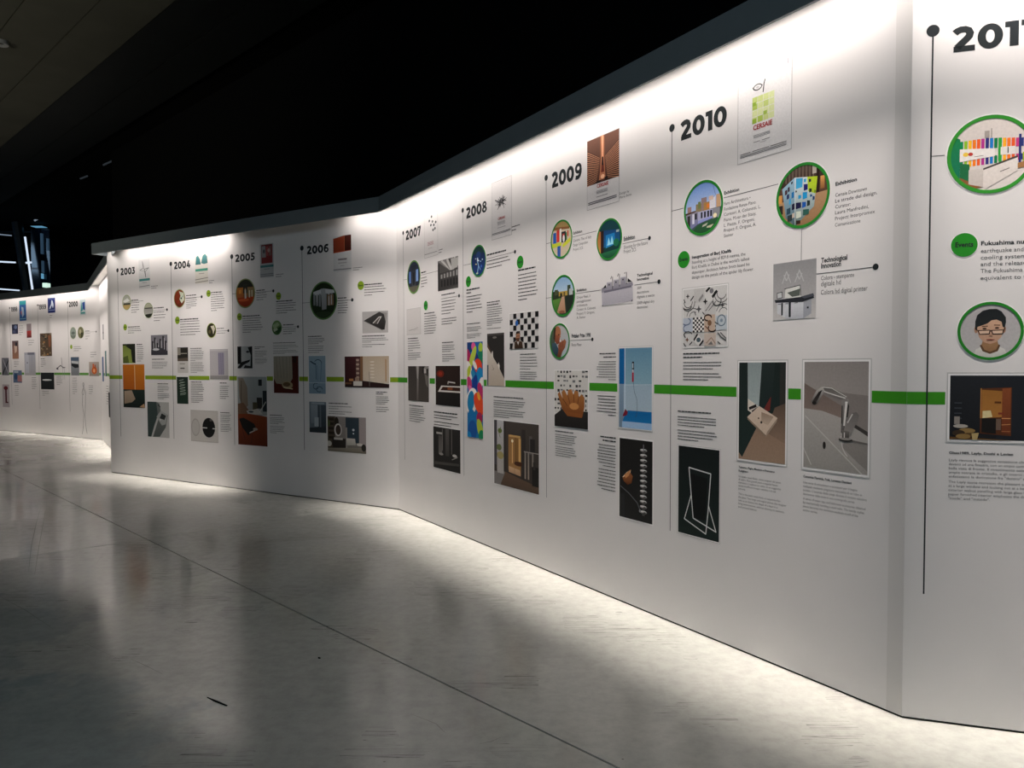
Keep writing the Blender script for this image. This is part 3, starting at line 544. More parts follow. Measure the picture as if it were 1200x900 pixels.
@pic
def p_hands(c):
    c.R(0, 0, 1, 1, '#b9b6b4', '#aebbc6'); c.R(0, 0, 0.25, 1, '#5d6a4e', '#2c3a44')
    c.E(0.38, 0.24, 0.19, 0.2, '#b0704e'); c.P([(0.24, 0.3), (0.52, 0.3), (0.5, 0.56), (0.36, 0.6), (0.24, 0.5)], '#9c5a3e', '#7a4230'); c.E(0.46, 0.3, 0.04, 0.02, '#3a1f18'); c.P([(0.5, 0.26), (0.57, 0.38), (0.5, 0.4)], '#b87a5a'); c.P([(0.2, 0.1), (0.3, 0.06), (0.24, 0.5), (0.16, 0.4)], '#3b2a22')
    c.P([(0.1, 0.55), (0.3, 0.55), (0.45, 0.75), (0.4, 1), (0.1, 1)], '#3f5a6c', '#26333c'); c.P([(0.42, 0.62), (0.54, 0.52), (0.6, 0.44), (0.66, 0.5), (0.78, 0.44), (0.86, 0.52), (0.8, 0.7), (0.66, 0.82), (0.56, 1), (0.36, 1), (0.44, 0.78)], '#a8684a', '#5a2f22')
    for i in range(3): c.L([(0.56 + i * 0.07, 0.5), (0.52 + i * 0.07, 0.68)], 0.02, '#6d3b2a')
    c.R(0.5, 0.46, 0.6, 0.52, '#d8d4d4')
@pic
def p_machine(c):
    c.P([(0, 0.42), (0.98, 0.38), (1, 0.92), (0.02, 0.98)], '#b9b6bf', '#a9a6b0'); c.P([(0, 0.4), (0.98, 0.34), (1, 0.45), (0, 0.55)], '#8d8a96'); c.P([(0.08, 0.5), (0.95, 0.44), (0.95, 0.5), (0.08, 0.57)], '#6d6a78')
    for i in range(3):
        x = 0.17 + i * 0.22; y = -0.05 * i; c.R(x, 0.22 + y, x + 0.17, 0.48 + y, '#a19ea8', '#8f8c98'); c.R(x + 0.18, 0.05 + y + 0.03, x + 0.2, 0.48 + y, '#3a3840'); c.R(x, 0.22 + y, x + 0.17, 0.25 + y, '#d0ced4'); c.E(x + 0.08, 0.32 + y, 0.02, 0.03, '#26252b'); c.L([(x + 0.13, 0.14 + y), (x + 0.16, 0.06 + y)], 0.03, '#2a2930')
    c.P([(0.03, 0.42), (0.14, 0.3), (0.16, 0.4)], '#1e1d22'); c.P([(0.83, 0.33), (0.84, 0.2), (0.97, 0.33)], '#1e1d22'); c.L([(0.01, 0.98), (0.5, 0.97), (1, 0.92)], 0.012, '#8f8c96'); c.R(0.02, 0.96, 0.05, 1, '#55535c'); c.R(0.95, 0.9, 0.98, 0.95, '#55535c')
@pic
def p_hand(c):
    c.R(0, 0, 1, 0.75, '#d6d3cf'); r = random.Random(5)
    for i in range(11):
        for j in range(9):
            if r.random() < 0.6: x = i * 0.092; y = j * 0.082; c.R(x, y, x + r.uniform(0.03, 0.08), y + r.uniform(0.025, 0.05), r.choice(['#1d1d1f', '#2c2c2e', '#77787a', '#4a4a4c']))
    c.P([(0, 0.8), (0.24, 0.68), (1, 0.7), (1, 1), (0, 1)], '#2e2b2a', '#242120')
    c.P([(0.1, 0.42), (0.16, 0.37), (0.26, 0.5), (0.22, 0.38), (0.3, 0.33), (0.4, 0.44), (0.42, 0.34), (0.52, 0.32), (0.58, 0.42), (0.62, 0.34), (0.72, 0.36), (0.74, 0.46), (0.82, 0.4), (0.9, 0.46), (0.9, 0.62), (0.84, 0.8), (0.4, 0.8), (0.24, 0.68)], '#b07440', '#7c4420')
    for a, b in (((0.26, 0.5), (0.4, 0.62)), ((0.41, 0.42), (0.48, 0.58)), ((0.59, 0.42), (0.6, 0.58)), ((0.74, 0.44), (0.7, 0.6))): c.L([a, b], 0.014, '#5d3014')
    c.E(0.6, 0.62, 0.14, 0.06, '#c98a50'); c.P([(0.3, 0.72), (0.86, 0.74), (0.82, 0.81), (0.4, 0.8)], '#8d5228')
@pic
def p_lamp(c):
    c.R(0, 0, 1, 0.46, '#5f8ba6', '#86aabb'); c.R(0, 0.46, 1, 0.8, '#9db3c4', '#a9bccb'); c.R(0, 0, 0.17, 0.45, '#0f5f9c'); c.R(0.17, 0, 0.2, 0.9, '#c3d3e2'); c.R(0, 0.45, 0.15, 1, '#8199b0', '#6c8298'); c.L([(0.2, 0.46), (1, 0.45)], 0.006, '#c9d6e2')
    c.P([(0.16, 0.86), (0.28, 0.78), (1, 0.78), (1, 0.95), (0.12, 0.92)], '#0f66a4', '#1a74b2'); c.R(0.1, 0.92, 1, 1, '#9dbde0'); c.P([(0.12, 0.85), (0.2, 0.76), (0.28, 0.8), (0.25, 0.84), (0.14, 0.86)], '#7a1f30')
    c.R(0.405, 0.17, 0.47, 0.27, '#1d1f22'); c.R(0.415, 0.19, 0.45, 0.25, '#b9c4cc'); c.R(0.41, 0.28, 0.46, 0.42, '#b8283a', '#a02034'); c.L([(0.43, 0.27), (0.44, 0.3)], 0.02, '#d0d4d8'); c.L([(0.45, 0.42), (0.48, 0.54), (0.56, 0.64), (0.57, 0.8), (0.52, 0.86)], 0.006, '#44525e')
@pic
def p_spiral(c):
    c.R(0, 0, 1, 1, '#1e1d1d', '#262525'); c.R(0, 0.7, 0.16, 1, '#2b2b2c')
    for i in range(13):
        y = 0.12 + i * 0.063; c.E(0.74, y, 0.105, 0.02, '#8f8d8b'); c.E(0.735, y - 0.006, 0.09, 0.011, '#dedcda'); c.R(0.7, y + 0.012, 0.78, y + 0.045, '#4e4c4b'); c.E(0.78, y + 0.004, 0.04, 0.008, '#4a4847')
    c.L([(0.74, 0.05), (0.74, 0.12)], 0.016, '#77757a'); c.P([(0.1, 0.49), (0.24, 0.42), (0.36, 0.38), (0.34, 0.44), (0.16, 0.52)], '#f0d8b8'); c.P([(0.1, 0.5), (0.34, 0.42), (0.42, 0.46), (0.38, 0.55), (0.26, 0.58), (0.14, 0.54)], '#9c6038', '#5a3018'); c.P([(0.16, 0.46), (0.3, 0.4), (0.36, 0.38), (0.3, 0.46), (0.2, 0.5)], '#c88a58')
    c.L([(0.04, 0.61), (0.3, 0.68), (0.56, 0.78), (0.64, 0.86)], 0.014, '#5f6266'); c.E(0.64, 0.87, 0.03, 0.02, '#8a8c90')
@pic
def p_p2008(c):
    c.R(0, 0, 1, 1, '#d6d3d4'); r = random.Random(2)
    for i in range(46):
        a = r.uniform(0, 6.28); l = r.uniform(0.08, 0.3); x, y = 0.48 + r.uniform(-0.1, 0.1), 0.38 + r.uniform(-0.04, 0.04)
        c.L([(x, y), (x + l * math.cos(a), y + l * 0.38 * math.sin(a))], r.uniform(0.006, 0.02), r.choice(['#2c2c2e', '#5a5a5c', '#8c8a8c', '#3a3a3c']))
    for y in (0.72, 0.735, 0.75, 0.77): c.L([(0.3, y), (0.68, y)], 0.006, '#a09ea2')
    c.L([(0.3, 0.82), (0.7, 0.82)], 0.008, '#8d8b90'); c.L([(0.02, 0.9), (0.95, 0.9)], 0.01, '#6d6b70'); c.L([(0.02, 0.92), (0.95, 0.92)], 0.008, '#8d8b90')
@pic
def p_p2007(c):
    c.R(0, 0, 1, 1, '#dcd9d9')
    for x, y in ((0.38, 0.16), (0.55, 0.08), (0.62, 0.2), (0.5, 0.27), (0.72, 0.29), (0.86, 0.24), (0.66, 0.4), (0.8, 0.38)): c.E(x, y, 0.06, 0.03, '#3e4244'); c.E(x - 0.02, y - 0.005, 0.02, 0.012, '#8b8e90')
    for y in (0.66, 0.69, 0.72): c.L([(0.25, y), (0.68, y)], 0.014, '#b58f94')
    c.L([(0.3, 0.8), (0.6, 0.8)], 0.008, '#a09ea0'); c.L([(0.0, 0.92), (0.95, 0.92)], 0.012, '#7c7a7c')
@pic
def p_globe(c):
    c.R(0, 0, 1, 1, '#141c3a', '#1a3a78'); c.R(0, 0, 1, 0.25, '#1d3a3c'); c.E(0.5, 0.3, 0.18, 0.12, '#1e3a6c'); r = random.Random(8)
    for i in range(9): c.E(0.15 + r.random() * 0.7, 0.4 + r.random() * 0.2, 0.04, 0.02, r.choice(['#9fc4e0', '#e8d890', '#7fa0d8', '#c8e0f0']))
    c.L([(0.42, 0.5), (0.5, 0.68), (0.42, 0.9)], 0.05, '#8fb8d8'); c.L([(0.5, 0.66), (0.64, 0.82)], 0.04, '#7a9cd0'); c.E(0.44, 0.46, 0.05, 0.04, '#dfe8f0'); c.E(0.7, 0.7, 0.05, 0.05, '#3f66b8'); c.E(0.4, 0.92, 0.08, 0.03, '#c8d8a0')
@pic
def p_abstract(c):
    c.R(0, 0, 1, 1, '#1d5fa8', '#1d7ab0'); c.P([(0, 0), (0.5, 0), (0.3, 0.1), (0, 0.12)], '#17407c'); c.E(0.42, 0.05, 0.145, 0.044, '#e05a9c', rot=0.60); c.E(0.86, 0.06, 0.136, 0.050, '#a8c23c', rot=0.30); c.R(0.7, 0.1, 1, 0.22, '#1c7c5c'); c.E(0.6, 0.16, 0.102, 0.088, '#1a2f7a', rot=-0.80)
    c.E(0.12, 0.18, 0.170, 0.125, '#b02a5c', rot=-0.50); c.E(0.36, 0.16, 0.136, 0.138, '#b8cc4a', rot=0.60); c.E(0.7, 0.25, 0.255, 0.075, '#e0452a', rot=0.30); c.E(0.5, 0.24, 0.085, 0.062, '#e8e4dc', rot=-0.80); c.E(0.12, 0.3, 0.187, 0.112, '#e9e6e0', rot=-0.50); c.E(0.1, 0.31, 0.111, 0.075, '#b8c83c', rot=0.60); c.E(0.78, 0.36, 0.204, 0.100, '#1d86c0', rot=0.30); c.E(0.4, 0.34, 0.102, 0.062, '#2a8cb8', rot=-0.80)
    c.E(0.14, 0.43, 0.153, 0.075, '#c23a70', rot=-0.50); c.E(0.9, 0.42, 0.119, 0.062, '#eceae4', rot=0.60); c.E(0.48, 0.46, 0.170, 0.125, '#1b3f92', rot=0.30); c.E(0.22, 0.5, 0.102, 0.056, '#e070a8', rot=-0.80); c.E(0.84, 0.5, 0.153, 0.088, '#c0306a', rot=-0.50); c.E(0.3, 0.62, 0.340, 0.150, '#efece6', rot=0.60); c.E(0.24, 0.62, 0.221, 0.112, '#1c82b4', rot=0.30); c.E(0.76, 0.64, 0.255, 0.138, '#e8502a', rot=-0.80); c.E(0.74, 0.56, 0.085, 0.050, '#f0a83c', rot=-0.50)
    c.E(0.3, 0.78, 0.255, 0.075, '#1a74b4', rot=0.60); c.E(0.78, 0.79, 0.187, 0.062, '#a82a5a', rot=0.30); c.E(0.34, 0.92, 0.289, 0.100, '#1c58a0', rot=-0.80); c.E(0.82, 0.9, 0.170, 0.112, '#b8c840', rot=-0.50); c.E(0.9, 0.97, 0.170, 0.062, '#1c8a58', rot=0.60); c.E(0.1, 0.99, 0.170, 0.050, '#1a86c0', rot=0.30)
@pic
def p_tub(c):
    c.R(0, 0, 1, 1, '#2b2928', '#332f2e'); c.R(0, 0, 1, 0.04, '#4a4745'); c.E(0.45, 0.08, 0.12, 0.02, '#77736f'); c.P([(0, 0.16), (0.16, 0.28), (0.3, 0.4), (0.05, 0.3)], '#5d4434'); c.P([(0, 0.25), (0.3, 0.42), (0.62, 0.6), (1, 0.86), (1, 1), (0, 1)], '#d0c6bc', '#b9ab9c')
    c.P([(0, 0.6), (0.08, 0.6), (0.06, 1), (0, 1)], '#3a4a58'); c.P([(0.26, 0.38), (0.33, 0.33), (0.36, 0.46), (0.3, 0.45)], '#d9d2ca'); c.P([(0.62, 0.6), (0.68, 0.55), (0.74, 0.62), (0.72, 0.7)], '#e4ddd4'); c.L([(0.28, 0.6), (0.4, 0.7)], 0.01, '#8d8074'); c.L([(0.3, 0.7), (0.42, 0.66)], 0.008, '#8d8074')
@pic
def p_checker(c):
    c.R(0, 0, 1, 1, '#cfcccb')
    for i in range(8):
        for j in range(6):
            if (i + j) % 2 == 1: c.R(i * 0.125 + 0.01, j * 0.166 + 0.01, i * 0.125 + 0.122, j * 0.166 + 0.155, '#161618')
    for j in range(7): c.L([(0, j * 0.166), (1, j * 0.166)], 0.006, '#9c9a99')
    c.E(0.26, 0.28, 0.05, 0.08, '#2860b0'); c.L([(0.27, 0.12), (0.27, 0.24)], 0.012, '#2860b0'); c.R(0, 0.96, 0.6, 1.0, '#1c1614')
    c.P([(0.1, 1), (0.12, 0.86), (0.2, 0.78), (0.42, 0.78), (0.52, 0.86), (0.54, 1)], '#b9b4b0'); c.P([(0.18, 1), (0.18, 0.8), (0.3, 0.78), (0.45, 0.8), (0.48, 1)], '#4a3728', '#33251b'); c.P([(0.25, 0.76), (0.31, 0.9), (0.36, 0.76)], '#c9c4c0')
    c.E(0.3, 0.66, 0.075, 0.13, '#a8765a'); c.P([(0.22, 0.62), (0.24, 0.52), (0.36, 0.52), (0.39, 0.62), (0.34, 0.57), (0.26, 0.58)], '#2c1c14'); c.P([(0.24, 0.7), (0.37, 0.7), (0.35, 0.8), (0.26, 0.8)], '#5a3a28'); c.L([(0.25, 0.645), (0.29, 0.645)], 0.02, '#2c1c14'); c.L([(0.32, 0.645), (0.36, 0.645)], 0.02, '#2c1c14')
@pic
def p_bathroom(c):
    c.R(0, 0, 1, 1, '#4b4440', '#3e3733'); c.R(0, 0, 0.07, 0.7, '#4f4c50'); c.R(0.07, 0, 0.23, 0.85, '#c3c1c4', '#a9a39e'); c.P([(0.06, 0.8), (0.22, 0.74), (0.4, 1), (0, 1), (0, 0.8)], '#7d7876'); c.R(0.23, 0, 0.27, 0.78, '#3a3532')
    c.E(0.14, 0.16, 0.05, 0.04, '#6b7a40'); c.L([(0.16, 0.1), (0.12, 0.2), (0.15, 0.27)], 0.014, '#5d6c38'); c.E(0.12, 0.42, 0.06, 0.05, '#6a7448'); c.E(0.15, 0.54, 0.08, 0.06, '#a89c68'); c.R(0.08, 0.62, 0.23, 0.82, '#b0aba8')
    c.P([(0.27, 0.78), (1, 0.9), (1, 1.05), (0.2, 1.05), (0.16, 0.98)], '#6c5646', '#4a3c34'); c.P([(0.34, 0.2), (0.62, 0.22), (0.62, 0.78), (0.34, 0.74)], '#9c7448', '#a87c4c'); c.R(0.35, 0.2, 0.61, 0.23, '#d0a468'); c.L([(0.43, 0.32), (0.43, 0.62)], 0.025, '#e8bc7c'); c.E(0.43, 0.29, 0.025, 0.025, '#fff0cc')
    c.R(0.49, 0.23, 0.505, 0.6, '#6f4c2a'); c.R(0.57, 0.24, 0.62, 0.6, '#d8a868'); c.R(0.51, 0.24, 0.57, 0.58, '#8a6438'); c.E(0.57, 0.62, 0.1, 0.035, '#4f2c1a'); c.P([(0.35, 0.68), (0.6, 0.71), (0.62, 0.8), (0.35, 0.77)], '#d2ae88', '#b89070'); c.L([(0.48, 0.69), (0.48, 0.79)], 0.006, '#7c5a40')
    c.R(0.64, 0.1, 0.72, 0.84, '#3a3432'); c.R(0.8, 0.18, 0.86, 0.45, '#5f5a58'); c.R(0.82, 0.22, 0.92, 0.42, '#2d2a2a')
    for x in (0.7, 0.77, 0.86): c.R(x, 0.42, x + 0.03, 0.82, '#8d8680', '#9c8f84')
    c.L([(0.69, 0.42), (1, 0.42)], 0.014, '#a09a94'); c.R(0.86, 0.62, 1, 0.9, '#23201f'); c.R(0.88, 0.55, 0.93, 0.66, '#3a3634')
@pic
def p_bluehall(c):
    c.R(0, 0, 1, 1, '#2a3246', '#20222c'); c.R(0.12, 0.3, 0.26, 0.68, '#5f84c4'); c.R(0.68, 0.28, 0.86, 0.66, '#7c9cd4'); c.P([(0.3, 0.12), (0.7, 0.12), (0.66, 0.8), (0.34, 0.8)], '#1f2430', '#3c3f48'); c.R(0.42, 0.35, 0.56, 0.75, '#15161c'); c.P([(0.1, 0.8), (0.9, 0.8), (0.8, 1), (0.2, 1)], '#5d5a4c')
@pic
def p_arch(c):
    c.R(0, 0, 1, 1, '#4a4847'); 
    for i in range(8): c.P([(0.2 + i * 0.12, 0), (0.28 + i * 0.12, 0), (0.95, 0.34), (0.9, 0.36)] if i > 3 else [(i * 0.14, 0.02), (i * 0.14 + 0.1, 0.0), (0.75, 0.4), (0.65, 0.42)], '#b9b6b4' if i % 2 else '#7a7877')
    c.P([(0.65, 0.02), (1, 0.04), (1, 0.3), (0.7, 0.42)], '#aaa8a6'); c.P([(0, 0.42), (1, 0.38), (1, 0.9), (0, 1)], '#3a3838')
    for i in range(7): c.R(i * 0.15, 0.48 - i * 0.01, i * 0.15 + 0.08, 0.6, '#8a8887'); c.R(i * 0.15 + 0.01, 0.66, i * 0.15 + 0.09, 0.88, '#1c1b1b')
    c.R(0, 0.1, 0.08, 0.95, '#2a2929')
@pic
def p_faint(c):
    c.R(0, 0, 1, 1, '#c4c1c1'); c.R(0.04, 0.03, 0.96, 0.97, '#cfcbca'); c.L([(0.15, 0.82), (0.5, 0.8), (0.8, 0.74)], 0.016, '#8b8988'); c.L([(0.2, 0.86), (0.4, 0.78)], 0.01, '#a19f9e'); c.L([(0.5, 0.84), (0.8, 0.82)], 0.008, '#a8a5a4')
@pic
def p_darktap(c):
    c.R(0, 0, 1, 1, '#3b3634', '#45403c'); c.P([(0.4, 0), (0.55, 0), (0.52, 0.3), (0.5, 1), (0.42, 1), (0.44, 0.4)], '#8c8884', '#5a5551'); c.L([(0.47, 0), (0.47, 0.35)], 0.02, '#c9c6c3'); c.R(0.7, 0.02, 0.95, 0.2, '#231f1e'); c.R(0.78, 0.06, 0.88, 0.2, '#b9b5b1'); c.P([(0.8, 0.2), (0.98, 0.3), (0.96, 0.6), (0.86, 0.5)], '#6d6864'); c.E(0.9, 0.04, 0.1, 0.04, '#8c8884')
@pic
def p_darkbasin(c):
    c.R(0, 0, 1, 1, '#2c1e1a', '#231a18'); c.E(0.2, 0.2, 0.16, 0.09, '#6b2214'); c.E(0.2, 0.2, 0.08, 0.05, '#8f2c18'); c.P([(0.24, 0.5), (1, 0.5), (1, 0.66), (0.1, 0.66)], '#d8d2cc'); c.P([(0.3, 0.53), (1, 0.53), (1, 0.62), (0.2, 0.62)], '#3a1f16'); c.R(0.5, 0.54, 0.7, 0.6, '#8a4a28'); c.L([(0.52, 0.4), (0.8, 0.42)], 0.03, '#c4beb8'); c.R(0.5, 0.4, 0.54, 0.46, '#a8a29c'); c.R(0.1, 0.68, 1, 1, '#1d1a1a')
@pic
def p_showerdark(c):
    c.R(0, 0, 1, 1, '#2c2a29', '#242322'); c.R(0.12, 0.12, 0.36, 0.17, '#a8a4a0'); c.R(0.2, 0.2, 0.34, 0.64, '#504c4a', '#6a6663'); c.R(0.46, 0.02, 0.6, 0.66, '#5a5654', '#3e3b3a'); c.R(0.68, 0.0, 0.7, 0.6, '#6f6b69'); c.R(0.34, 0.04, 0.36, 0.55, '#7a7674'); c.E(0.3, 0.64, 0.08, 0.03, '#8f8b88'); c.E(0.8, 0.62, 0.08, 0.035, '#b8b4b0'); c.L([(0.7, 0.72), (0.9, 0.64)], 0.02, '#8f8b88'); c.P([(0.05, 0.85), (0.95, 0.78), (0.95, 0.84), (0.05, 0.92)], '#454240')
@pic
def p_p2006(c):
    c.R(0, 0, 1, 1, '#cfcfd0'); c.P([(0, 0.06), (0.62, 0.0), (0.62, 0.44), (0, 0.47)], '#8a3a22', '#7c3420'); c.P([(0.62, 0), (1, 0), (1, 0.42), (0.62, 0.44)], '#4c2018', '#3e1a14'); c.L([(0.62, 0), (0.62, 0.44)], 0.016, '#b0603c'); c.L([(0.02, 0.46), (0.98, 0.43)], 0.02, '#a8482a')
    c.L([(0.28, 0.66), (0.74, 0.66)], 0.045, '#7c7476'); c.L([(0.28, 0.76), (0.74, 0.76)], 0.03, '#a9a7aa'); c.L([(0.4, 0.84), (0.6, 0.84)], 0.02, '#a9a7aa'); c.L([(0, 0.94), (0.98, 0.94)], 0.03, '#85848a')
@pic
def p_columns(c):
    c.R(0, 0, 1, 1, '#26321f', '#1f2a1c'); c.P([(0.1, 0.24), (0.5, 0.16), (0.94, 0.22), (0.94, 0.3), (0.1, 0.34)], '#c9cccf')
    for i, x in enumerate((0.1, 0.21, 0.32, 0.43, 0.56, 0.68, 0.8)): c.R(x, 0.3, x + 0.075, 0.68 - abs(i - 3) * 0.02, ['#8e9298', '#b4b7ba'][i % 2], '#777b7e')
    c.P([(0.4, 0.16), (0.58, 0.18), (0.62, 0.74), (0.44, 0.76)], '#a9acb0', '#8a8c8f'); c.R(0.66, 0.34, 0.9, 0.64, '#8a6a4c'); c.R(0.7, 0.38, 0.74, 0.64, '#c0c2c4'); c.R(0.8, 0.36, 0.84, 0.62, '#c0c2c4'); c.E(0.5, 0.9, 0.4, 0.1, '#2c3a26')
@pic
def p_bench(c):
    c.R(0, 0, 1, 1, '#a9a6a6', '#b4b0af'); c.P([(0.06, 0.42), (0.66, 0.04), (0.96, 0.1), (0.86, 0.86), (0.76, 0.86)], '#3c3a3a', '#262424'); c.P([(0.66, 0.04), (0.96, 0.1), (0.9, 0.5), (0.84, 0.16)], '#8f8c8b'); c.P([(0.4, 0.55), (0.64, 0.26), (0.76, 0.25), (0.6, 0.58)], '#c9c5c3'); c.P([(0.44, 0.56), (0.66, 0.3), (0.7, 0.3), (0.56, 0.6)], '#55514f'); c.L([(0.06, 0.42), (0.78, 0.88)], 0.03, '#6f6b6a')
@pic
def p_pipes(c):
    c.R(0, 0, 1, 1, '#8fa6b6', '#7c93a4'); c.L([(0.1, 0.14), (0.3, 0.2), (0.42, 0.22)], 0.03, '#243a4c'); c.arc(0.55, 0.2, 0.22, 0.1, 0, 150, 0.02, '#2f4a5e'); c.L([(0.42, 0.2), (0.44, 0.62)], 0.02, '#3a566a'); c.L([(0.5, 0.25), (0.54, 0.66)], 0.014, '#55728a'); c.L([(0.76, 0.2), (0.7, 0.66)], 0.02, '#55728a')
    c.arc(0.42, 0.8, 0.16, 0.08, 60, 330, 0.02, '#2c4558'); c.arc(0.62, 0.88, 0.18, 0.07, 0, 300, 0.018, '#2c4558'); c.R(0, 0.7, 1, 0.72, '#a9bccb')
@pic
def p_maroon(c):
    c.R(0, 0, 0.36, 0.85, '#3f1e22', '#341a1c'); c.R(0.36, 0, 0.42, 0.8, '#77593f'); c.R(0.42, 0, 1, 0.86, '#b3a28e', '#c0b4a4'); c.R(0.26, 0.06, 0.35, 0.7, '#5d4440'); 
    for i in range(5): c.E(0.3, 0.12 + i * 0.14, 0.035, 0.035, '#a89488')
    for i in range(6): c.E(0.63, 0.18 + i * 0.1, 0.05, 0.02, '#d2c8ba')
    c.P([(0, 0.84), (0.4, 0.78), (1, 0.88), (1, 1), (0, 1)], '#2a1a1a'); c.R(0.2, 0.8, 0.4, 0.95, '#c9c4bd'); c.R(0.24, 0.68, 0.34, 0.8, '#8a7466'); c.L([(0.56, 0.5), (0.57, 0.96)], 0.02, '#77706a'); c.R(0.92, 0.1, 0.94, 0.8, '#a0764c'); c.R(0.1, 0.72, 0.2, 0.8, '#a8764c'); c.R(0, 0.84, 0.16, 0.9, '#6c4a34')
@pic
def p_greyroom(c):
    c.R(0, 0, 1, 1, '#77828c', '#5f6972'); c.R(0.5, 0.1, 1, 1, '#4a545d', '#30383f'); c.R(0.1, 0.1, 0.5, 0.7, '#8f9aa4', '#7a848e'); c.R(0.62, 0.1, 0.7, 0.9, '#667078'); c.R(0.3, 0.5, 0.55, 0.8, '#a3acb4'); c.P([(0, 0.85), (1, 0.8), (1, 1), (0, 1)], '#30373c'); c.R(0.12, 0.02, 0.9, 0.08, '#9ba6b0')
@pic
def p_mirror(c):
    c.R(0, 0, 1, 1, '#8b8482', '#6f6a64'); c.R(0, 0, 0.2, 0.9, '#4a3f34'); 
    for i in range(5): c.R(0.03, 0.05 + i * 0.13, 0.17, 0.12 + i * 0.13, '#2a221c')
    c.E(0.24, 0.16, 0.06, 0.14, '#2c2620'); c.E(0.28, 0.38, 0.1, 0.18, '#c9c5c0'); c.E(0.285, 0.38, 0.07, 0.14, '#3c302a'); c.P([(0.12, 0.62), (0.48, 0.62), (0.48, 0.9), (0.14, 0.9)], '#2b2624'); c.R(0.17, 0.6, 0.4, 0.66, '#b8b2ac')
    c.R(0.48, 0.02, 0.82, 0.72, '#33404a', '#2c3842'); c.R(0.48, 0.3, 0.52, 0.9, '#8f8a86'); c.E(0.68, 0.36, 0.03, 0.035, '#d0d4d8'); c.E(0.68, 0.46, 0.02, 0.02, '#d0d4d8'); c.P([(0.5, 0.6), (0.72, 0.6), (0.74, 0.78), (0.5, 0.8)], '#c6c1ba', '#a8a39c'); c.R(0.83, 0, 1, 0.8, '#9c9292'); c.P([(0.1, 0.9), (1, 0.84), (1, 1), (0, 1), (0, 0.92)], '#8a8377', '#6c665c'); c.E(0.04, 0.78, 0.07, 0.08, '#b9b3ac'); c.E(0.84, 0.76, 0.08, 0.04, '#c9c4bd'); c.E(0.94, 0.84, 0.06, 0.1, '#2d2a26'); c.E(0.02, 0.2, 0.05, 0.1, '#4f5a34')
@pic
def p_p2005(c):
    c.R(0, 0, 1, 1, '#aeb0b2'); c.R(0.1, 0.02, 0.92, 0.58, '#6c2c2c', '#8a2428'); c.P([(0.14, 0.06), (0.4, 0.06), (0.44, 0.4), (0.14, 0.4)], '#8d8c8e'); c.R(0.45, 0.08, 0.62, 0.36, '#9c4a48'); c.R(0.66, 0.08, 0.84, 0.36, '#7c5450'); c.R(0.12, 0.4, 0.92, 0.57, '#7a2024'); c.E(0.3, 0.22, 0.08, 0.06, '#4c4c50'); c.E(0.66, 0.2, 0.1, 0.06, '#b08a86')
    c.R(0.02, 0.63, 1, 0.7, '#3c7476'); c.L([(0.3, 0.75), (0.7, 0.75)], 0.02, '#7c8486'); c.L([(0.02, 0.9), (0.95, 0.9)], 0.02, '#6c6e72'); c.L([(0.02, 0.95), (0.98, 0.95)], 0.02, '#6c6e72')
@pic
def p_concert(c):
    c.R(0, 0, 1, 1, '#8a5a34'); c.R(0, 0, 1, 0.28, '#23261f'); c.R(0, 0.28, 0.38, 0.7, '#b87434', '#a85a2c'); c.R(0.38, 0.16, 0.62, 0.5, '#2a2c24'); c.R(0.62, 0.3, 1, 0.68, '#8f7a52', '#77603c'); c.P([(0, 0.66), (1, 0.62), (1, 1), (0, 1)], '#a8401e', '#8a2c14'); c.P([(0.46, 0.36), (0.54, 0.36), (0.56, 0.68), (0.46, 0.7)], '#c8c4b8'); c.E(0.5, 0.34, 0.03, 0.03, '#c08a68'); c.R(0.7, 0.4, 0.76, 0.66, '#d8cfb8'); c.R(0.84, 0.4, 0.9, 0.64, '#c8bfa4'); c.R(0.14, 0.36, 0.28, 0.5, '#d8903c'); c.E(0.4, 0.74, 0.3, 0.05, '#c85a2c')
@pic
def p_leafy(c):
    c.R(0, 0, 1, 1, '#77905c', '#3c5a34'); c.P([(0, 0.3), (0.6, 0.1), (0.8, 0.3), (0.2, 0.6)], '#9cb088'); c.P([(0.3, 0.7), (0.9, 0.4), (1, 0.7), (0.6, 0.95)], '#2c4a2c'); c.P([(0.1, 0.6), (0.5, 0.5), (0.6, 0.66), (0.2, 0.8)], '#b0baa0')
@pic
def p_bwshapes(c):
    c.R(0, 0, 1, 1, '#a9acae'); c.R(0, 0, 0.26, 0.8, '#121314'); c.P([(0.7, 0.05), (1, 0), (1, 1), (0.86, 1), (0.9, 0.4)], '#17181a'); c.P([(0, 0.95), (0.3, 0.7), (0.86, 0.6), (0.8, 0.7), (0.4, 0.85), (0.2, 1), (0, 1)], '#1a1b1c'); c.E(0.7, 0.25, 0.12, 0.05, '#3a3c3e'); c.P([(0.5, 0.85), (0.9, 0.9), (0.9, 1), (0.4, 1)], '#2a2b2c')
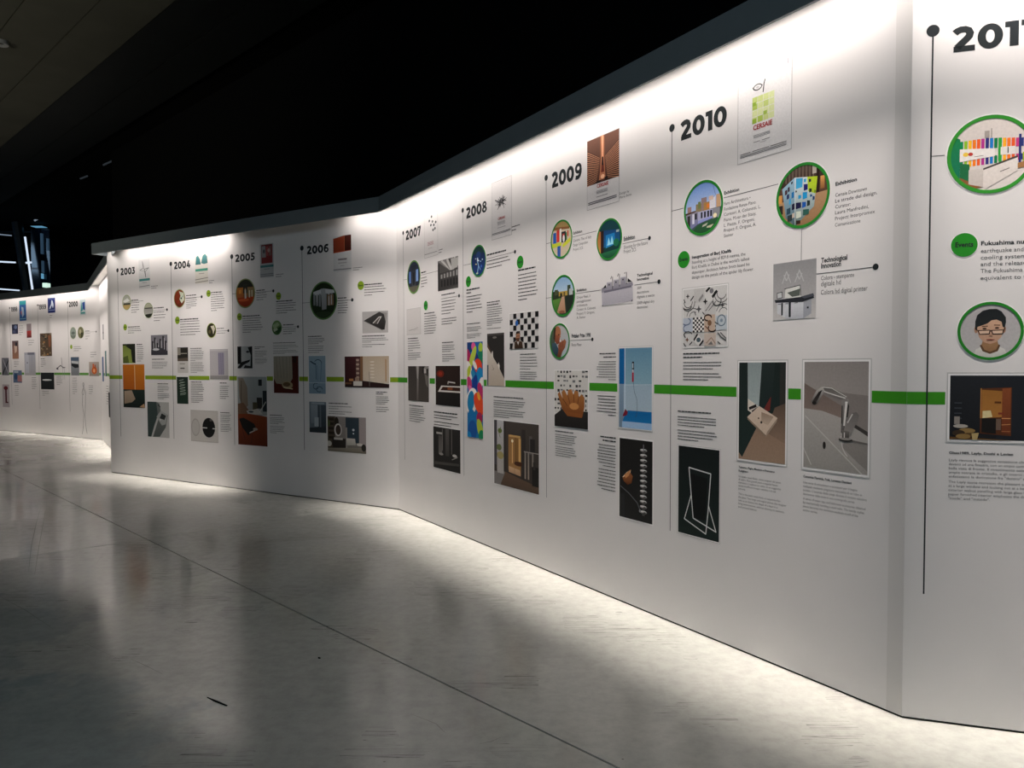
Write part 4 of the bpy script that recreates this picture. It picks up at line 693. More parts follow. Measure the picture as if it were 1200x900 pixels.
@pic
def p_worktop(c):
    c.R(0, 0, 1, 0.56, '#9aa0a2', '#8b8f8e'); c.P([(0.04, 0.02), (0.2, 0.02), (0.34, 0.15), (0.36, 0.42), (0.2, 0.5), (0.06, 0.3)], '#8a8074', '#77685a'); c.L([(0.14, 0.06), (0.12, 0.42)], 0.012, '#3f3a34'); c.R(0.72, 0.04, 0.84, 0.13, '#23262a'); c.R(0.86, 0.2, 1, 0.5, '#262b30'); c.R(0.66, 0.3, 0.84, 0.46, '#2b2a28'); c.R(0.52, 0.37, 0.68, 0.48, '#4a4434'); c.P([(0, 0.4), (0.2, 0.38), (0.4, 0.5), (0.3, 0.56), (0, 0.55)], '#6d5240')
    c.P([(0.3, 0.5), (0.7, 0.46), (0.86, 0.54), (0.4, 0.56)], '#b0aca6'); c.E(0.46, 0.51, 0.09, 0.014, '#3c4248'); c.L([(0.74, 0.52), (0.96, 0.36)], 0.014, '#b8b4b0'); c.P([(0, 0.55), (0.4, 0.54), (1, 0.57), (1, 1), (0, 1)], '#7c3a1e', '#5a2414')
    c.P([(0.04, 0.62), (0.2, 0.6), (0.56, 0.68), (0.62, 0.74), (0.36, 0.86), (0.14, 0.74)], '#1c1a1a'); c.L([(0.4, 0.82), (0.66, 0.76)], 0.014, '#b0aaa4'); c.L([(0.14, 0.74), (0.24, 0.92)], 0.01, '#3a2018'); c.L([(0.5, 0.84), (0.44, 0.98)], 0.01, '#3a2018'); c.E(0.6, 0.76, 0.08, 0.02, '#8f857c')
@pic
def p_bowl(c):
    c.R(0, 0, 1, 1, '#4a1c16'); c.P([(0, 0), (0.74, 0), (0.76, 0.6), (0.6, 0.78), (0.1, 0.74), (0, 0.6)], '#9c968a', '#8d8474'); 
    for i in range(5): c.L([(0.1 + i * 0.14, 0.02), (0.18 + i * 0.12, 0.6)], 0.012, '#6f6a5e')
    c.E(0.55, 0.78, 0.22, 0.1, '#9c8d6c'); c.E(0.52, 0.76, 0.15, 0.06, '#5f4a34'); c.L([(0.4, 0.84), (0.76, 0.88)], 0.03, '#c0b090'); c.R(0.78, 0, 0.92, 0.2, '#2a1512'); c.R(0.76, 0.18, 1, 1, '#3f1814', '#4f1e18')
@pic
def p_p2004(c):
    c.R(0, 0, 1, 1, '#d8d4cc'); c.P([(0.04, 0.38), (0.1, 0.12), (0.24, 0.08), (0.4, 0.22), (0.46, 0.38)], '#4f8a8c', '#3a6c70'); c.P([(0.46, 0.34), (0.62, 0.1), (0.78, 0.05), (0.94, 0.14), (0.98, 0.36), (0.7, 0.38)], '#5c8e90', '#3e7074'); c.R(0.02, 0.52, 0.98, 0.6, '#4a9a84'); c.L([(0.3, 0.68), (0.7, 0.68)], 0.025, '#a09c96'); c.L([(0, 0.87), (0.98, 0.83)], 0.025, '#8c8882'); c.L([(0, 0.96), (0.98, 0.93)], 0.025, '#8c8882')
@pic
def p_redart(c):
    c.R(0, 0, 1, 1, '#8a3a20', '#5a2414'); c.P([(0.45, 0.08), (0.9, 0.2), (0.96, 0.6), (0.7, 0.8), (0.5, 0.55), (0.6, 0.35)], '#c8ccb8'); c.E(0.66, 0.5, 0.08, 0.06, '#3a4a4c'); c.E(0.35, 0.7, 0.15, 0.1, '#7c2c1a'); c.E(0.8, 0.4, 0.05, 0.05, '#7c9a8c')
@pic
def p_horn(c):
    c.R(0, 0, 1, 1, '#2a281c'); c.P([(0.4, 0.2), (0.8, 0.15), (0.9, 0.4), (0.7, 0.8), (0.62, 0.5)], '#c0bca8'); c.E(0.3, 0.6, 0.15, 0.14, '#5a5434')
@pic
def p_smalldark(c):
    c.R(0, 0, 1, 0.52, '#2b2824'); c.R(0, 0.02, 0.3, 0.3, '#8f8a80'); c.R(0.2, 0.22, 0.9, 0.26, '#8f8a80'); c.P([(0, 0.44), (1, 0.4), (1, 0.56), (0, 0.56)], '#5d5248'); c.R(0, 0.54, 1, 1, '#c4c1bd'); c.R(0.2, 0.62, 0.7, 0.66, '#8c8882'); c.R(0.26, 0.8, 0.66, 0.84, '#3a3836')
@pic
def p_greentowel(c):
    c.R(0, 0, 1, 1, '#1d2c24', '#24362c'); 
    for i in range(6): c.L([(0.2 + i * 0.02, 0.14 + i * 0.1), (0.6 + i * 0.04, 0.1 + i * 0.1)], 0.02, '#a8b4a8'); c.L([(0.3, 0.18 + i * 0.1), (0.75, 0.2 + i * 0.09)], 0.014, '#8a988c')
@pic
def p_cabinet(c):
    c.R(0, 0, 1, 1, '#a8a4a8', '#b4b0b2'); c.R(0.46, 0.12, 0.78, 0.85, '#8b8698', '#938e9e'); 
    for i in range(3): c.R(0.5 + i * 0.1, 0.12, 0.52 + i * 0.1, 0.85, '#5c5670')
    c.R(0, 0.02, 1, 0.06, '#b8b4b6'); c.R(0, 0.88, 1, 1, '#8f8c8c')
@pic
def p_oval(c):
    c.R(0, 0, 1, 1, '#b3afab'); c.R(0.02, 0.03, 0.98, 0.97, '#bcb8b4'); c.E(0.18, 0.55, 0.16, 0.28, '#a39f9b'); c.E(0.18, 0.55, 0.13, 0.24, '#b4b0ac'); c.E(0.66, 0.54, 0.23, 0.31, '#161616'); c.L([(0.42, 0.55), (0.6, 0.55)], 0.03, '#c9c5c0'); c.L([(0.8, 0.56), (0.94, 0.56)], 0.03, '#c9c5c0'); c.E(0.74, 0.3, 0.05, 0.04, '#55514f')
@pic
def p_p2003(c):
    c.R(0, 0, 1, 1, '#d0cfd0'); c.L([(0.1, 0.36), (0.4, 0.3), (0.34, 0.06), (0.5, 0.34), (0.9, 0.3), (0.6, 0.42), (0.62, 0.62)], 0.022, '#6c6e70'); c.L([(0.1, 0.36), (0.6, 0.42)], 0.014, '#8c8e90'); c.L([(0.5, 0.34), (0.62, 0.62)], 0.03, '#5c5e60'); c.R(0.04, 0.66, 0.98, 0.74, '#3f8484'); c.L([(0.3, 0.8), (0.7, 0.8)], 0.02, '#9c9ca0'); c.L([(0.04, 0.93), (0.94, 0.91)], 0.025, '#88888c')
@pic
def p_tent(c):
    c.R(0, 0, 1, 1, '#a8aaa0', '#a8a898'); c.P([(0.05, 0.4), (0.6, 0.2), (0.9, 0.4), (0.3, 0.52)], '#d8d8d4'); c.R(0.1, 0.55, 0.95, 0.68, '#3a3e34'); c.R(0, 0.68, 1, 1, '#a8905c')
@pic
def p_road(c):
    c.R(0, 0, 1, 0.4, '#a0a08c'); c.R(0, 0.3, 1, 0.38, '#3c3e38'); c.R(0, 0.38, 1, 0.74, '#8d8c88', '#a09e98'); c.P([(0, 0.76), (1, 0.72), (1, 1), (0, 1)], '#23261f')
@pic
def p_bwcity(c):
    c.R(0, 0, 1, 1, '#77757c'); 
    for x, h in ((0.06, 0.3), (0.2, 0.12), (0.34, 0.4), (0.52, 0.2), (0.7, 0.06), (0.84, 0.3)): c.R(x, h, x + 0.09, 0.85, '#1f1e24'); c.R(x + 0.09, h + 0.1, x + 0.12, 0.8, '#c9c8cc')
    c.P([(0, 0.75), (0.5, 0.6), (1, 0.8), (1, 1), (0, 1)], '#3a3940'); c.E(0.3, 0.72, 0.2, 0.06, '#c0bfc4')
@pic
def p_greenroom(c):
    c.R(0, 0, 1, 1, '#6f7c3a', '#8c9a4c'); c.P([(0.2, 0.1), (1, 0.02), (1, 1), (0.74, 0.95), (0.66, 0.3)], '#1f221c'); c.R(0, 0, 1, 0.08, '#23261c'); c.P([(0, 0.7), (0.4, 0.6), (0.5, 1), (0, 1)], '#55602c')
@pic
def p_orange(c):
    c.R(0, 0, 1, 0.58, '#b86a1e', '#a8581a'); c.P([(0.5, 0), (1, 0), (1, 0.6), (0.54, 0.58)], '#c07424', '#b4641c'); c.R(0.54, 0.02, 0.57, 0.64, '#c9b08c'); c.P([(0, 0.58), (1, 0.58), (1, 1), (0, 1)], '#23302c', '#1a2220'); c.P([(0.05, 0.62), (0.4, 0.6), (0.56, 0.8), (0.4, 0.88), (0.04, 0.92)], '#a89480', '#8f7c6a'); c.P([(0.74, 0.98), (0.96, 0.9), (1, 1)], '#b08c6c')
@pic
def p_bwsink(c):
    c.R(0, 0, 1, 1, '#aeadab'); c.P([(0, 0), (0.42, 0), (0.5, 0.35), (0.3, 0.7), (0.16, 1), (0, 1)], '#3a4846', '#33403e'); c.P([(0.42, 0), (0.56, 0.04), (0.62, 0.24), (0.94, 0.36), (0.84, 0.7), (0.56, 0.98), (0.24, 1), (0.5, 0.5)], '#6c706e', '#4c5250'); c.P([(0.42, 0.42), (0.62, 0.24), (0.92, 0.36), (0.84, 0.62), (0.66, 0.66)], '#9a9c9a'); c.P([(0.56, 0.46), (0.66, 0.32), (0.86, 0.38), (0.78, 0.5)], '#2a2e2d'); c.E(0.6, 0.5, 0.03, 0.02, '#c9c9c7'); c.L([(0.5, 0.08), (0.6, 0.14)], 0.03, '#23292a')
@pic
def p_p2000(c):
    c.R(0, 0, 1, 1, '#b8c8cc'); c.P([(0.1, 0.8), (0.3, 0.1), (0.5, 0.7)], '#3c8c90'); c.P([(0.4, 0.2), (0.9, 0.14), (0.9, 0.7), (0.5, 0.64)], '#23468a'); c.R(0.1, 0.82, 0.9, 0.92, '#2c8c88')
@pic
def p_p1999(c):
    c.R(0, 0, 1, 1, '#1f2c68'); c.P([(0.5, 0.15), (0.66, 0.2), (0.8, 0.5), (0.7, 0.7), (0.55, 0.5), (0.3, 0.76), (0.2, 0.68), (0.46, 0.4)], '#c8d0dc'); c.R(0.1, 0.8, 0.9, 0.84, '#8c98c0'); c.R(0.08, 0.04, 0.92, 0.09, '#5c6ca0')
@pic
def p_p1998(c):
    c.R(0, 0, 1, 1, '#2c5c98'); c.R(0, 0, 1, 0.2, '#2c8c94'); c.P([(0.3, 0.3), (0.6, 0.34), (0.7, 0.7), (0.4, 0.84)], '#a8b8cc'); c.P([(0.16, 0.5), (0.36, 0.55), (0.3, 0.75)], '#b84c3c'); c.R(0.08, 0.88, 0.92, 0.92, '#88b8d0')
@pic
def p_grey1(c): c.R(0, 0, 1, 1, '#8a948c'); c.E(0.5, 0.5, 0.3, 0.14, '#5c6660'); c.R(0, 0.7, 1, 1, '#6c746c')
@pic
def p_grey2(c): c.R(0, 0, 1, 1, '#6f6c50'); c.E(0.4, 0.4, 0.2, 0.2, '#a8a488'); c.R(0.5, 0.5, 1, 1, '#3f3e2c')
@pic
def p_bath(c): c.R(0, 0, 1, 1, '#8a9098', '#787c80'); c.R(0, 0, 1, 0.2, '#4c5c70'); c.P([(0.05, 0.3), (0.9, 0.36), (0.95, 0.56), (0.5, 0.6), (0.05, 0.46)], '#23282c'); c.P([(0.1, 0.2), (0.9, 0.26), (0.9, 0.38), (0.1, 0.34)], '#b8bcc0')
@pic
def p_vase(c): c.R(0, 0, 1, 1, '#b0a49c', '#8c847c'); c.E(0.52, 0.6, 0.26, 0.26, '#c8602c'); c.R(0.36, 0.14, 0.5, 0.5, '#c8602c'); c.E(0.5, 0.62, 0.1, 0.14, '#e8a878'); c.R(0.56, 0.2, 0.66, 0.5, '#a84c20')
@pic
def p_brown(c):
    c.R(0, 0, 1, 1, '#5a4a3c'); r = random.Random(4)
    for i in range(26): x, y = r.random(), r.random(); c.R(x, y, x + 0.14, y + 0.07, r.choice(['#7c6a50', '#3a3028', '#8f8068', '#2c3430', '#a87c4c']))
    c.P([(0.7, 0.1), (0.95, 0.1), (0.9, 0.6), (0.74, 0.6)], '#8c5c44')
@pic
def p_darkbar(c): c.R(0, 0, 1, 1, '#2b3032', '#23282a'); c.E(0.46, 0.44, 0.36, 0.05, '#dfe2e2')
@pic
def p_dk1(c): c.R(0, 0, 1, 1, '#2c3048'); c.E(0.6, 0.3, 0.25, 0.2, '#6c7898'); c.R(0.1, 0.6, 0.6, 0.9, '#4c506c')
@pic
def p_redbot(c): c.R(0, 0, 1, 0.5, '#8c8084'); c.R(0, 0.5, 1, 1, '#a83c38', '#5c2c2c')
@pic
def p_brn2(c): c.R(0, 0, 1, 1, '#5a4c50', '#9c7058'); c.P([(0.3, 0.3), (0.8, 0.2), (0.7, 0.6), (0.4, 0.7)], '#c0a898'); c.R(0.5, 0.1, 0.8, 0.3, '#23222c')
@pic
def p_whiteshower(c): c.R(0, 0, 1, 1, '#a3a5b0', '#a9a8ac'); c.R(0.3, 0.0, 0.9, 0.1, '#6c6e7c'); c.R(0.06, 0.1, 0.4, 0.9, '#b4b6c0'); c.L([(0.7, 0.1), (0.62, 0.9)], 0.02, '#8c8e9c'); c.E(0.26, 0.45, 0.04, 0.03, '#3c3c48')
@pic
def p_bwx(c): c.R(0, 0, 1, 1, '#6c6c74'); c.L([(0, 1), (1, 0.1)], 0.1, '#23242c'); c.L([(0.2, 0.1), (0.9, 0.9)], 0.06, '#b0b0b8')
@pic
def p_collage(c): c.R(0, 0, 1, 1, '#5c6c88'); c.R(0.5, 0.4, 1, 0.9, '#a87474'); c.E(0.3, 0.5, 0.2, 0.25, '#2c4c6c'); c.R(0.1, 0.05, 0.6, 0.2, '#a8b4c0')
@pic
def p_redvase(c): c.R(0, 0, 1, 1, '#b4acb0'); c.E(0.5, 0.16, 0.3, 0.09, '#6c2028'); c.R(0.4, 0.2, 0.62, 0.78, '#54202c'); c.R(0.4, 0.76, 0.8, 0.82, '#54202c')
@pic
def p_bluestrip(c): c.R(0, 0, 1, 1, '#2c4c80', '#3c5c8c')
@pic
def p_tealstrip(c): c.R(0, 0, 1, 1, '#3c6c70', '#2c5458')
@pic
def p_darkstrip(c): c.R(0, 0, 1, 1, '#2c2c30'); c.R(0.2, 0.3, 0.8, 0.5, '#5c5c60')
@pic
def p_greystrip(c): c.R(0, 0, 1, 1, '#8c8c90'); c.R(0, 0.5, 1, 0.6, '#4c4c50')
@pic
def p_figure(c):
    k = '#6c6a6c'; w = 0.012
    c.arc(0.45, 0.04, 0.1, 0.03, 0, 360, w, k, 12)
    c.L([(0.42, 0.07), (0.4, 0.11), (0.2, 0.2), (0.3, 0.24), (0.22, 0.42), (0.4, 0.62), (0.3, 0.86), (0.1, 1)], w, k)
    c.L([(0.5, 0.07), (0.56, 0.11), (0.8, 0.2), (0.74, 0.25), (0.72, 0.4), (0.6, 0.62), (0.68, 0.82), (0.86, 0.98)], w, k)
    c.L([(0.42, 0.12), (0.52, 0.2), (0.4, 0.24)], w, k)
@pic
def p_lampsk(c):
    k = '#3a3c48'
    c.L([(0.1, 0.5), (0.5, 0.36), (0.62, 0.42)], 0.04, k); c.L([(0.6, 0.02), (0.66, 0.4), (0.78, 0.5)], 0.03, k); c.L([(0.08, 0.5), (0.26, 0.52)], 0.06, k); c.L([(0.7, 0.4), (0.72, 1)], 0.02, '#8c8c98'); c.L([(0.86, 0.44), (0.88, 1)], 0.02, '#8c8c98'); c.L([(0.66, 0.44), (0.96, 0.46)], 0.03, k)
ITEMS = [
{'k': 'mark', 'seg': 'N', 'label': 'thin black timeline line with round dot left of numeral 2011, nearest one', 's': 0.0749, 'z': (0.5406, 2.8666), 'dr': 0.0241, 'br': [(0.0782, 2.3588, 0.1249, 2.3581, 0.0)]},
{'k': 'year', 'seg': 'N', 'label': 'dark grey year numeral cut off by the right edge of the picture', 'r': (0.1482, 0.4377, 2.7688, 2.8664), 't': '2011'},
{'k': 'rnd', 'seg': 'N', 'label': 'green ringed round photo of a colourful tile showroom, cut by right edge', 'c': (0.2898, 2.3479, 0.1565), 'key': 'showroom', 'ring': '#2e8f28'},
{'k': 'badge', 'seg': 'N', 'label': 'large green Events disc beside the Fukushima paragraph', 'c': (0.2017, 1.9898, 0.0481)},
{'k': 'text', 'seg': 'N', 'label': 'Fukushima paragraph beside the large green Events disc', 's': (0.2617, 0.5632), 'lines': [(1.9919, 'Fukushima nuclear disaster', 1), (1.962, 'earthquake and tsunami', 0), (1.9351, 'cooling system failures', 0), (1.9083, 'and the release of', 0), (1.8807, 'The Fukushima site was', 0), (1.8524, 'equivalent to the level', 0)]},
{'k': 'rnd', 'seg': 'N', 'label': 'green ringed round portrait of a dark haired person with glasses', 'c': (0.3002, 1.6383, 0.118), 'key': 'portrait', 'ring': '#1d7d20'},
{'k': 'pic', 'seg': 'N', 'label': 'wide dark photo print of a lit sauna room, near the right edge', 'r': (0.1598, 0.4945, 1.1946, 1.4578), 'name': 'photo_print', 'key': 'sauna', 'bd': 0.0125},
{'k': 'text', 'seg': 'N', 'label': 'long two paragraph caption under the dark sauna photo', 's': (0.1601, 0.545), 'lines': [(1.1385, 'Glass1989, Layly, Doshi e Levien', 1), (1.1084, 'Layly rievoca la suggestiva sensazione che si prova stando', 0), (1.0914, 'davanti ad una finestra, con un ampio camino ed una', 0), (1.0744, 'bella vista di fronte. Il rivestimento esterno in noce con', 0), (1.0574, 'ampie vetrate in cristallo, e gli interni con arredi', 0), (1.0404, 'enfatizzano la distinzione fra "dentro" e "fuori".', 0), (1.0184, 'The Layly sauna recreates the pleasant sensation of sitting', 0), (1.0014, 'at a large window and looking out at a beautiful view. The', 0), (0.9843, 'exterior walnut panelling with large glass windows and the', 0), (0.9673, 'papier furnished interior emphasize the distinction between', 0), (0.9502, '"inside" and "outside".', 0)]},
{'k': 'stripe', 'seg': 'N', 'label': 'green stripe piece on the nearest wall bay left of the sauna photo', 'p': [(-0.1074, 0.1426)], 'z': (1.3373, 1.3896)},
{'k': 'mark', 'seg': 'R', 'label': 'thin timeline line with round dot between the pale blue photo and the wire stand photo', 's': 4.1631, 'z': (0.5388, 2.8623), 'dr': 0.0223, 'br': [(4.1606, 2.3903, 4.2613, 2.3891, 0.0), (4.5601, 2.3892, 4.9269, 2.3899, 0.0), (5.0682, 2.1546, 5.0702, 2.001, 0.0), (5.1534, 1.9277, 5.4583, 1.9263, 0.014)]},
{'k': 'year', 'seg': 'R', 'label': 'dark grey year numeral 2010 beside the green apple poster', 'r': (4.2369, 4.5848, 2.77, 2.8759), 't': '2010'},
{'k': 'pic', 'seg': 'R', 'label': 'outlined white poster with green tiled apple beside numeral 2010', 'r': (4.6643, 5.0019, 2.5433, 2.9969), 'name': 'exhibition_poster', 'key': 'p2010', 'bd': -1},
{'k': 'rnd', 'seg': 'R', 'label': 'green ringed round photo of white buildings under blue sky, below numeral 2010', 'c': (4.4148, 2.364, 0.1494), 'key': 'plaza', 'ring': '#23822b'},
{'k': 'text', 'seg': 'R', 'label': 'exhibition paragraph between the two round photos of 2010', 's': (4.5701, 4.8178), 'lines': [(2.4134, 'Exhibition', 1), (2.3572, 'Fare Architettura •', 0), (2.328, 'Fondazione Renzo Piano.', 0), (2.2997, 'Curatori: A. Colonetti, L.', 0), (2.2713, 'Piano, M.van der Staay,', 0), (2.2434, 'L. Piazza, F. Origoni.', 0), (2.216, 'Project: F. Origoni, A.', 0), (2.1881, 'Steiner', 0)]},
{'k': 'rnd', 'seg': 'R', 'label': 'green ringed round photo of a cube clad in blue and white tiles', 'c': (5.0701, 2.3071, 0.1538), 'key': 'cube', 'ring': '#23822b'},
{'k': 'text', 'seg': 'R', 'label': 'paragraph headed Exhibition naming Cersaie Downtown, right of the tiled cube photo', 's': (5.252, 5.4607), 'lines': [(2.3227, 'Exhibition', 1), (2.2726, 'Cersaie Downtown', 0), (2.246, 'Le strade del design.', 0), (2.2197, 'Curator:', 0), (2.1935, 'Laura Manfredini,', 0), (2.1665, 'Project: Interpromex', 0), (2.1379, 'Comunicazione', 0)]},
{'k': 'pic', 'seg': 'R', 'label': 'grey picture of a digital printing machine below the tiled cube photo', 'r': (4.9026, 5.1544, 1.7235, 2.0009), 'name': 'photo_print', 'key': 'printer', 'bd': 0},
{'k': 'text', 'seg': 'R', 'label': 'paragraph headed Technological Innovation right of the grey printer picture', 's': (5.1806, 5.4205), 'lines': [(1.986, 'Technological', 1), (1.9604, 'Innovation', 1), (1.9051, 'Colora - stampante', 0), (1.8775, 'digitale hd', 0), (1.8388, 'Colora hd digital printer', 0)]},
{'k': 'badge', 'seg': 'R', 'label': 'green Events disc left of the Burj Khalifa paragraph', 'c': (4.2656, 2.1004, 0.048)},
{'k': 'text', 'seg': 'R', 'label': 'Burj Khalifa paragraph below the round plaza photo', 's': (4.3312, 4.7773), 'lines': [(2.1039, 'Inauguration of Burj Khalifa', 1), (2.0755, 'Standing at a height of 829.8 metres, the', 0), (2.048, "Burj Khalifa in Dubai is the world's tallest", 0), (2.02, 'skyscraper. Architect Adrian Smith based his', 0), (1.992, 'design on the petals of the spider lily flower.', 0)]},
{'k': 'pic', 'seg': 'R', 'label': 'framed picture of patterned cement tiles in black, grey and blue', 'r': (4.2632, 4.5979, 1.6086, 1.9288), 'name': 'photo_print', 'key': 'tiles', 'bd': 0.0093},
{'k': 'greek', 'seg': 'R', 'label': 'small caption under the patterned tile picture', 's': (4.2656, 4.5858), 't': [1.5687, 1.5483], 'p': [(1.5193, 1.4844, 3), (1.4573, 1.4234, 3)], 'ra': 0},
{'k': 'greek', 'seg': 'R', 'label': 'small caption above the white wire frame photo', 's': (4.2222, 4.5427), 't': [1.2417], 'p': [(1.2104, 1.1623, 4), (1.1339, 1.0828, 4)], 'ra': 0},
{'k': 'pic', 'seg': 'R', 'label': 'dark photo print of a white bent wire stand beside the 2010 line', 'r': (4.2314, 4.5504, 0.5453, 1.0447), 'name': 'photo_print', 'key': 'wire', 'bd': 0.0081},
{'k': 'pic', 'seg': 'R', 'label': 'photo print of a tilted white basin against dark green wall', 'r': (4.6852, 4.9851, 1.0156, 1.5169), 'name': 'photo_print', 'key': 'sink', 'bd': 0.0129},
{'k': 'text', 'seg': 'R', 'label': 'caption naming Flight under the tilted basin photo', 's': (4.6861, 4.9959), 'lines': [(0.9714, 'Tetramo, Flight, Massimo e Francesco', 1), (0.9516, 'Rodighiero', 1), (0.9221, 'Un lavabo quasi fluido, come sospeso dal piano', 0), (0.9059, 'di vetro. Due grandi piani e angolati fanno', 0), (0.8898, 'elemento e scegliere un catino in un soggiorno', 0), (0.8736, 'senza modificare troppo estetica e la sua', 0), (0.8575, 'persona.', 0), (0.8305, 'This is the basin made fluid, as suspended for', 0), (0.8135, 'the glass. Two large and angled planes, the designer', 0), (0.7964, 'asks us to choose the shape of a basin in a', 0), (0.7793, 'living environment, without altering its aesthetic', 0), (0.7622, 'and personal balance.', 0)]},
{'k': 'pic', 'seg': 'R', 'label': 'large photo print of a chrome bent tap on a white basin', 'r': (5.0937, 5.4327, 1.0169, 1.5175), 'name': 'photo_print', 'key': 'tap', 'bd': 0.0141},
{'k': 'text', 'seg': 'R', 'label': 'caption headed Ceramica under the chrome tap photo', 's': (5.0939, 5.431), 'lines': [(0.9714, 'Ceramica Flaminia, Fold, Lorenzo Damiani', 1), (0.9428, 'Una serie di miscelatori e accessori per il bagno', 0), (0.9244, 'realizzati mediante piegatura meccanica di un tubo in', 0), (0.9059, "acciaio. L'essenza della piega diventa il motivo estetico", 0), (0.8875, 'dominante della serie in una coreografia aerea.', 0), (0.8649, 'A series of mixer taps and bathroom accessories obtained', 0), (0.8465, 'by mechanically bending a steel tube. The bendy stylise', 0), (0.828, 'pieces becomes the dominant aesthetic motif of the', 0), (0.8096, 'entire series.', 0)]},
{'k': 'mark', 'seg': 'R', 'label': 'thin timeline line with round dot left of the wooden hand photo', 's': 2.8404, 'z': (0.5408, 2.856), 'dr': 0.0213, 'br': [(2.8406, 2.3859, 2.9, 2.3826, 0.0), (3.1712, 2.3847, 3.4438, 2.3848, 0.0), (3.7151, 2.2628, 3.9716, 2.2647, 0.0122), (2.8353, 1.9933, 2.9049, 1.9928, 0.0), (3.2048, 1.9939, 3.4964, 1.9972, 0.0), (3.8326, 1.9954, 4.0576, 1.9973, 0.0134), (3.1364, 1.6769, 3.4001, 1.6786, 0.0122)]},
{'k': 'year', 'seg': 'R', 'label': 'dark grey year numeral 2009 beside the copper arch poster', 'r': (2.9162, 3.2799, 2.766, 2.8723), 't': '2009'},
{'k': 'pic', 'seg': 'R', 'label': 'copper and black poster of a ribbed arch beside numeral 2009', 'r': (3.342, 3.6793, 2.5366, 2.9874), 'name': 'exhibition_poster', 'key': 'p2009', 'bd': -1},
{'k': 'text', 'seg': 'R', 'label': 'two line designer credit right of the copper 2009 poster', 's': (3.6842, 3.8015), 'lines': [(2.5799, 'Design by', 0), (2.5554, 'Maria Botti', 0)]},
{'k': 'rnd', 'seg': 'R', 'label': 'green ringed round photo of colourful wall graphics, left of the 2009 pair', 'c': (3.0348, 2.3901, 0.1348), 'key': 'expo', 'ring': '#23822b'},
{'k': 'text', 'seg': 'R', 'label': 'exhibition paragraph between the two upper round photos of 2009', 's': (3.1794, 3.3876), 'lines': [(2.4085, 'Exhibition', 1), (2.3568, 'Ceramic Tiles of Italy', 0), (2.3266, 'Design Competition', 0), (2.2964, 'Project: 2CS', 0)]},
{'k': 'rnd', 'seg': 'R', 'label': 'green ringed round photo of a dark blue exhibit, upper right of 2009', 'c': (3.5786, 2.3124, 0.1331), 'key': 'blueexpo', 'ring': '#23822b'},
{'k': 'text', 'seg': 'R', 'label': 'exhibition paragraph right of the dark blue round photo', 's': (3.7279, 3.9548), 'lines': [(2.2928, 'Exhibition', 1), (2.2425, 'Shooting for the future', 0), (2.216, 'Project: 2CS', 0)]},
{'k': 'rnd', 'seg': 'R', 'label': 'green ringed round photo of a garden path, middle of the 2009 column', 'c': (3.0558, 1.993, 0.1458), 'key': 'garden', 'ring': '#23822b'},
{'k': 'text', 'seg': 'R', 'label': 'exhibition paragraph right of the garden path photo', 's': (3.221, 3.4354), 'lines': [(2.0146, 'Exhibition', 1), (1.9671, 'Cinque Paesi, 3', 0), (1.9393, 'paesaggi/scenari', 0), (1.912, 'architettura', 0), (1.8848, 'Curator: A. Colonetti', 0), (1.8569, 'Project: F. Origoni,', 0), (1.8302, 'A. Steiner', 0)]},
{'k': 'pic', 'seg': 'R', 'label': 'cut-out picture of a pale grey glazing machine, right of the garden photo', 'r': (3.501, 3.8205, 1.8885, 2.0847), 'name': 'photo_print', 'key': 'machine', 'bd': 0},
{'k': 'text', 'seg': 'R', 'label': 'paragraph headed Technological Innovation right of the glazing machine', 's': (3.8576, 4.0175), 'lines': [(2.0517, 'Technological', 1), (2.0268, 'Innovation', 1), (1.9749, '2009', 0), (1.9479, 'decorazione', 0), (1.9208, 'digitale a secco', 0), (1.8845, '2009 digital dry', 0), (1.8574, 'decoration', 0)]},
{'k': 'rnd', 'seg': 'R', 'label': 'green ringed round photo of a person with clasped hands, lowest of 2009', 'c': (3.0118, 1.677, 0.1264), 'key': 'hands', 'ring': '#23822b'},
{'k': 'text', 'seg': 'R', 'label': 'two line Pritzker Prize note beside the clasped hands photo', 's': (3.1611, 3.3792), 'lines': [(1.7114, 'Pritzker Prize 1998', 1), (1.6527, 'Renzo Piano', 0)]},
{'k': 'pic', 'seg': 'R', 'label': 'photo print of a wooden hand shaped seat before mosaic', 'r': (2.9481, 3.3528, 1.074, 1.469), 'name': 'photo_print', 'key': 'hand', 'bd': 0.0059},
{'k': 'greek', 'seg': 'R', 'label': 'small caption under the wooden hand photo', 's': (2.9553, 3.2221), 't': [1.0384], 'p': [(1.0139, 0.9533, 5), (0.9287, 0.8655, 5)], 'ra': 0},
{'k': 'pic', 'seg': 'R', 'label': 'pale blue photo print of a hanging red and black hand shower', 'r': (3.6843, 3.9983, 1.1139, 1.6118), 'name': 'photo_print', 'key': 'lamp', 'bd': 0.0089},
{'k': 'greek', 'seg': 'R', 'label': 'right aligned caption left of the pale blue photo, above the stripe', 's': (3.4453, 3.6512), 't': [1.5813, 1.5588], 'p': [(1.5285, 1.4132, 8)], 'ra': 1},
{'k': 'greek', 'seg': 'R', 'label': 'right aligned caption left of the pale blue photo, below the stripe', 's': (3.4453, 3.6512), 't': [], 'p': [(1.3062, 1.1849, 7)], 'ra': 1},
{'k': 'pic', 'seg': 'R', 'label': 'dark photo print of a stack of silver coils below the pale blue photo', 'r': (3.6908, 4.0069, 0.5472, 1.0463), 'name': 'photo_print', 'key': 'spiral', 'bd': 0.0079},
{'k': 'greek', 'seg': 'R', 'label': 'right aligned caption left of the dark silver coil photo', 's': (3.4453, 3.6512), 't': [1.0397, 1.0171], 'p': [(0.9871, 0.8512, 8), (0.8256, 0.6979, 7)], 'ra': 1},
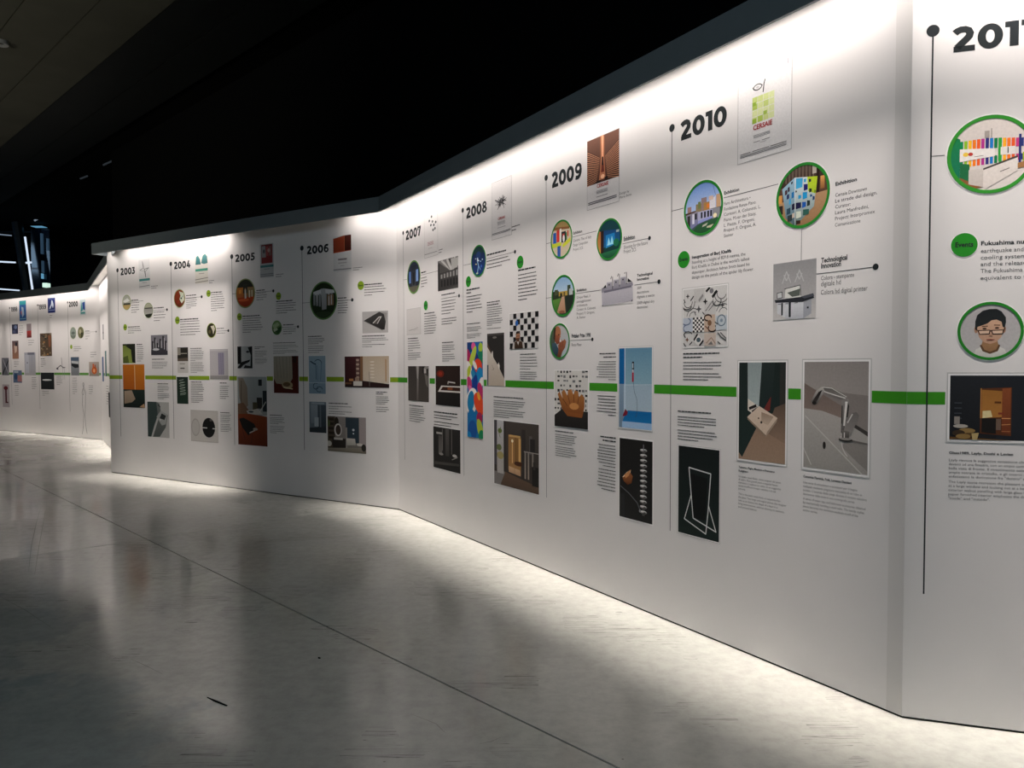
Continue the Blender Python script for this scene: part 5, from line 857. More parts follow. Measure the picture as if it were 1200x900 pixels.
{'k': 'mark', 'seg': 'R', 'label': 'thin timeline line with round dot left of the multicoloured abstract print', 's': 1.5109, 'z': (0.5413, 2.8545), 'dr': 0.0213, 'br': [(1.5204, 2.3767, 1.6619, 2.3781, 0.0), (1.936, 2.3822, 2.3985, 2.385, 0.0147)]},
{'k': 'year', 'seg': 'R', 'label': 'dark grey year numeral 2008 beside the ink scribble poster', 'r': (1.5791, 1.9481, 2.7694, 2.8602), 't': '2008'},
{'k': 'pic', 'seg': 'R', 'label': 'pale outlined poster with a black ink scribble beside numeral 2008', 'r': (2.0318, 2.347, 2.5247, 2.9771), 'name': 'exhibition_poster', 'key': 'p2008', 'bd': -1},
{'k': 'greek', 'seg': 'R', 'label': 'two line credit right of the ink scribble poster', 's': (2.3507, 2.477), 't': [], 'p': [(2.5799, 2.5537, 2)], 'ra': 0},
{'k': 'rnd', 'seg': 'R', 'label': 'green ringed round photo with dark blue light figures, under numeral 2008', 'c': (1.7985, 2.3852, 0.1329), 'key': 'globe', 'ring': '#23822b'},
{'k': 'greek', 'seg': 'R', 'label': 'exhibition text right of the dark blue round photo of 2008', 's': (1.9423, 2.348), 't': [2.4135], 'p': [(2.362, 2.3055, 3)], 'ra': 0},
{'k': 'badge', 'seg': 'R', 'label': 'green Events disc above the long paragraph of 2008', 'c': (2.4746, 2.2956, 0.0492)},
{'k': 'greek', 'seg': 'R', 'label': 'long paragraph under the right green disc of 2008', 's': (2.4452, 2.7294), 't': [2.2343], 'p': [(2.1979, 2.0089, 8)], 'ra': 0},
{'k': 'badge', 'seg': 'R', 'label': 'green Events disc beside the 2008 line, below the dark blue round photo', 'c': (1.6127, 2.2292, 0.0474)},
{'k': 'greek', 'seg': 'R', 'label': 'paragraph under the lower green disc of 2008', 's': (1.5752, 1.8651), 't': [2.1589, 2.1325], 'p': [(2.1003, 1.9681, 6)], 'ra': 0},
{'k': 'greek', 'seg': 'R', 'label': 'small caption above the multicoloured abstract print', 's': (1.5784, 1.8485), 't': [1.8664], 'p': [(1.8355, 1.806, 3), (1.7766, 1.7471, 3)], 'ra': 0},
{'k': 'pic', 'seg': 'R', 'label': 'tall multicoloured abstract print crossing the green stripe', 'r': (1.5805, 1.8676, 0.8918, 1.7088), 'name': 'photo_print', 'key': 'abstract', 'bd': 0.0044},
{'k': 'greek', 'seg': 'R', 'label': 'small caption above the white bathtub photo', 's': (1.9423, 2.206), 't': [2.0247, 2.003], 'p': [(1.9806, 1.9085, 5), (1.8853, 1.8376, 4), (1.8103, 1.8103, 1)], 'ra': 0},
{'k': 'pic', 'seg': 'R', 'label': 'dark photo print with a slanting white bathtub edge', 'r': (1.944, 2.2269, 1.3422, 1.7688), 'name': 'photo_print', 'key': 'tub', 'bd': 0.0028},
{'k': 'pic', 'seg': 'R', 'label': 'photo print of a bearded person before a black and white chequered wall', 'r': (2.3115, 2.7378, 1.6355, 1.9096), 'name': 'photo_print', 'key': 'checker', 'bd': 0.0052},
{'k': 'greek', 'seg': 'R', 'label': 'small caption under the chequered wall photo', 's': (2.4681, 2.7376), 't': [1.5923], 'p': [(1.5688, 1.4804, 5), (1.4568, 1.4063, 4)], 'ra': 0},
{'k': 'greek', 'seg': 'R', 'label': 'small caption above the warm lit bathroom photo', 's': (2.0509, 2.5608), 't': [1.2544], 'p': [(1.2244, 1.1707, 4), (1.1477, 1.0953, 4)], 'ra': 0},
{'k': 'pic', 'seg': 'R', 'label': 'photo print of a shower room glowing warm inside a grey wall', 'r': (2.057, 2.7377, 0.5475, 1.0668), 'name': 'photo_print', 'key': 'bathroom', 'bd': 0.008},
{'k': 'mark', 'seg': 'R', 'label': 'thin timeline line with small dot just right of the wall bend', 's': 0.1708, 'z': (0.5457, 2.8589), 'dr': 0.0206, 'br': [(0.1725, 2.3836, 0.2705, 2.3809, 0.0), (0.6018, 2.3914, 0.9925, 2.3828, 0.0), (1.0628, 2.125, 1.4313, 2.1208, 0.0155)]},
{'k': 'year', 'seg': 'R', 'label': 'dark grey year numeral 2007 beside the scattered dots poster', 'r': (0.2399, 0.6128, 2.7735, 2.867), 't': '2007'},
{'k': 'pic', 'seg': 'R', 'label': 'white poster with scattered black dots beside numeral 2007', 'r': (0.6971, 0.9974, 2.5385, 2.9408), 'name': 'exhibition_poster', 'key': 'p2007', 'bd': -1},
{'k': 'greek', 'seg': 'R', 'label': 'two line credit right of the scattered dots poster', 's': (1.0166, 1.1122), 't': [], 'p': [(2.5748, 2.5514, 2)], 'ra': 0},
{'k': 'rnd', 'seg': 'R', 'label': 'green ringed round photo of a blue lit hall, under numeral 2007', 'c': (0.4329, 2.3869, 0.1653), 'key': 'bluehall', 'ring': '#5d8f3a'},
{'k': 'greek', 'seg': 'R', 'label': 'exhibition text right of the blue lit hall photo', 's': (0.6112, 0.7619), 't': [2.409], 'p': [(2.3565, 2.2742, 4)], 'ra': 0},
{'k': 'pic', 'seg': 'R', 'label': 'black and white photo print of a vaulted warehouse', 'r': (0.9958, 1.4168, 2.1968, 2.4742), 'name': 'photo_print', 'key': 'arch', 'bd': 0},
{'k': 'greek', 'seg': 'R', 'label': 'text under the vaulted warehouse photo', 's': (1.0684, 1.376), 't': [2.157], 'p': [(2.096, 1.9834, 5), (1.9364, 1.8894, 3)], 'ra': 0},
{'k': 'badge', 'seg': 'R', 'label': 'small green Events disc of 2007', 'c': (0.7179, 2.0861, 0.0465)},
{'k': 'greek', 'seg': 'R', 'label': 'paragraph under the small green disc of 2007', 's': (0.6802, 0.9643), 't': [2.0097], 'p': [(1.9818, 1.8178, 8)], 'ra': 0},
{'k': 'pic', 'seg': 'R', 'label': 'pale outlined picture with a thin grey sketch beside the 2007 line', 'r': (0.2445, 0.6023, 1.8156, 2.0806), 'name': 'photo_print', 'key': 'faint', 'bd': 0.0025},
{'k': 'greek', 'seg': 'R', 'label': 'small caption under the pale sketch picture', 's': (0.2715, 0.5907), 't': [1.7816], 'p': [(1.7557, 1.661, 5), (1.6351, 1.5748, 4)], 'ra': 0},
{'k': 'greek', 'seg': 'R', 'label': 'small caption above the dark basin photo of 2007', 's': (1.0757, 1.3521), 't': [1.7197], 'p': [(1.693, 1.6381, 4), (1.6106, 1.5516, 4)], 'ra': 0},
{'k': 'pic', 'seg': 'R', 'label': 'dark photo print with a silver water streak beside the 2007 line', 'r': (0.2721, 0.7771, 1.1583, 1.5053), 'name': 'photo_print', 'key': 'darktap', 'bd': 0.0034},
{'k': 'pic', 'seg': 'R', 'label': 'dark photo print with a white rimmed basin and red glow', 'r': (0.9316, 1.4457, 1.142, 1.5072), 'name': 'photo_print', 'key': 'darkbasin', 'bd': 0.0031},
{'k': 'greek', 'seg': 'R', 'label': 'small caption under the silver water streak photo', 's': (0.2935, 0.7042), 't': [1.1118], 'p': [(1.0824, 1.0217, 4), (0.9991, 0.9557, 3)], 'ra': 0},
{'k': 'greek', 'seg': 'R', 'label': 'small caption under the white rimmed basin photo', 's': (0.8883, 1.4502), 't': [1.0736], 'p': [(1.0444, 1.0201, 2), (0.9828, 0.9553, 2)], 'ra': 0},
{'k': 'pic', 'seg': 'R', 'label': 'dark photo print of shower columns, lowest of 2007', 'r': (0.8727, 1.4427, 0.5483, 0.9362), 'name': 'photo_print', 'key': 'showerdark', 'bd': 0.0039},
{'k': 'stripe', 'seg': 'R', 'label': 'green stripe along the long wall bay from 2007 to 2010', 'p': [(-0.4019, 0.2499), (0.7947, 0.9147), (1.4576, 1.568), (1.883, 1.9321), (2.2434, 2.9373), (3.3681, 3.6669), (4.0174, 4.6672), (4.9998, 5.0745), (5.4483, 5.7097)], 'z': (1.3373, 1.3896)},
{'k': 'mark', 'seg': 'M', 'label': 'thin timeline line with round dot left of the white columns photo', 's': 3.9876, 'z': (0.549, 2.8485), 'dr': 0.0289, 'br': [(3.9792, 2.2288, 4.1047, 2.2268, 0.0), (4.5359, 2.2253, 4.7658, 2.2262, 0.0192)]},
{'k': 'year', 'seg': 'M', 'label': 'black year numeral 2006 beside the rust red poster', 'r': (4.0696, 4.4168, 2.7698, 2.8607), 't': '2006'},
{'k': 'pic', 'seg': 'M', 'label': 'rust red poster of a folded sheet beside numeral 2006', 'r': (4.4861, 4.7589, 2.5427, 2.9312), 'name': 'exhibition_poster', 'key': 'p2006', 'bd': -1},
{'k': 'greek', 'seg': 'M', 'label': 'two line credit right of the rust red poster', 's': (4.7812, 4.9386), 't': [], 'p': [(2.5676, 2.5456, 2)], 'ra': 0},
{'k': 'rnd', 'seg': 'M', 'label': 'green ringed round photo of white columns on dark ground', 'c': (4.3234, 2.2383, 0.2132), 'key': 'columns', 'ring': '#4f7a3c'},
{'k': 'greek', 'seg': 'M', 'label': 'text right of the white columns photo', 's': (4.5462, 4.7109), 't': [2.2534], 'p': [(2.2254, 2.0927, 6)], 'ra': 0},
{'k': 'badge', 'seg': 'M', 'label': 'green Events disc right of the 2006 round photo', 'c': (4.8941, 2.3734, 0.0474)},
{'k': 'greek', 'seg': 'M', 'label': 'paragraph above the angled bench picture', 's': (4.9448, 5.2595), 't': [2.3772], 'p': [(2.3509, 2.2654, 4)], 'ra': 0},
{'k': 'pic', 'seg': 'M', 'label': 'framed picture of a black angled bench in grey tones', 'r': (4.9101, 5.2821, 1.8586, 2.0908), 'name': 'photo_print', 'key': 'bench', 'bd': 0.0045},
{'k': 'greek', 'seg': 'M', 'label': 'small caption under the angled bench picture', 's': (4.9074, 5.2798), 't': [1.8286], 'p': [(1.8029, 1.7645, 3), (1.7369, 1.7149, 2)], 'ra': 0},
{'k': 'greek', 'seg': 'M', 'label': 'small caption above the pale blue shower pipes photo', 's': (4.0693, 4.343), 't': [1.8443], 'p': [(1.8192, 1.7612, 4), (1.7322, 1.6645, 4)], 'ra': 0},
{'k': 'pic', 'seg': 'M', 'label': 'pale blue photo print of curved shower pipes', 'r': (4.0766, 4.345, 1.1974, 1.6243), 'name': 'photo_print', 'key': 'pipes', 'bd': 0.0038},
{'k': 'pic', 'seg': 'M', 'label': 'wide photo print of a maroon and cream bathroom', 'r': (4.6416, 5.2881, 1.2764, 1.6133), 'name': 'photo_print', 'key': 'maroon', 'bd': 0.0037},
{'k': 'pic', 'seg': 'M', 'label': 'small blue grey photo print of a shower cubicle below the pipes photo', 'r': (4.0765, 4.3482, 0.7574, 1.107), 'name': 'photo_print', 'key': 'greyroom', 'bd': 0.0029},
{'k': 'greek', 'seg': 'M', 'label': 'small caption above the round mirror bathroom photo', 's': (4.3886, 4.7544), 't': [1.0954], 'p': [(1.061, 1.0362, 2), (1.0037, 0.9808, 2)], 'ra': 0},
{'k': 'pic', 'seg': 'M', 'label': 'photo print of a bathroom with round mirror and dark panel, lowest of 2006', 'r': (4.3666, 4.9505, 0.5592, 0.9522), 'name': 'photo_print', 'key': 'mirror', 'bd': 0.0028},
{'k': 'greek', 'seg': 'M', 'label': 'small caption under the maroon bathroom photo', 's': (5.0989, 5.287), 't': [1.2306, 1.2106], 'p': [(1.1814, 1.1067, 5), (1.0703, 1.0247, 3)], 'ra': 0},
{'k': 'mark', 'seg': 'M', 'label': 'thin timeline line with round dot left of the orange stage photo', 's': 2.7468, 'z': (0.5417, 2.851), 'dr': 0.029, 'br': [(2.7503, 2.3965, 2.8102, 2.3954, 0.0), (3.1709, 2.3946, 3.4945, 2.391, 0.0186), (3.6293, 1.9617, 3.9065, 1.9603, 0.0166)]},
{'k': 'year', 'seg': 'M', 'label': 'black year numeral 2005 beside the red and grey poster', 'r': (2.8129, 3.1755, 2.7771, 2.867), 't': '2005'},
{'k': 'pic', 'seg': 'M', 'label': 'red and grey poster beside numeral 2005', 'r': (3.2683, 3.5062, 2.5575, 2.9509), 'name': 'exhibition_poster', 'key': 'p2005', 'bd': -1},
{'k': 'greek', 'seg': 'M', 'label': 'two line credit right of the red 2005 poster', 's': (3.5419, 3.6802), 't': [], 'p': [(2.579, 2.5542, 2)], 'ra': 0},
{'k': 'rnd', 'seg': 'M', 'label': 'round photo of people on an orange lit stage, under numeral 2005', 'c': (2.9908, 2.391, 0.1779), 'key': 'concert', 'ring': '#7c8a50'},
{'k': 'greek', 'seg': 'M', 'label': 'text right of the orange stage photo', 's': (3.1934, 3.3846), 't': [2.4129], 'p': [(2.3805, 2.3025, 4)], 'ra': 0},
{'k': 'badge', 'seg': 'M', 'label': 'green Events disc between the orange stage photo and numeral 2006', 'c': (3.5836, 2.3266, 0.0446)},
{'k': 'greek', 'seg': 'M', 'label': 'paragraph under the upper green disc of 2005', 's': (3.5404, 3.8749), 't': [2.2657], 'p': [(2.2389, 2.1295, 5)], 'ra': 0},
{'k': 'badge', 'seg': 'M', 'label': 'green Events disc just below the orange stage photo', 'c': (2.8743, 2.1126, 0.0445)},
{'k': 'greek', 'seg': 'M', 'label': 'paragraph above the black and white curved shapes photo', 's': (2.9312, 3.301), 't': [2.1154], 'p': [(2.0875, 1.9224, 7)], 'ra': 0},
{'k': 'rnd', 'seg': 'M', 'label': 'small round green photo at the right of the 2005 column', 'c': (3.5481, 1.9601, 0.0847), 'key': 'leafy', 'ring': '#3f7a2c'},
{'k': 'greek', 'seg': 'M', 'label': 'text right of the small green round photo of 2005', 's': (3.6554, 3.8721), 't': [1.9886], 'p': [(1.9371, 1.8876, 3)], 'ra': 0},
{'k': 'pic', 'seg': 'M', 'label': 'small black and white photo print of curved shapes beside the 2005 line', 'r': (2.8254, 3.1036, 1.4843, 1.7521), 'name': 'photo_print', 'key': 'bwshapes', 'bd': 0.0031},
{'k': 'greek', 'seg': 'M', 'label': 'small caption right of the black and white curved shapes photo', 's': (3.1469, 3.3725), 't': [1.74, 1.7216], 'p': [(1.692, 1.6296, 5), (1.604, 1.5425, 5)], 'ra': 0},
{'k': 'pic', 'seg': 'M', 'label': 'tall photo print of a tap over an orange worktop with dark chair', 'r': (2.8161, 3.3549, 0.5519, 1.3844), 'name': 'photo_print', 'key': 'worktop', 'bd': 0.0031},
{'k': 'greek', 'seg': 'M', 'label': 'small caption above the glass bowl photo', 's': (3.4778, 3.9147), 't': [1.7819], 'p': [(1.7528, 1.7157, 3), (1.6917, 1.6576, 3)], 'ra': 0},
{'k': 'pic', 'seg': 'M', 'label': 'photo print of a patterned cloth and pale bowl on maroon', 'r': (3.4817, 3.9077, 1.1946, 1.6273), 'name': 'photo_print', 'key': 'bowl', 'bd': 0.003},
{'k': 'greek', 'seg': 'M', 'label': 'tall caption right of the orange worktop photo', 's': (3.4027, 3.6627), 't': [0.932], 'p': [(0.9036, 0.8324, 5), (0.8019, 0.7236, 5)], 'ra': 0},
{'k': 'mark', 'seg': 'M', 'label': 'thin timeline line with round dot left of the red artwork photo', 's': 1.5037, 'z': (0.5547, 2.8545), 'dr': 0.0288, 'br': [(1.7983, 2.3931, 2.1408, 2.3921, 0.0189), (2.4156, 1.9508, 2.6591, 1.9495, 0.0166)]},
{'k': 'year', 'seg': 'M', 'label': 'black year numeral 2004 beside the poster with two teal shapes', 'r': (1.5737, 1.9219, 2.7772, 2.8714), 't': '2004'},
{'k': 'pic', 'seg': 'M', 'label': 'white poster with two teal shapes beside numeral 2004', 'r': (2.0163, 2.2801, 2.5621, 2.9481), 'name': 'exhibition_poster', 'key': 'p2004', 'bd': -1},
{'k': 'greek', 'seg': 'M', 'label': 'two line credit right of the teal 2004 poster', 's': (2.2982, 2.4122), 't': [], 'p': [(2.5836, 2.558, 2)], 'ra': 0},
{'k': 'rnd', 'seg': 'M', 'label': 'small round photo of red artwork under numeral 2004', 'c': (1.6782, 2.3947, 0.1203), 'key': 'redart', 'ring': '#8a9a60'},
{'k': 'greek', 'seg': 'M', 'label': 'text right of the red artwork round photo', 's': (1.818, 2.0445), 't': [2.423], 'p': [(2.3858, 2.2632, 6)], 'ra': 0},
{'k': 'badge', 'seg': 'M', 'label': 'green Events disc upper right of the 2004 column', 'c': (2.2818, 2.4267, 0.0427)},
{'k': 'greek', 'seg': 'M', 'label': 'paragraph right of the upper green disc of 2004', 's': (2.3273, 2.5964), 't': [2.433], 'p': [(2.4053, 2.2093, 8)], 'ra': 0},
{'k': 'badge', 'seg': 'M', 'label': 'green Events disc beside the 2004 line', 'c': (1.6237, 2.1133, 0.0499)},
{'k': 'greek', 'seg': 'M', 'label': 'paragraph right of the lower green disc of 2004', 's': (1.6834, 2.1182), 't': [2.1198], 'p': [(2.0922, 1.9217, 6)], 'ra': 0},
{'k': 'rnd', 'seg': 'M', 'label': 'small dark round photo at the right of the 2004 column', 'c': (2.3275, 1.9628, 0.093), 'key': 'horn', 'ring': '#8a9a30'},
{'k': 'greek', 'seg': 'M', 'label': 'text right of the small dark round photo of 2004', 's': (2.4291, 2.5964), 't': [1.9822], 'p': [(1.9238, 1.9238, 1)], 'ra': 0},
{'k': 'pic', 'seg': 'M', 'label': 'small photo print with dark top and white base beside the 2004 line', 'r': (1.6097, 1.8398, 1.4265, 1.7591), 'name': 'photo_print', 'key': 'smalldark', 'bd': 0.0022},
{'k': 'pic', 'seg': 'M', 'label': 'small dark green photo print with white writing shapes', 'r': (1.5866, 1.8284, 1.0235, 1.3753), 'name': 'photo_print', 'key': 'greentowel', 'bd': 0.0022},
{'k': 'greek', 'seg': 'M', 'label': 'long caption left of the pale cabinet photo', 's': (1.8864, 2.1653), 't': [1.7413], 'p': [(1.715, 1.5853, 7), (1.5589, 1.4323, 7)], 'ra': 0},
{'k': 'greek', 'seg': 'M', 'label': 'caption right of the dark green photo print', 's': (1.8864, 2.1653), 't': [1.31], 'p': [(1.2835, 1.1732, 6), (1.1511, 1.0516, 5)], 'ra': 0},
{'k': 'pic', 'seg': 'M', 'label': 'pale photo print of a ribbed lilac cabinet', 'r': (2.2853, 2.6471, 1.3493, 1.7262), 'name': 'photo_print', 'key': 'cabinet', 'bd': 0.0032},
{'k': 'greek', 'seg': 'M', 'label': 'small caption under the ribbed lilac cabinet photo', 's': (2.4746, 2.6542), 't': [1.3034], 'p': [(1.2628, 1.1111, 7)], 'ra': 0},
{'k': 'pic', 'seg': 'M', 'label': 'white photo print with a black oval washbasin', 'r': (1.869, 2.4318, 0.5459, 0.9518), 'name': 'photo_print', 'key': 'oval', 'bd': 0.0033},
{'k': 'greek', 'seg': 'M', 'label': 'small caption right of the black oval washbasin photo', 's': (2.4763, 2.687), 't': [0.9334], 'p': [(0.9045, 0.8187, 5), (0.7865, 0.7006, 5)], 'ra': 0},
{'k': 'mark', 'seg': 'M', 'label': 'thin timeline line with round dot left of numeral 2003, leftmost on the middle wall bay', 's': 0.2601, 'z': (0.5298, 2.8574), 'dr': 0.0284, 'br': [(0.5736, 2.404, 0.8674, 2.4039, 0.0), (1.0896, 2.2608, 1.4006, 2.2615, 0.0178)]},
{'k': 'year', 'seg': 'M', 'label': 'black year numeral 2003 beside the star sketch poster', 'r': (0.3355, 0.6844, 2.7803, 2.8762), 't': '2003'},
{'k': 'pic', 'seg': 'M', 'label': 'white poster with grey star sketch beside numeral 2003', 'r': (0.7719, 1.0337, 2.5683, 2.958), 'name': 'exhibition_poster', 'key': 'p2003', 'bd': -1},
{'k': 'greek', 'seg': 'M', 'label': 'two line credit right of the star sketch poster', 's': (1.0525, 1.2252), 't': [], 'p': [(2.5866, 2.5604, 2)], 'ra': 0},
{'k': 'rnd', 'seg': 'M', 'label': 'small round photo of a white canopy, nearer the 2003 line', 'c': (0.4679, 2.3996, 0.1052), 'key': 'tent', 'ring': '#8a9a60'},
{'k': 'greek', 'seg': 'M', 'label': 'text right of the white canopy round photo', 's': (0.5767, 0.7843), 't': [2.4217], 'p': [(2.3866, 2.258, 5)], 'ra': 0},
{'k': 'rnd', 'seg': 'M', 'label': 'small round photo of a grey road, lower of the 2003 pair', 'c': (0.9819, 2.2676, 0.1049), 'key': 'road', 'ring': '#7c8a60'},
{'k': 'greek', 'seg': 'M', 'label': 'text right of the grey road round photo', 's': (1.0994, 1.3741), 't': [2.294], 'p': [(2.2371, 2.1254, 4)], 'ra': 0},
{'k': 'badge', 'seg': 'M', 'label': 'green Events disc of the 2003 column', 'c': (0.4199, 2.0579, 0.0443)},
{'k': 'greek', 'seg': 'M', 'label': 'paragraph above the lime green room photo', 's': (0.4857, 0.8285), 't': [2.0581], 'p': [(2.031, 1.9768, 3)], 'ra': 0},
{'k': 'pic', 'seg': 'M', 'label': 'black and white photo print of columns at the top of the 2003 column', 'r': (1.0253, 1.3991, 1.6647, 1.9331), 'name': 'photo_print', 'key': 'bwcity', 'bd': 0.0023},
{'k': 'greek', 'seg': 'M', 'label': 'small caption under the black and white columns photo', 's': (1.0387, 1.3931), 't': [1.609], 'p': [(1.5699, 1.494, 4)], 'ra': 0},
{'k': 'pic', 'seg': 'M', 'label': 'small photo print of a lime green room above the orange shower photo', 'r': (0.3499, 0.6527, 1.5585, 1.8254), 'name': 'photo_print', 'key': 'greenroom', 'bd': 0.0024},
{'k': 'greek', 'seg': 'M', 'label': 'small caption right of the lime green room photo', 's': (0.6871, 0.8485), 't': [1.8128], 'p': [(1.7824, 1.5882, 8)], 'ra': 0},
{'k': 'pic', 'seg': 'M', 'label': 'photo print of an orange shower wall over dark floor', 'r': (0.3416, 0.8597, 0.9448, 1.5415), 'name': 'photo_print', 'key': 'orange', 'bd': 0.0024},
{'k': 'greek', 'seg': 'M', 'label': 'small caption above the grey basin photo of 2003', 's': (1.1557, 1.4308), 't': [1.2807], 'p': [(1.2463, 1.1786, 4), (1.1441, 1.0809, 4)], 'ra': 0},
{'k': 'pic', 'seg': 'M', 'label': 'black and white photo print of an angular grey basin, lowest of 2003', 'r': (0.9121, 1.4059, 0.5596, 1.0359), 'name': 'photo_print', 'key': 'bwsink', 'bd': 0.0035},
{'k': 'stripe', 'seg': 'M', 'label': 'green stripe along the middle wall bay from 2003 to 2006', 'p': [(-0.1861, 0.3278), (0.8766, 1.5742), (1.8488, 2.2683), (2.6608, 2.8079), (3.3587, 3.4674), (3.9143, 4.0608), (4.3595, 4.6267), (5.301, 5.6815)], 'z': (1.3373, 1.3896)},
{'k': 'mark', 'seg': 'A', 'label': 'thin timeline line with small dot left of the grey bathtub photo', 's': 5.22, 'z': (0.5503, 2.9022), 'dr': 0.0238, 'br': [(5.9077, 2.2455, 6.3563, 2.2423, 0.0183)]},
{'k': 'year', 'seg': 'A', 'label': 'small black year numeral 2000 nearest the corner of the far bay', 'r': (5.2724, 5.6452, 2.7999, 2.9123), 't': '2000'},
{'k': 'pic', 'seg': 'A', 'label': 'small blue and teal poster beside numeral 2000', 'r': (5.7331, 5.9545, 2.6104, 2.9327), 'name': 'exhibition_poster', 'key': 'p2000', 'bd': -1},
{'k': 'rnd', 'seg': 'A', 'label': 'tiny grey round photo, left one of the pair under numeral 2000', 'c': (5.423, 2.2385, 0.1275), 'key': 'grey1', 'ring': '#8a9a70'},
{'k': 'rnd', 'seg': 'A', 'label': 'tiny brown round photo, right one of the pair under numeral 2000', 'c': (5.7408, 2.241, 0.1262), 'key': 'grey2', 'ring': '#8a9a70'},
{'k': 'greek', 'seg': 'A', 'label': 'tiny text right of the pair of round photos under 2000', 's': (5.9165, 6.1219), 't': [2.2666], 'p': [(2.2128, 2.1053, 3)], 'ra': 0},
{'k': 'badge', 'seg': 'A', 'label': 'tiny dark green disc of the 2000 column', 'c': (5.331, 1.9462, 0.0458)},
{'k': 'greek', 'seg': 'A', 'label': 'tiny paragraph beside the dark green disc of 2000', 's': (5.4328, 5.7675), 't': [], 'p': [(1.9446, 1.8606, 3)], 'ra': 0},
{'k': 'pic', 'seg': 'A', 'label': 'tiny photo print of a grey bathtub at the 2000 line', 'r': (5.3011, 5.6426, 1.3303, 1.7249), 'name': 'photo_print', 'key': 'bath', 'bd': 0.0037},
{'k': 'pic', 'seg': 'A', 'label': 'tiny photo print of an orange vase on the far wall', 'r': (6.0426, 6.4409, 1.3212, 1.6184), 'name': 'photo_print', 'key': 'vase', 'bd': 0.0036},
{'k': 'greek', 'seg': 'A', 'label': 'tiny caption under the grey bathtub photo', 's': (5.3435, 5.5464), 't': [], 'p': [(1.2745, 0.943, 9)], 'ra': 0},
{'k': 'greek', 'seg': 'A', 'label': 'tiny text above the orange vase photo', 's': (6.1049, 6.358), 't': [], 'p': [(1.8158, 1.7265, 3)], 'ra': 0},
{'k': 'pic', 'seg': 'A', 'label': 'thin outline drawing of a standing person on the far wall', 'r': (5.6802, 5.9415, 0.0802, 1.1874), 'name': 'outline_drawing', 'key': 'figure', 'bd': -2},
{'k': 'greek', 'seg': 'A', 'label': 'tiny text right of the standing outline drawing', 's': (6.0127, 6.1898), 't': [], 'p': [(1.1167, 0.9546, 5)], 'ra': 0},
{'k': 'mark', 'seg': 'A', 'label': 'thin timeline line with small dot left of the crowded interior photo', 's': 3.8908, 'z': (0.568, 2.9051), 'dr': 0.0248, 'br': []},
{'k': 'year', 'seg': 'A', 'label': 'small black year numeral 1999 beside the dark blue poster with white figure', 'r': (3.94, 4.2777, 2.8039, 2.9138), 't': '1999'},
{'k': 'pic', 'seg': 'A', 'label': 'small dark blue poster with white figure beside numeral 1999', 'r': (4.3558, 4.6845, 2.7075, 3.0367), 'name': 'exhibition_poster', 'key': 'p1999', 'bd': -1},
{'k': 'greek', 'seg': 'A', 'label': 'tiny credit under the dark blue 1999 poster', 's': (4.4273, 4.56), 't': [], 'p': [(2.6553, 2.6084, 2)], 'ra': 0},
{'k': 'pic', 'seg': 'A', 'label': 'small brown photo print of a crowded interior under numeral 1999', 'r': (3.9636, 4.4922, 1.7571, 2.2676), 'name': 'photo_print', 'key': 'brown', 'bd': 0.0038},
{'k': 'greek', 'seg': 'A', 'label': 'tiny caption under the brown crowded interior photo', 's': (3.9752, 4.201), 't': [1.6982], 'p': [(1.6503, 1.5255, 4)], 'ra': 0},
{'k': 'pic', 'seg': 'A', 'label': 'small line drawing of a swivel tap beside the 1999 photos', 'r': (4.6404, 5.074, 1.2343, 1.7247), 'name': 'outline_drawing', 'key': 'lampsk', 'bd': -2},
{'k': 'pic', 'seg': 'A', 'label': 'small black photo print with one white bar', 'r': (3.9616, 4.563, 1.0166, 1.3899), 'name': 'photo_print', 'key': 'darkbar', 'bd': 0.0038},
{'k': 'greek', 'seg': 'A', 'label': 'tiny text right of the black photo with white bar', 's': (4.6691, 4.9292), 't': [], 'p': [(1.3079, 1.1292, 6)], 'ra': 0},
{'k': 'greek', 'seg': 'A', 'label': 'tiny text under the black photo with white bar', 's': (4.0066, 4.3165), 't': [], 'p': [(0.9679, 0.8812, 3)], 'ra': 0},
{'k': 'mark', 'seg': 'A', 'label': 'thin timeline line with small dot, leftmost on the far bay', 's': 2.5449, 'z': (0.6307, 2.8995), 'dr': 0.0259, 'br': []},
{'k': 'year', 'seg': 'A', 'label': 'small black year numeral 1998 leftmost, beside the teal and blue poster', 'r': (2.6161, 2.9286, 2.8102, 2.917), 't': '1998'},
{'k': 'pic', 'seg': 'A', 'label': 'small teal and blue poster beside numeral 1998', 'r': (3.0226, 3.3518, 2.5817, 3.0406), 'name': 'exhibition_poster', 'key': 'p1998', 'bd': -1},
{'k': 'pic', 'seg': 'A', 'label': 'tiny dark blue photo print under numeral 1998', 'r': (2.6328, 2.9369, 2.288, 2.5119), 'name': 'photo_print', 'key': 'dk1', 'bd': 0},
{'k': 'pic', 'seg': 'A', 'label': 'tiny grey and red photo print right of the dark blue one', 'r': (3.352, 3.5747, 2.1851, 2.5034), 'name': 'photo_print', 'key': 'redbot', 'bd': 0},
{'k': 'pic', 'seg': 'A', 'label': 'tiny brown photo print above the stripe beside the 1998 line', 'r': (2.6229, 2.9358, 1.7074, 2.1288), 'name': 'photo_print', 'key': 'brn2', 'bd': 0},
{'k': 'pic', 'seg': 'A', 'label': 'pale photo print of a white shower, left of the 1999 line', 'r': (3.2091, 3.7318, 1.3256, 1.8479), 'name': 'photo_print', 'key': 'whiteshower', 'bd': 0},
{'k': 'pic', 'seg': 'A', 'label': 'tiny black and white photo print at the left edge of the picture', 'r': (2.0749, 2.429, 1.3225, 1.7335), 'name': 'photo_print', 'key': 'bwx', 'bd': 0},
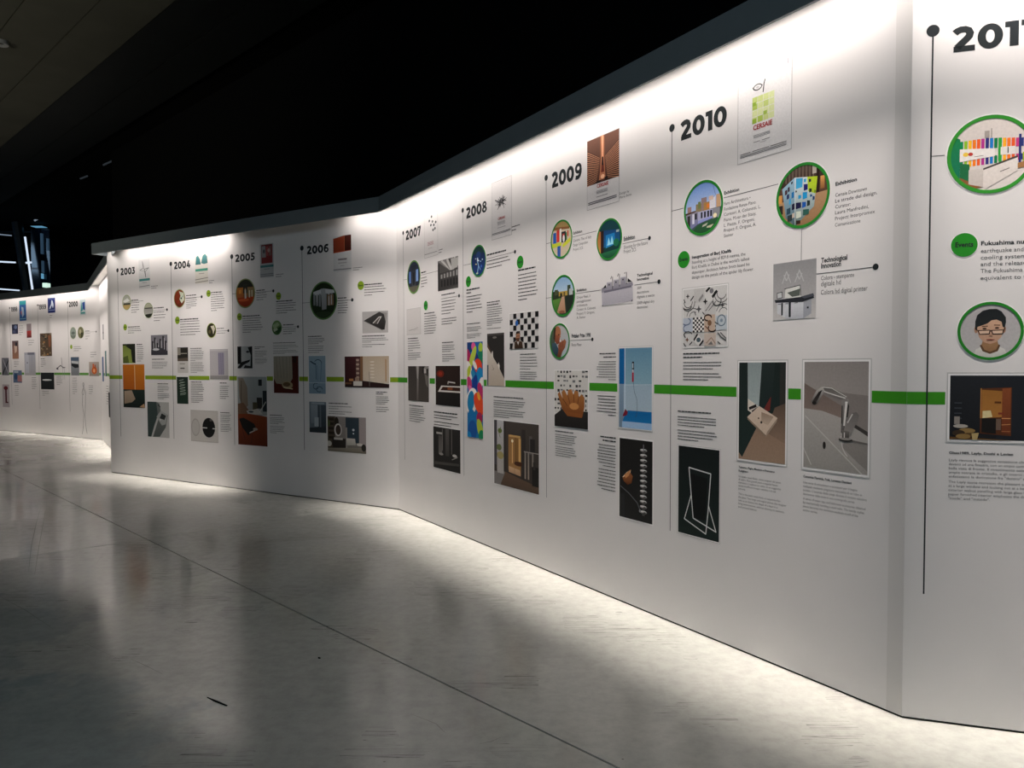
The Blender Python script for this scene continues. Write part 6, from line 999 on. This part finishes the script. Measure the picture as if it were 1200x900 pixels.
{'k': 'pic', 'seg': 'A', 'label': 'tiny blue grey collage print crossing the stripe', 'r': (2.6393, 3.065, 1.1498, 1.4384), 'name': 'photo_print', 'key': 'collage', 'bd': 0},
{'k': 'pic', 'seg': 'A', 'label': 'tiny photo print of a dark red tap on white, low at left edge', 'r': (2.0657, 2.4248, 0.5649, 1.1037), 'name': 'photo_print', 'key': 'redvase', 'bd': 0},
{'k': 'greek', 'seg': 'A', 'label': 'tiny text right of the dark blue photo of 1998', 's': (2.9716, 3.2038), 't': [], 'p': [(2.466, 2.269, 5)], 'ra': 0},
{'k': 'greek', 'seg': 'A', 'label': 'tiny text under the grey and red photo of 1998', 's': (3.4084, 3.6904), 't': [], 'p': [(2.1218, 2.0244, 3)], 'ra': 0},
{'k': 'greek', 'seg': 'A', 'label': 'tiny text under the collage print', 's': (2.6935, 2.913), 't': [], 'p': [(1.0877, 0.8568, 6)], 'ra': 0},
{'k': 'greek', 'seg': 'A', 'label': 'tiny text under the pale white shower photo', 's': (3.5298, 3.77), 't': [], 'p': [(1.273, 1.0289, 6)], 'ra': 0},
{'k': 'greek', 'seg': 'A', 'label': 'tiny caption right of the brown photo of 1998', 's': (2.685, 2.9549), 't': [], 'p': [(1.6382, 1.5283, 3)], 'ra': 0},
{'k': 'stripe', 'seg': 'A', 'label': 'green stripe along the far wall bay', 'p': [(0.556, 2.0376), (2.4144, 2.621), (3.064, 3.176), (3.7163, 3.9502), (4.5673, 5.2692), (5.6329, 6.0221), (6.4346, 6.5343)], 'z': (1.3373, 1.3896)},
{'k': 'pic', 'seg': 'B', 'label': 'narrow blue photo print on the receding far wall', 'r': (0.447, 0.8256, 1.2198, 1.7142), 'name': 'photo_print', 'key': 'bluestrip', 'bd': 0},
{'k': 'pic', 'seg': 'B', 'label': 'narrow teal photo print on the receding far wall', 'r': (1.1977, 1.5462, 1.3296, 1.8193), 'name': 'photo_print', 'key': 'tealstrip', 'bd': 0},
{'k': 'pic', 'seg': 'B', 'label': 'narrow dark photo print low on the receding far wall', 'r': (1.8138, 2.2513, 0.5761, 1.0388), 'name': 'photo_print', 'key': 'darkstrip', 'bd': 0},
{'k': 'pic', 'seg': 'B', 'label': 'narrow grey photo print above the blue one on the receding far wall', 'r': (0.7267, 1.0298, 2.0492, 2.3475), 'name': 'photo_print', 'key': 'greystrip', 'bd': 0},
{'k': 'greek', 'seg': 'B', 'label': 'tiny text under the narrow teal print', 's': (1.3561, 1.8739), 't': [], 'p': [(1.1451, 0.809, 8)], 'ra': 0},
{'k': 'stripe', 'seg': 'B', 'label': 'green stripe on the receding far wall', 'p': [(0.786, 1.0666), (1.5019, 2.9477)], 'z': (1.3373, 1.3896)},
]

# ------------------------------------------------------------------ print builders
EPS = 0.0006
def ngon(pts, y, m_faces, V):
    b = len(V); V += [(x, y, z) for x, z in pts]; m_faces.append(tuple(range(b, b + len(pts))))
def slab2d(pts, y0, y1):
    """extrude a counter clockwise outline (x right, z up) between depths y0 (back) and y1 (front)"""
    y0, y1 = y0 * TS, y1 * TS
    n = len(pts); v = [(x, y0, z) for x, z in pts] + [(x, y1, z) for x, z in pts]
    return v, [tuple(range(n, 2 * n)), tuple(range(n - 1, -1, -1))] + [(i, (i + 1) % n, (i + 1) % n + n, i + n) for i in range(n)]
def circ(cx, cz, r, n=32): return [(cx + r * math.cos(2 * math.pi * i / n), cz + r * math.sin(2 * math.pi * i / n)) for i in range(n)]
def rect2(x0, x1, z0, z1): return [(x0, z0), (x1, z0), (x1, z1), (x0, z1)]
def ring_mesh(ro, ri, y0, y1, n=48):
    v, f = [], []; y0, y1 = y0 * TS, y1 * TS
    for i in range(n):
        a = 2 * math.pi * i / n; c, s = math.cos(a), math.sin(a)
        v += [(ro * c, y0, ro * s), (ro * c, y1, ro * s), (ri * c, y1, ri * s), (ri * c, y0, ri * s)]
    for i in range(n):
        a, b = 4 * i, 4 * ((i + 1) % n)
        f += [(a, b, b + 1, a + 1), (a + 1, b + 1, b + 2, a + 2), (a + 2, b + 2, b + 3, a + 3)]
    return v, f
def frame_mesh(x0, x1, z0, z1, w, y0, y1):
    return join([slab2d(rect2(x0 - w, x1 + w, z1, z1 + w), y0, y1), slab2d(rect2(x0 - w, x1 + w, z0 - w, z0), y0, y1),
                 slab2d(rect2(x0 - w, x0, z0, z1), y0, y1), slab2d(rect2(x1, x1 + w, z0, z1), y0, y1)])
# --- heavy geometric numerals, cap height 1
def stroke(pts, w, y0, y1):
    n = len(pts); Lp, Rp = [], []
    for i, (x, z) in enumerate(pts):
        a = pts[max(0, i - 1)]; b = pts[min(n - 1, i + 1)]; dx, dz = b[0] - a[0], b[1] - a[1]; l = math.hypot(dx, dz)
        nx, nz = -dz / l * w / 2, dx / l * w / 2; Lp.append((x + nx, z + nz)); Rp.append((x - nx, z - nz))
    out = []
    for i in range(n - 1):
        out.append(slab2d([Rp[i], Rp[i + 1], Lp[i + 1], Lp[i]], y0, y1))
    return out
def ering(cx, cz, ro, rzo, ri, rzi, y0, y1, n=32):
    o = []
    for i in range(n):
        a, b = 2 * math.pi * i / n, 2 * math.pi * (i + 1) / n
        o.append(slab2d([(cx + ri * math.cos(a), cz + rzi * math.sin(a)), (cx + ro * math.cos(a), cz + rzo * math.sin(a)), (cx + ro * math.cos(b), cz + rzo * math.sin(b)), (cx + ri * math.cos(b), cz + rzi * math.sin(b))], y0, y1))
    return o
def digit(ch, y0, y1):
    R = lambda a, b, c, d: slab2d(rect2(a, b, c, d), y0, y1)
    if ch == '0': return ering(.42, .5, .42, .51, .145, .265, y0, y1), .84
    if ch == '1': return [R(.16, .45, 0, 1), R(0, .2, .77, 1)], .47
    if ch == '2': return stroke([(.06, .78), (.14, .85), (.26, .9), (.40, .9), (.52, .84), (.57, .72), (.54, .6), (.44, .48), (.30, .34), (.14, .17)], .27, y0, y1) + [R(.02, .74, 0, .23)], .76
    if ch == '3': return [R(.06, .66, .79, 1)] + stroke([(.6, .86), (.36, .58)], .2, y0, y1) + stroke([(.24, .52), (.42, .53), (.56, .45), (.6, .31), (.54, .18), (.4, .11), (.22, .11), (.04, .18)], .25, y0, y1), .74
    if ch == '4': return stroke([(.52, 1.0), (.16, .26)], .24, y0, y1) + [R(.04, .84, .17, .37), R(.46, .7, 0, .6)], .86
    if ch == '5': return [R(.14, .68, .79, 1), R(.12, .34, .5, .9)] + stroke([(.12, .55), (.36, .56), (.54, .48), (.6, .33), (.54, .18), (.4, .11), (.22, .11), (.03, .18)], .25, y0, y1), .74
    if ch in '69':
        o = ering(.41, .33, .36, .33, .14, .13, y0, y1, 26) + stroke([(.7, .86), (.58, .9), (.4, .89), (.25, .78), (.17, .6), (.16, .38)], .26, y0, y1)
        if ch == '9': o = [([(.82 - x, y, 1 - z) for x, y, z in v], f) for v, f in o]
        return o, .8
    if ch == '7': return [R(.02, .72, .79, 1), R(.02, .24, .6, .9)] + stroke([(.6, .88), (.28, 0)], .28, y0, y1), .74
    if ch == '8': return ering(.39, .74, .32, .27, .11, .1, y0, y1, 24) + ering(.39, .28, .37, .29, .14, .12, y0, y1, 24), .78
def number_mesh(t, x0, x1, hh, y0, y1):
    parts, x = [], 0
    for ch in t:
        d, w_ = digit(ch, y0, y1); parts += [([(px + x, py, pz) for px, py, pz in v], f) for v, f in d]; x += w_ + .06
    tot = x - .06; sx = (x1 - x0) / tot
    V_, F_ = join(parts)
    return [(x0 + px * sx, py, pz * hh) for px, py, pz in V_], F_

TEXTJOBS = []      # real lettering, converted in one go at the end
def text_curve(t, bold):
    cu = bpy.data.curves.new('lettering', 'FONT'); cu.body = t; cu.size = 1.0; cu.resolution_u = 2
    if bold: cu.offset = 0.028
    cu.fill_mode = 'FRONT'
    o = bpy.data.objects.new('tmp_lettering', cu); COL.objects.link(o); return o
def add_text(t, parent, name, x, z, size, m, y, bold=0, width=None, center=False, shear=0.0):
    TEXTJOBS.append((text_curve(t, bold), parent, name, x, z, size, m, y, width, center))

def greek_lines(x0, x1, zs, hh, seed, ra, shorten=True):
    r = random.Random(seed); parts = []
    for i, z in enumerate(zs):
        wline = (x1 - x0) * (r.uniform(0.86, 1.0) if not (shorten and i == len(zs) - 1 and len(zs) > 1) else r.uniform(0.35, 0.8))
        xs = x1 - wline if ra else x0; x = xs
        while x < xs + wline - hh * 0.8:
            wd = min(r.choice((1.4, 2.2, 3.0, 3.8, 4.8)) * hh, xs + wline - x)
            parts.append(slab2d(rect2(x, x + wd, z - hh / 2, z + hh / 2), -EPS, -EPS * 2)); x += wd + hh * 0.5
    return join(parts)

TEXT_CAT = 'text block'
def place(k, s, h): return seg_matrix(k, s, h)
seen = {}
for n_, it in enumerate(ITEMS):
    k, g, lb = it['k'], it['seg'], it['label']
    if k == 'pic':
        s0, s1, h0, h1 = it['r']; w_, h_ = s1 - s0, h1 - h0
        root = empty(it['name'], place(g, (s0 + s1) / 2, h0), lb, 'poster' if it['name'] == 'exhibition_poster' else ('drawing' if it['bd'] == -2 else 'picture'))
        far = g in 'AB'
        if it['bd'] == -2:      # line drawing straight on the wall
            cv = Canvas(w_, h_, y0=EPS)
        else:
            th = 0.0015
            v, f = slab2d(rect2(-w_ / 2, w_ / 2, 0, h_), -0.0003, -th); cols = None
            build('backing', v, f, M['wall'], root)
            cv = Canvas(w_, h_, y0=th)
        PIC[it['key']](cv)
        build('print', cv.verts(), cv.F, M['print'], root, cols=cv.C)
        if it['bd'] == -1:
            fw = 0.0022 if g in 'R' else 0.003
            if it['key'] in ('p2010', 'p2009', 'p2008', 'p2007'):
                v, f = frame_mesh(-w_ / 2, w_ / 2, 0, h_, 0.0022, -0.0003, -0.0018); build('outline', v, f, M['faint'], root)
            if it['key'] in ('p2010', 'p2009', 'p2008'):
                zz, sz = {'p2010': (0.655, 0.075), 'p2009': (0.70, 0.07), 'p2008': (0.66, 0.05)}[it['key']]
                add_text('CERSAIE', root, 'lettering', 0 if it['key'] != 'p2010' else -0.02 * w_, h_ * (1 - zz - 0.02), h_ * sz, mat('red_ink', '#a83232', 0.6, 0.04, 40, spec=0.12), -0.0038, 1, w_ * 0.36, True)
        elif it['bd'] > 0:
            b = it['bd']
            if b > 0.008:
                v, f = frame_mesh(-w_ / 2, w_ / 2, 0, h_, b * 0.62, -0.0003, -0.0012); build('white_margin', v, f, M['white'], root)
                v, f = frame_mesh(-w_ / 2 - b * 0.62, w_ / 2 + b * 0.62, -b * 0.62, h_ + b * 0.62, b * 0.38, -0.0003, -0.0015); build('border', v, f, M['frame'], root)
            else:
                v, f = frame_mesh(-w_ / 2, w_ / 2, 0, h_, b, -0.0003, -0.0012); build('border', v, f, M['white'], root)
    elif k == 'rnd':
        s, z, r = it['c']; root = empty('round_photo', place(g, s, z), lb, 'picture')
        q = 0.915 if g in 'NR' else 0.93; ri = r * q
        cv = Canvas(2 * ri, 2 * ri, clip=[(x, zz + ri) for x, zz in circ(0, 0, ri, 40)], y0=0.0010)
        PIC[it['key']](cv)
        o = build('print', [(x, y, zz - ri) for x, y, zz in cv.verts()], cv.F, M['print'], root, cols=cv.C)
        v, f = slab2d(circ(0, 0, ri, 40), -0.0003, -0.0009); build('backing', v, f, M['white'], root)
        rm = seen.get(it['ring']) or mat('ring_ink', it['ring'], 0.45, 0.03, 30, spec=0.3); seen[it['ring']] = rm
        v, f = ring_mesh(r, ri - 0.001, -0.0003, -0.0033); build('ring', v, f, rm, root)
        if g in 'NR': v, f = ring_mesh(r * 1.03, r, -0.0003, -0.0016); build('halo', v, f, M['white'], root)
    elif k == 'badge':
        s, z, r = it['c']; root = empty('event_badge', place(g, s, z), lb, 'badge')
        v, f = slab2d(circ(0, 0, r, 32), -0.0003, -0.0018); build('disc', v, f, M['green_m' if g in 'MA' else 'green2'], root)
        if g in 'NR': v, f = ring_mesh(r * 1.06, r, -0.0003, -0.0012); build('halo', v, f, M['white'], root)
        if g in 'NRM' and r > 0.02: add_text('Events', root, 'lettering', 0, -r * 0.16, r * 0.58, M['ink'], -0.0022, 1, r * 1.35, True)
    elif k == 'year':
        s0, s1, h0, h1 = it['r']; root = empty('year_numeral', place(g, (s0 + s1) / 2, h0), lb, 'numeral')
        # numerals split digit by digit
        hh = h1 - h0; w_ = s1 - s0; x = 0; ds = []
        for ch in it['t']:
            d, dw = digit(ch, -0.0003, -0.0018); ds.append((x, d)); x += dw + .06
        sx = w_ / (x - .06)
        for x_, d in ds:
            V_, F_ = join(d); build('digit', [(-w_ / 2 + (px + x_) * sx, py, pz * hh) for px, py, pz in V_], F_, M['ink'], root)
    elif k == 'mark':
        z0, z1 = it['z']; root = empty('timeline_marker', place(g, it['s'], z0), lb, 'timeline')
        lw = 0.0030 if g == 'N' else 0.0022 if g == 'R' else 0.0036
        v, f = slab2d(rect2(-lw, lw, 0, z1 - z0), -0.0003, -0.0012); build('stem', v, f, M['ink' if g == 'N' else 'line'], root)
        v, f = slab2d(circ(0, z1 - z0, it['dr'], 28), -0.0003, -0.0018); build('dot', v, f, M['ink'], root)
        for a_, b_, c_, d_, e_ in it['br']:
            zc = (b_ + d_) / 2 - z0; bw_ = 0.0014 if g in 'NR' else 0.002
            v, f = slab2d(rect2(a_ - it['s'], c_ - it['s'], zc - bw_, zc + bw_) if abs(c_ - a_) > 0.01 else rect2(a_ - it['s'] - bw_, a_ - it['s'] + bw_, d_ - z0, b_ - z0), -0.0003, -0.0010)
            build('branch_line', v, f, M['line'], root)
            if e_ > 0:
                v, f = slab2d(circ(c_ - it['s'], zc, e_, 20), -0.0003, -0.0016); build('branch_dot', v, f, M['ink'], root)
    elif k == 'stripe':
        z0, z1 = it['z']; p0 = it['p'][0][0]
        root = empty('green_stripe', place(g, p0, z0), lb, 'stripe')
        for a_, b_ in it['p']:
            a_ = max(a_, 0.0002); b_ = min(b_, SEG[g][2] - 0.0002)
            v, f = slab2d(rect2(a_ - p0, b_ - p0, 0, z1 - z0), -0.0002, -0.0005); build('stripe_section', v, f, M[{'M': 'green_m', 'A': 'green_a', 'B': 'green_a'}.get(g, 'green')], root)
    elif k == 'greek':
        x0, x1 = it['s']; allz = list(it['t']); 
        for a_, b_, n in it['p']: allz += [a_, b_]
        root = empty('text_block', place(g, x0, min(allz)), lb, TEXT_CAT); zb = min(allz); ww = x1 - x0
        a_, b_, n = it['p'][-1] if it['p'][-1][2] > 1 else it['p'][0]
        pitch = abs(a_ - b_) / max(1, n - 1) if n > 1 else 0.02
        if it['t']:
            v, f = greek_lines(0, ww * 0.92, [z - zb for z in it['t']], min(pitch * 0.42, 0.013), n_ * 7, it['ra'], True)
            if it['ra']: v = [(x + ww * 0.08, y, z) for x, y, z in v]
            build('title', v, f, M['ink'], root)
        for q, (a_, b_, n) in enumerate(it['p']):
            zs = [a_ + (b_ - a_) * i / max(1, n - 1) - zb for i in range(n)]
            v, f = greek_lines(0, ww, zs, min(pitch * 0.26, 0.008), n_ * 7 + q + 1, it['ra'])
            if f:
                po = build('paragraph', v, f, M['ink2'], root)
                if len(v) <= 56: po['kind'] = 'stuff'
    elif k == 'text':
        x0, x1 = it['s']; ls = it['lines']; zb = ls[-1][0]
        root = empty('text_block', place(g, x0, zb), lb, TEXT_CAT)
        body = [l for l in ls if not l[2]] or ls
        ps = sorted(abs(a_[0] - b_[0]) for a_, b_ in zip(ls, ls[1:])); pitch = ps[len(ps) // 2] if ps else 0.03
        mx = max(len(l[1]) * (1.1 if l[2] else 1.0) for l in ls)
        for z, t_, b_ in ls:
            # size from the longest body line: mean glyph advance of the built-in font is about 0.54 em
            add_text(t_, root, 'title' if b_ else 'line', 0, z - zb - pitch * 0.26, pitch * 0.86, M['ink'] if b_ else M['ink2'], -0.0008, b_,
                     (x1 - x0) * len(t_) / mx * (1.0 if not b_ else 1.1))

# lettering: evaluate every text once, then turn it into plain mesh parts
bpy.context.view_layer.update()
dg = bpy.context.evaluated_depsgraph_get()
for o, parent, name, x, z, size, m, y, width, center in TEXTJOBS:
    me = bpy.data.meshes.new_from_object(o.evaluated_get(dg))
    if not me.vertices: continue
    xs = [v.co.x for v in me.vertices]; a_, b_ = min(xs), max(xs)
    sx = (width / (b_ - a_)) if width else size
    size = max(min(size, 1.3 * sx), 0.8 * sx)
    for v in me.vertices:
        px = (v.co.x - a_) * sx; v.co = ((px - (width / 2 if center and width else 0)) + x, y * TS, z + v.co.y * size)
    me.materials.clear(); me.materials.append(m); me.name = name
    ob = bpy.data.objects.new(name, me); COL.objects.link(ob); ob.parent = parent
for o, *_ in TEXTJOBS:
    cu = o.data; bpy.data.objects.remove(o); bpy.data.curves.remove(cu)

# ------------------------------------------------------------------ far end of the hall
def bar(name, p0, p1, r, m, label=None, cat=None, group=None, parent=None):
    p0, p1 = Vector(p0), Vector(p1); d = p1 - p0; L_ = d.length; rot = d.to_track_quat('Z', 'Y').to_matrix().to_4x4()
    v, f = [], []; n = 10
    for z in (0, L_):
        for i in range(n): v.append((r * math.cos(2 * math.pi * i / n), r * math.sin(2 * math.pi * i / n), z))
    f = [(i, (i + 1) % n, (i + 1) % n + n, i + n) for i in range(n)] + [tuple(range(n - 1, -1, -1)), tuple(range(n, 2 * n))]
    o = build(name, v, f, m, parent, Matrix.Translation(p0) @ rot); tag(o, label, cat, group); return o
PY_, F_PX = 462.24, 907.63
def at(px, py, Y):   # picture point on the plane y = Y
    cp, sp = math.cos(0.0362), math.sin(0.0362); xx = (px - 600) / F_PX; yy = (py - PY_) / F_PX
    kk = Y / (cp - yy * sp); return Vector((xx * kk, Y, 1.5 + kk * (-sp - yy * cp)))
YF = 24.0
bar('led_tube', at(-20, 271, YF), at(14, 274.5, YF), 0.018, M['tube_dim'], 'faint topmost horizontal light tube in the dark far left corner', 'lamp', 'light tubes at the far end')
bar('led_tube', at(-20, 304, YF), at(18.5, 306, YF), 0.024, M['tube'], 'middle horizontal white light tube in the dark far left corner', 'lamp', 'light tubes at the far end')
bar('led_tube', at(-20, 335.5, YF), at(23, 338.8, YF), 0.02, M['tube'], 'lowest horizontal light tube just above the far partition', 'lamp', 'light tubes at the far end')
post_tube = bar('led_tube', at(29.8, 276, YF - .5), at(38.4, 338, YF - .5), 0.028, M['tube'])
cross_tube = bar('cross_light', at(31, 306.5, YF - .6), at(37.2, 306, YF - .6), 0.03, M['tube'])
# raking steel post, beam and glazed lobby
o = bar('steel_post', at(20.4, 259, YF + .3), at(44, 400, YF + .3), 0.16, M['steel'])
post = empty('steel_post', Matrix.Translation((at(44, 400, YF + .3).x, YF + .3, 0)), 'dark raking steel post carrying a slanting white light tube, far left', 'post')
for q_, nm_ in ((o, 'shaft'), (post_tube, 'light_tube'), (cross_tube, 'cross_light')):
    q_.name = nm_; q_.matrix_world = q_.matrix_world; mw = q_.matrix_world.copy(); q_.parent = post; q_.matrix_parent_inverse = post.matrix_world.inverted(); q_.matrix_world = mw
lob = empty('glazed_lobby', Matrix.Translation(at(45, 345, YF + .8)), 'dark blue glazed lobby with faint vertical glints at the far end', 'lobby')
Lp = lob.matrix_world.translation
def lobbox(name, x0, x1, y0, y1, z0, z1, m):
    v, f = box(x0, x1, y0, y1, z0, z1); v = [tuple(Vector(p) - Lp) for p in v]; return build(name, v, f, m, lob)
M['glint'] = mat('blue_glint_glow', '#4a6074', 0.4, 0.3, 8, emit='#4a6a86', estr=0.16)
gl = mat('dark_glass', '#101c2c', 0.12, 0.1, 3, spec=0.6)
a_ = at(38, 345, YF + .8); b_ = at(58, 262, YF + .8)
lobbox('glass_pane', a_.x, at(48, 300, YF + .8).x, YF + .8, YF + .85, 0, min(b_.z, 5.9), gl); lobbox('glass_pane', at(49.5, 300, YF + .8).x, b_.x, YF + .8, YF + .85, 0, min(b_.z, 5.9), gl)
for px, y0, y1, m in ((49, 272, 296, 'glint'), (50, 304, 318, 'glint'), (49.5, 319, 325, 'cyan'), (56, 278, 292, 'glint')):  # reflections in the glass, put in as thin glowing strips
    p, q = at(px - .5, y1, YF + .7), at(px + .5, y0, YF + .7); lobbox('glint_strip', p.x, q.x, YF + .68, YF + .78, p.z, q.z, M[m])
p, q = at(41, 265, YF + .7), at(54, 256, YF + .7); lobbox('light_panel', p.x, q.x, YF + .5, YF + .78, p.z, min(q.z, 5.95), M['cyan'])
bar('light_bar', at(41, 257, YF), at(49.5, 252, YF), 0.03, M['tube_dim'], 'small tilted bar above the pale blue lit panel', 'lamp')
p, q = at(50, 335, YF + .5), at(55, 330, YF + .5)
lobbox('lit_box', p.x, q.x, YF + .5, YF + .7, p.z, q.z, M['sign'])
p, q = at(-60, 252, YF + 2), at(57, 236, YF + 2)
o = boxobj('trim_1', (p.x, q.x, YF + 2, YF + 2.4, p.z, 6.0), M['steel']); tag(o, 'dark steel lintel across the far opening', kind='structure')
# ceiling loudspeaker
p = Vector((0, 0, 0)); kk = 4.5
def ceil_at(px, py, hz=5.995):
    cp, sp = math.cos(0.0362), math.sin(0.0362); xx = (px - 600) / F_PX; yy = (py - PY_) / F_PX
    z = -sp - yy * cp; t_ = (hz - 1.5) / z; return Vector((xx * t_, (cp - yy * sp) * t_, hz))
sp_ = empty('ceiling_fixture', Matrix.Translation(ceil_at(1.5, 46.5)), 'round grey fixture on the dark ceiling, upper left', 'ceiling fixture')
def disc(name, ro, ri, z0, z1, m, parent, n=28):
    v, f = [], []
    for i in range(n):
        a = 2 * math.pi * i / n; c, s = math.cos(a), math.sin(a); v += [(ro * c, ro * s, z1), (ro * c, ro * s, z0), (ri * c, ri * s, z0), (ri * c, ri * s, z1)]
    for i in range(n):
        a, b = 4 * i, 4 * ((i + 1) % n); f += [(a, b, b + 1, a + 1), (a + 1, b + 1, b + 2, a + 2), (a + 2, b + 2, b + 3, a + 3)]
    build(name, v, f, m, parent)
disc('rim', 0.10, 0.065, -0.05, 0.0, M['metal'], sp_); disc('grille', 0.065, 0.001, -0.02, 0.0, M['black'], sp_)
# glints on the ceiling edge at the black wall, put in as glowing bars
for (x0, y0, x1, y1, m) in ((208, 146, 235, 131.5, 'tube_dim'), (150, 174, 163, 171, 'faintglint'), (122, 192, 133, 187, 'faintglint'), (95, 208, 103, 205, 'faintglint')):
    if m == 'faintglint' and 'faintglint' not in M: M['faintglint'] = mat('faint_glint', '#404850', 0.5, 0.05, 20, emit='#6a7480', estr=0.06)
    a_, b_ = ceil_at(x0, y0, 5.97), ceil_at(x1, y1, 5.97)
    nm_ = {208: 'brightest thin painted glint where ceiling meets black wall', 150: 'faint thin painted glint left of the brightest one', 122: 'third faint painted glint along the ceiling edge', 95: 'last faint painted glint along the ceiling edge'}[x0]
    bar('ceiling_edge_glint', a_, b_, 0.02, M[m], nm_, 'lamp', 'painted glints along the ceiling edge')
# fine scratches in the floor coating: each a hair-thin part of the floor
def floor_at(px, py):
    cp, sp = math.cos(0.0362), math.sin(0.0362); xx = (px - 600) / F_PX; yy = (py - PY_) / F_PX
    z = -sp - yy * cp; t_ = -1.5 / z; return Vector((xx * t_, (cp - yy * sp) * t_))
SCR = [((0, 698), (30, 714), (62, 736)), ((98, 752), (140, 772)), ((152, 771), (170, 779), (190, 789)), ((140, 770), (165, 768), (192, 767)),
       ((48, 591), (42, 612), (36, 640), (33, 668)), ((53, 597), (45, 640), (40, 672)), ((90, 571), (110, 578), (126, 586)), ((55, 537), (85, 540), (112, 544)),
       ((313, 842), (323, 838)), ((329, 831), (346, 827)), ((257, 884), (265, 877)), ((444, 813), (462, 810)), ((560, 872), (574, 869), (586, 864)),
       ((480, 836), (510, 848), (520, 858)), ((433, 740), (443, 737)), ((470, 888), (488, 878)), ((205, 723), (215, 719)), ((120, 648), (112, 660)), ((205, 650), (203, 651)), ((548, 652), (556, 654)), ((490, 640), (505, 644)), ((735, 745), (760, 748)), ((640, 660), (652, 664))]
for ln in SCR:
    P_ = [floor_at(*q) for q in ln]; V_, F_ = [], []
    for i, p in enumerate(P_):
        d = (P_[min(i + 1, len(P_) - 1)] - P_[max(i - 1, 0)]).normalized(); wv = 0.0009 * (1.0 if 0 < i < len(P_) - 1 else 0.35) * (p.length / 3.0) ; nv = Vector((-d.y, d.x)) * wv
        V_ += [(p.x + nv.x, p.y + nv.y, 0.0003), (p.x - nv.x, p.y - nv.y, 0.0003)]
    for i in range(len(P_) - 1): F_.append((2 * i + 1, 2 * i + 3, 2 * i + 2, 2 * i))
    build('scratch', V_, F_, M['scratch'], fl)
# fallen scraps on the floor
for x0, y0, x1, y1, w_, lb in ((241.5, 816.5, 265, 826.5, 0.006, 'thin dark strip lying on the glossy floor, lower left'), (372, 770, 374.5, 771.2, 0.006, 'tiny dark scrap on the floor right of the strip')):
    cp, sp = math.cos(0.0362), math.sin(0.0362)
    def fl_at(px, py):
        xx = (px - 600) / F_PX; yy = (py - PY_) / F_PX; z = -sp - yy * cp; t_ = -1.5 / z; return Vector((xx * t_, (cp - yy * sp) * t_, 0.0))
    a_, b_ = fl_at(x0, y0), fl_at(x1, y1); d = (b_ - a_); n = Vector((-d.y, d.x, 0)).normalized() * w_; c = (a_ + b_) / 2
    pts = [a_ - c, a_ * .6 + b_ * .4 - n - c, b_ - n * .5 - c, b_ + n * .3 - c, a_ * .5 + b_ * .5 + n * .6 - c]
    v = [(p.x, p.y, 0.0) for p in pts] + [(p.x, p.y, 0.004) for p in pts]; m_ = len(pts)
    o = build('floor_scrap', v, [tuple(range(m_, 2 * m_)), tuple(range(m_ - 1, -1, -1))] + [(i, (i + 1) % m_, (i + 1) % m_ + m_, i + m_) for i in range(m_)], M['black'], None, Matrix.Translation((c.x, c.y, 0)))
    tag(o, lb, 'scrap')
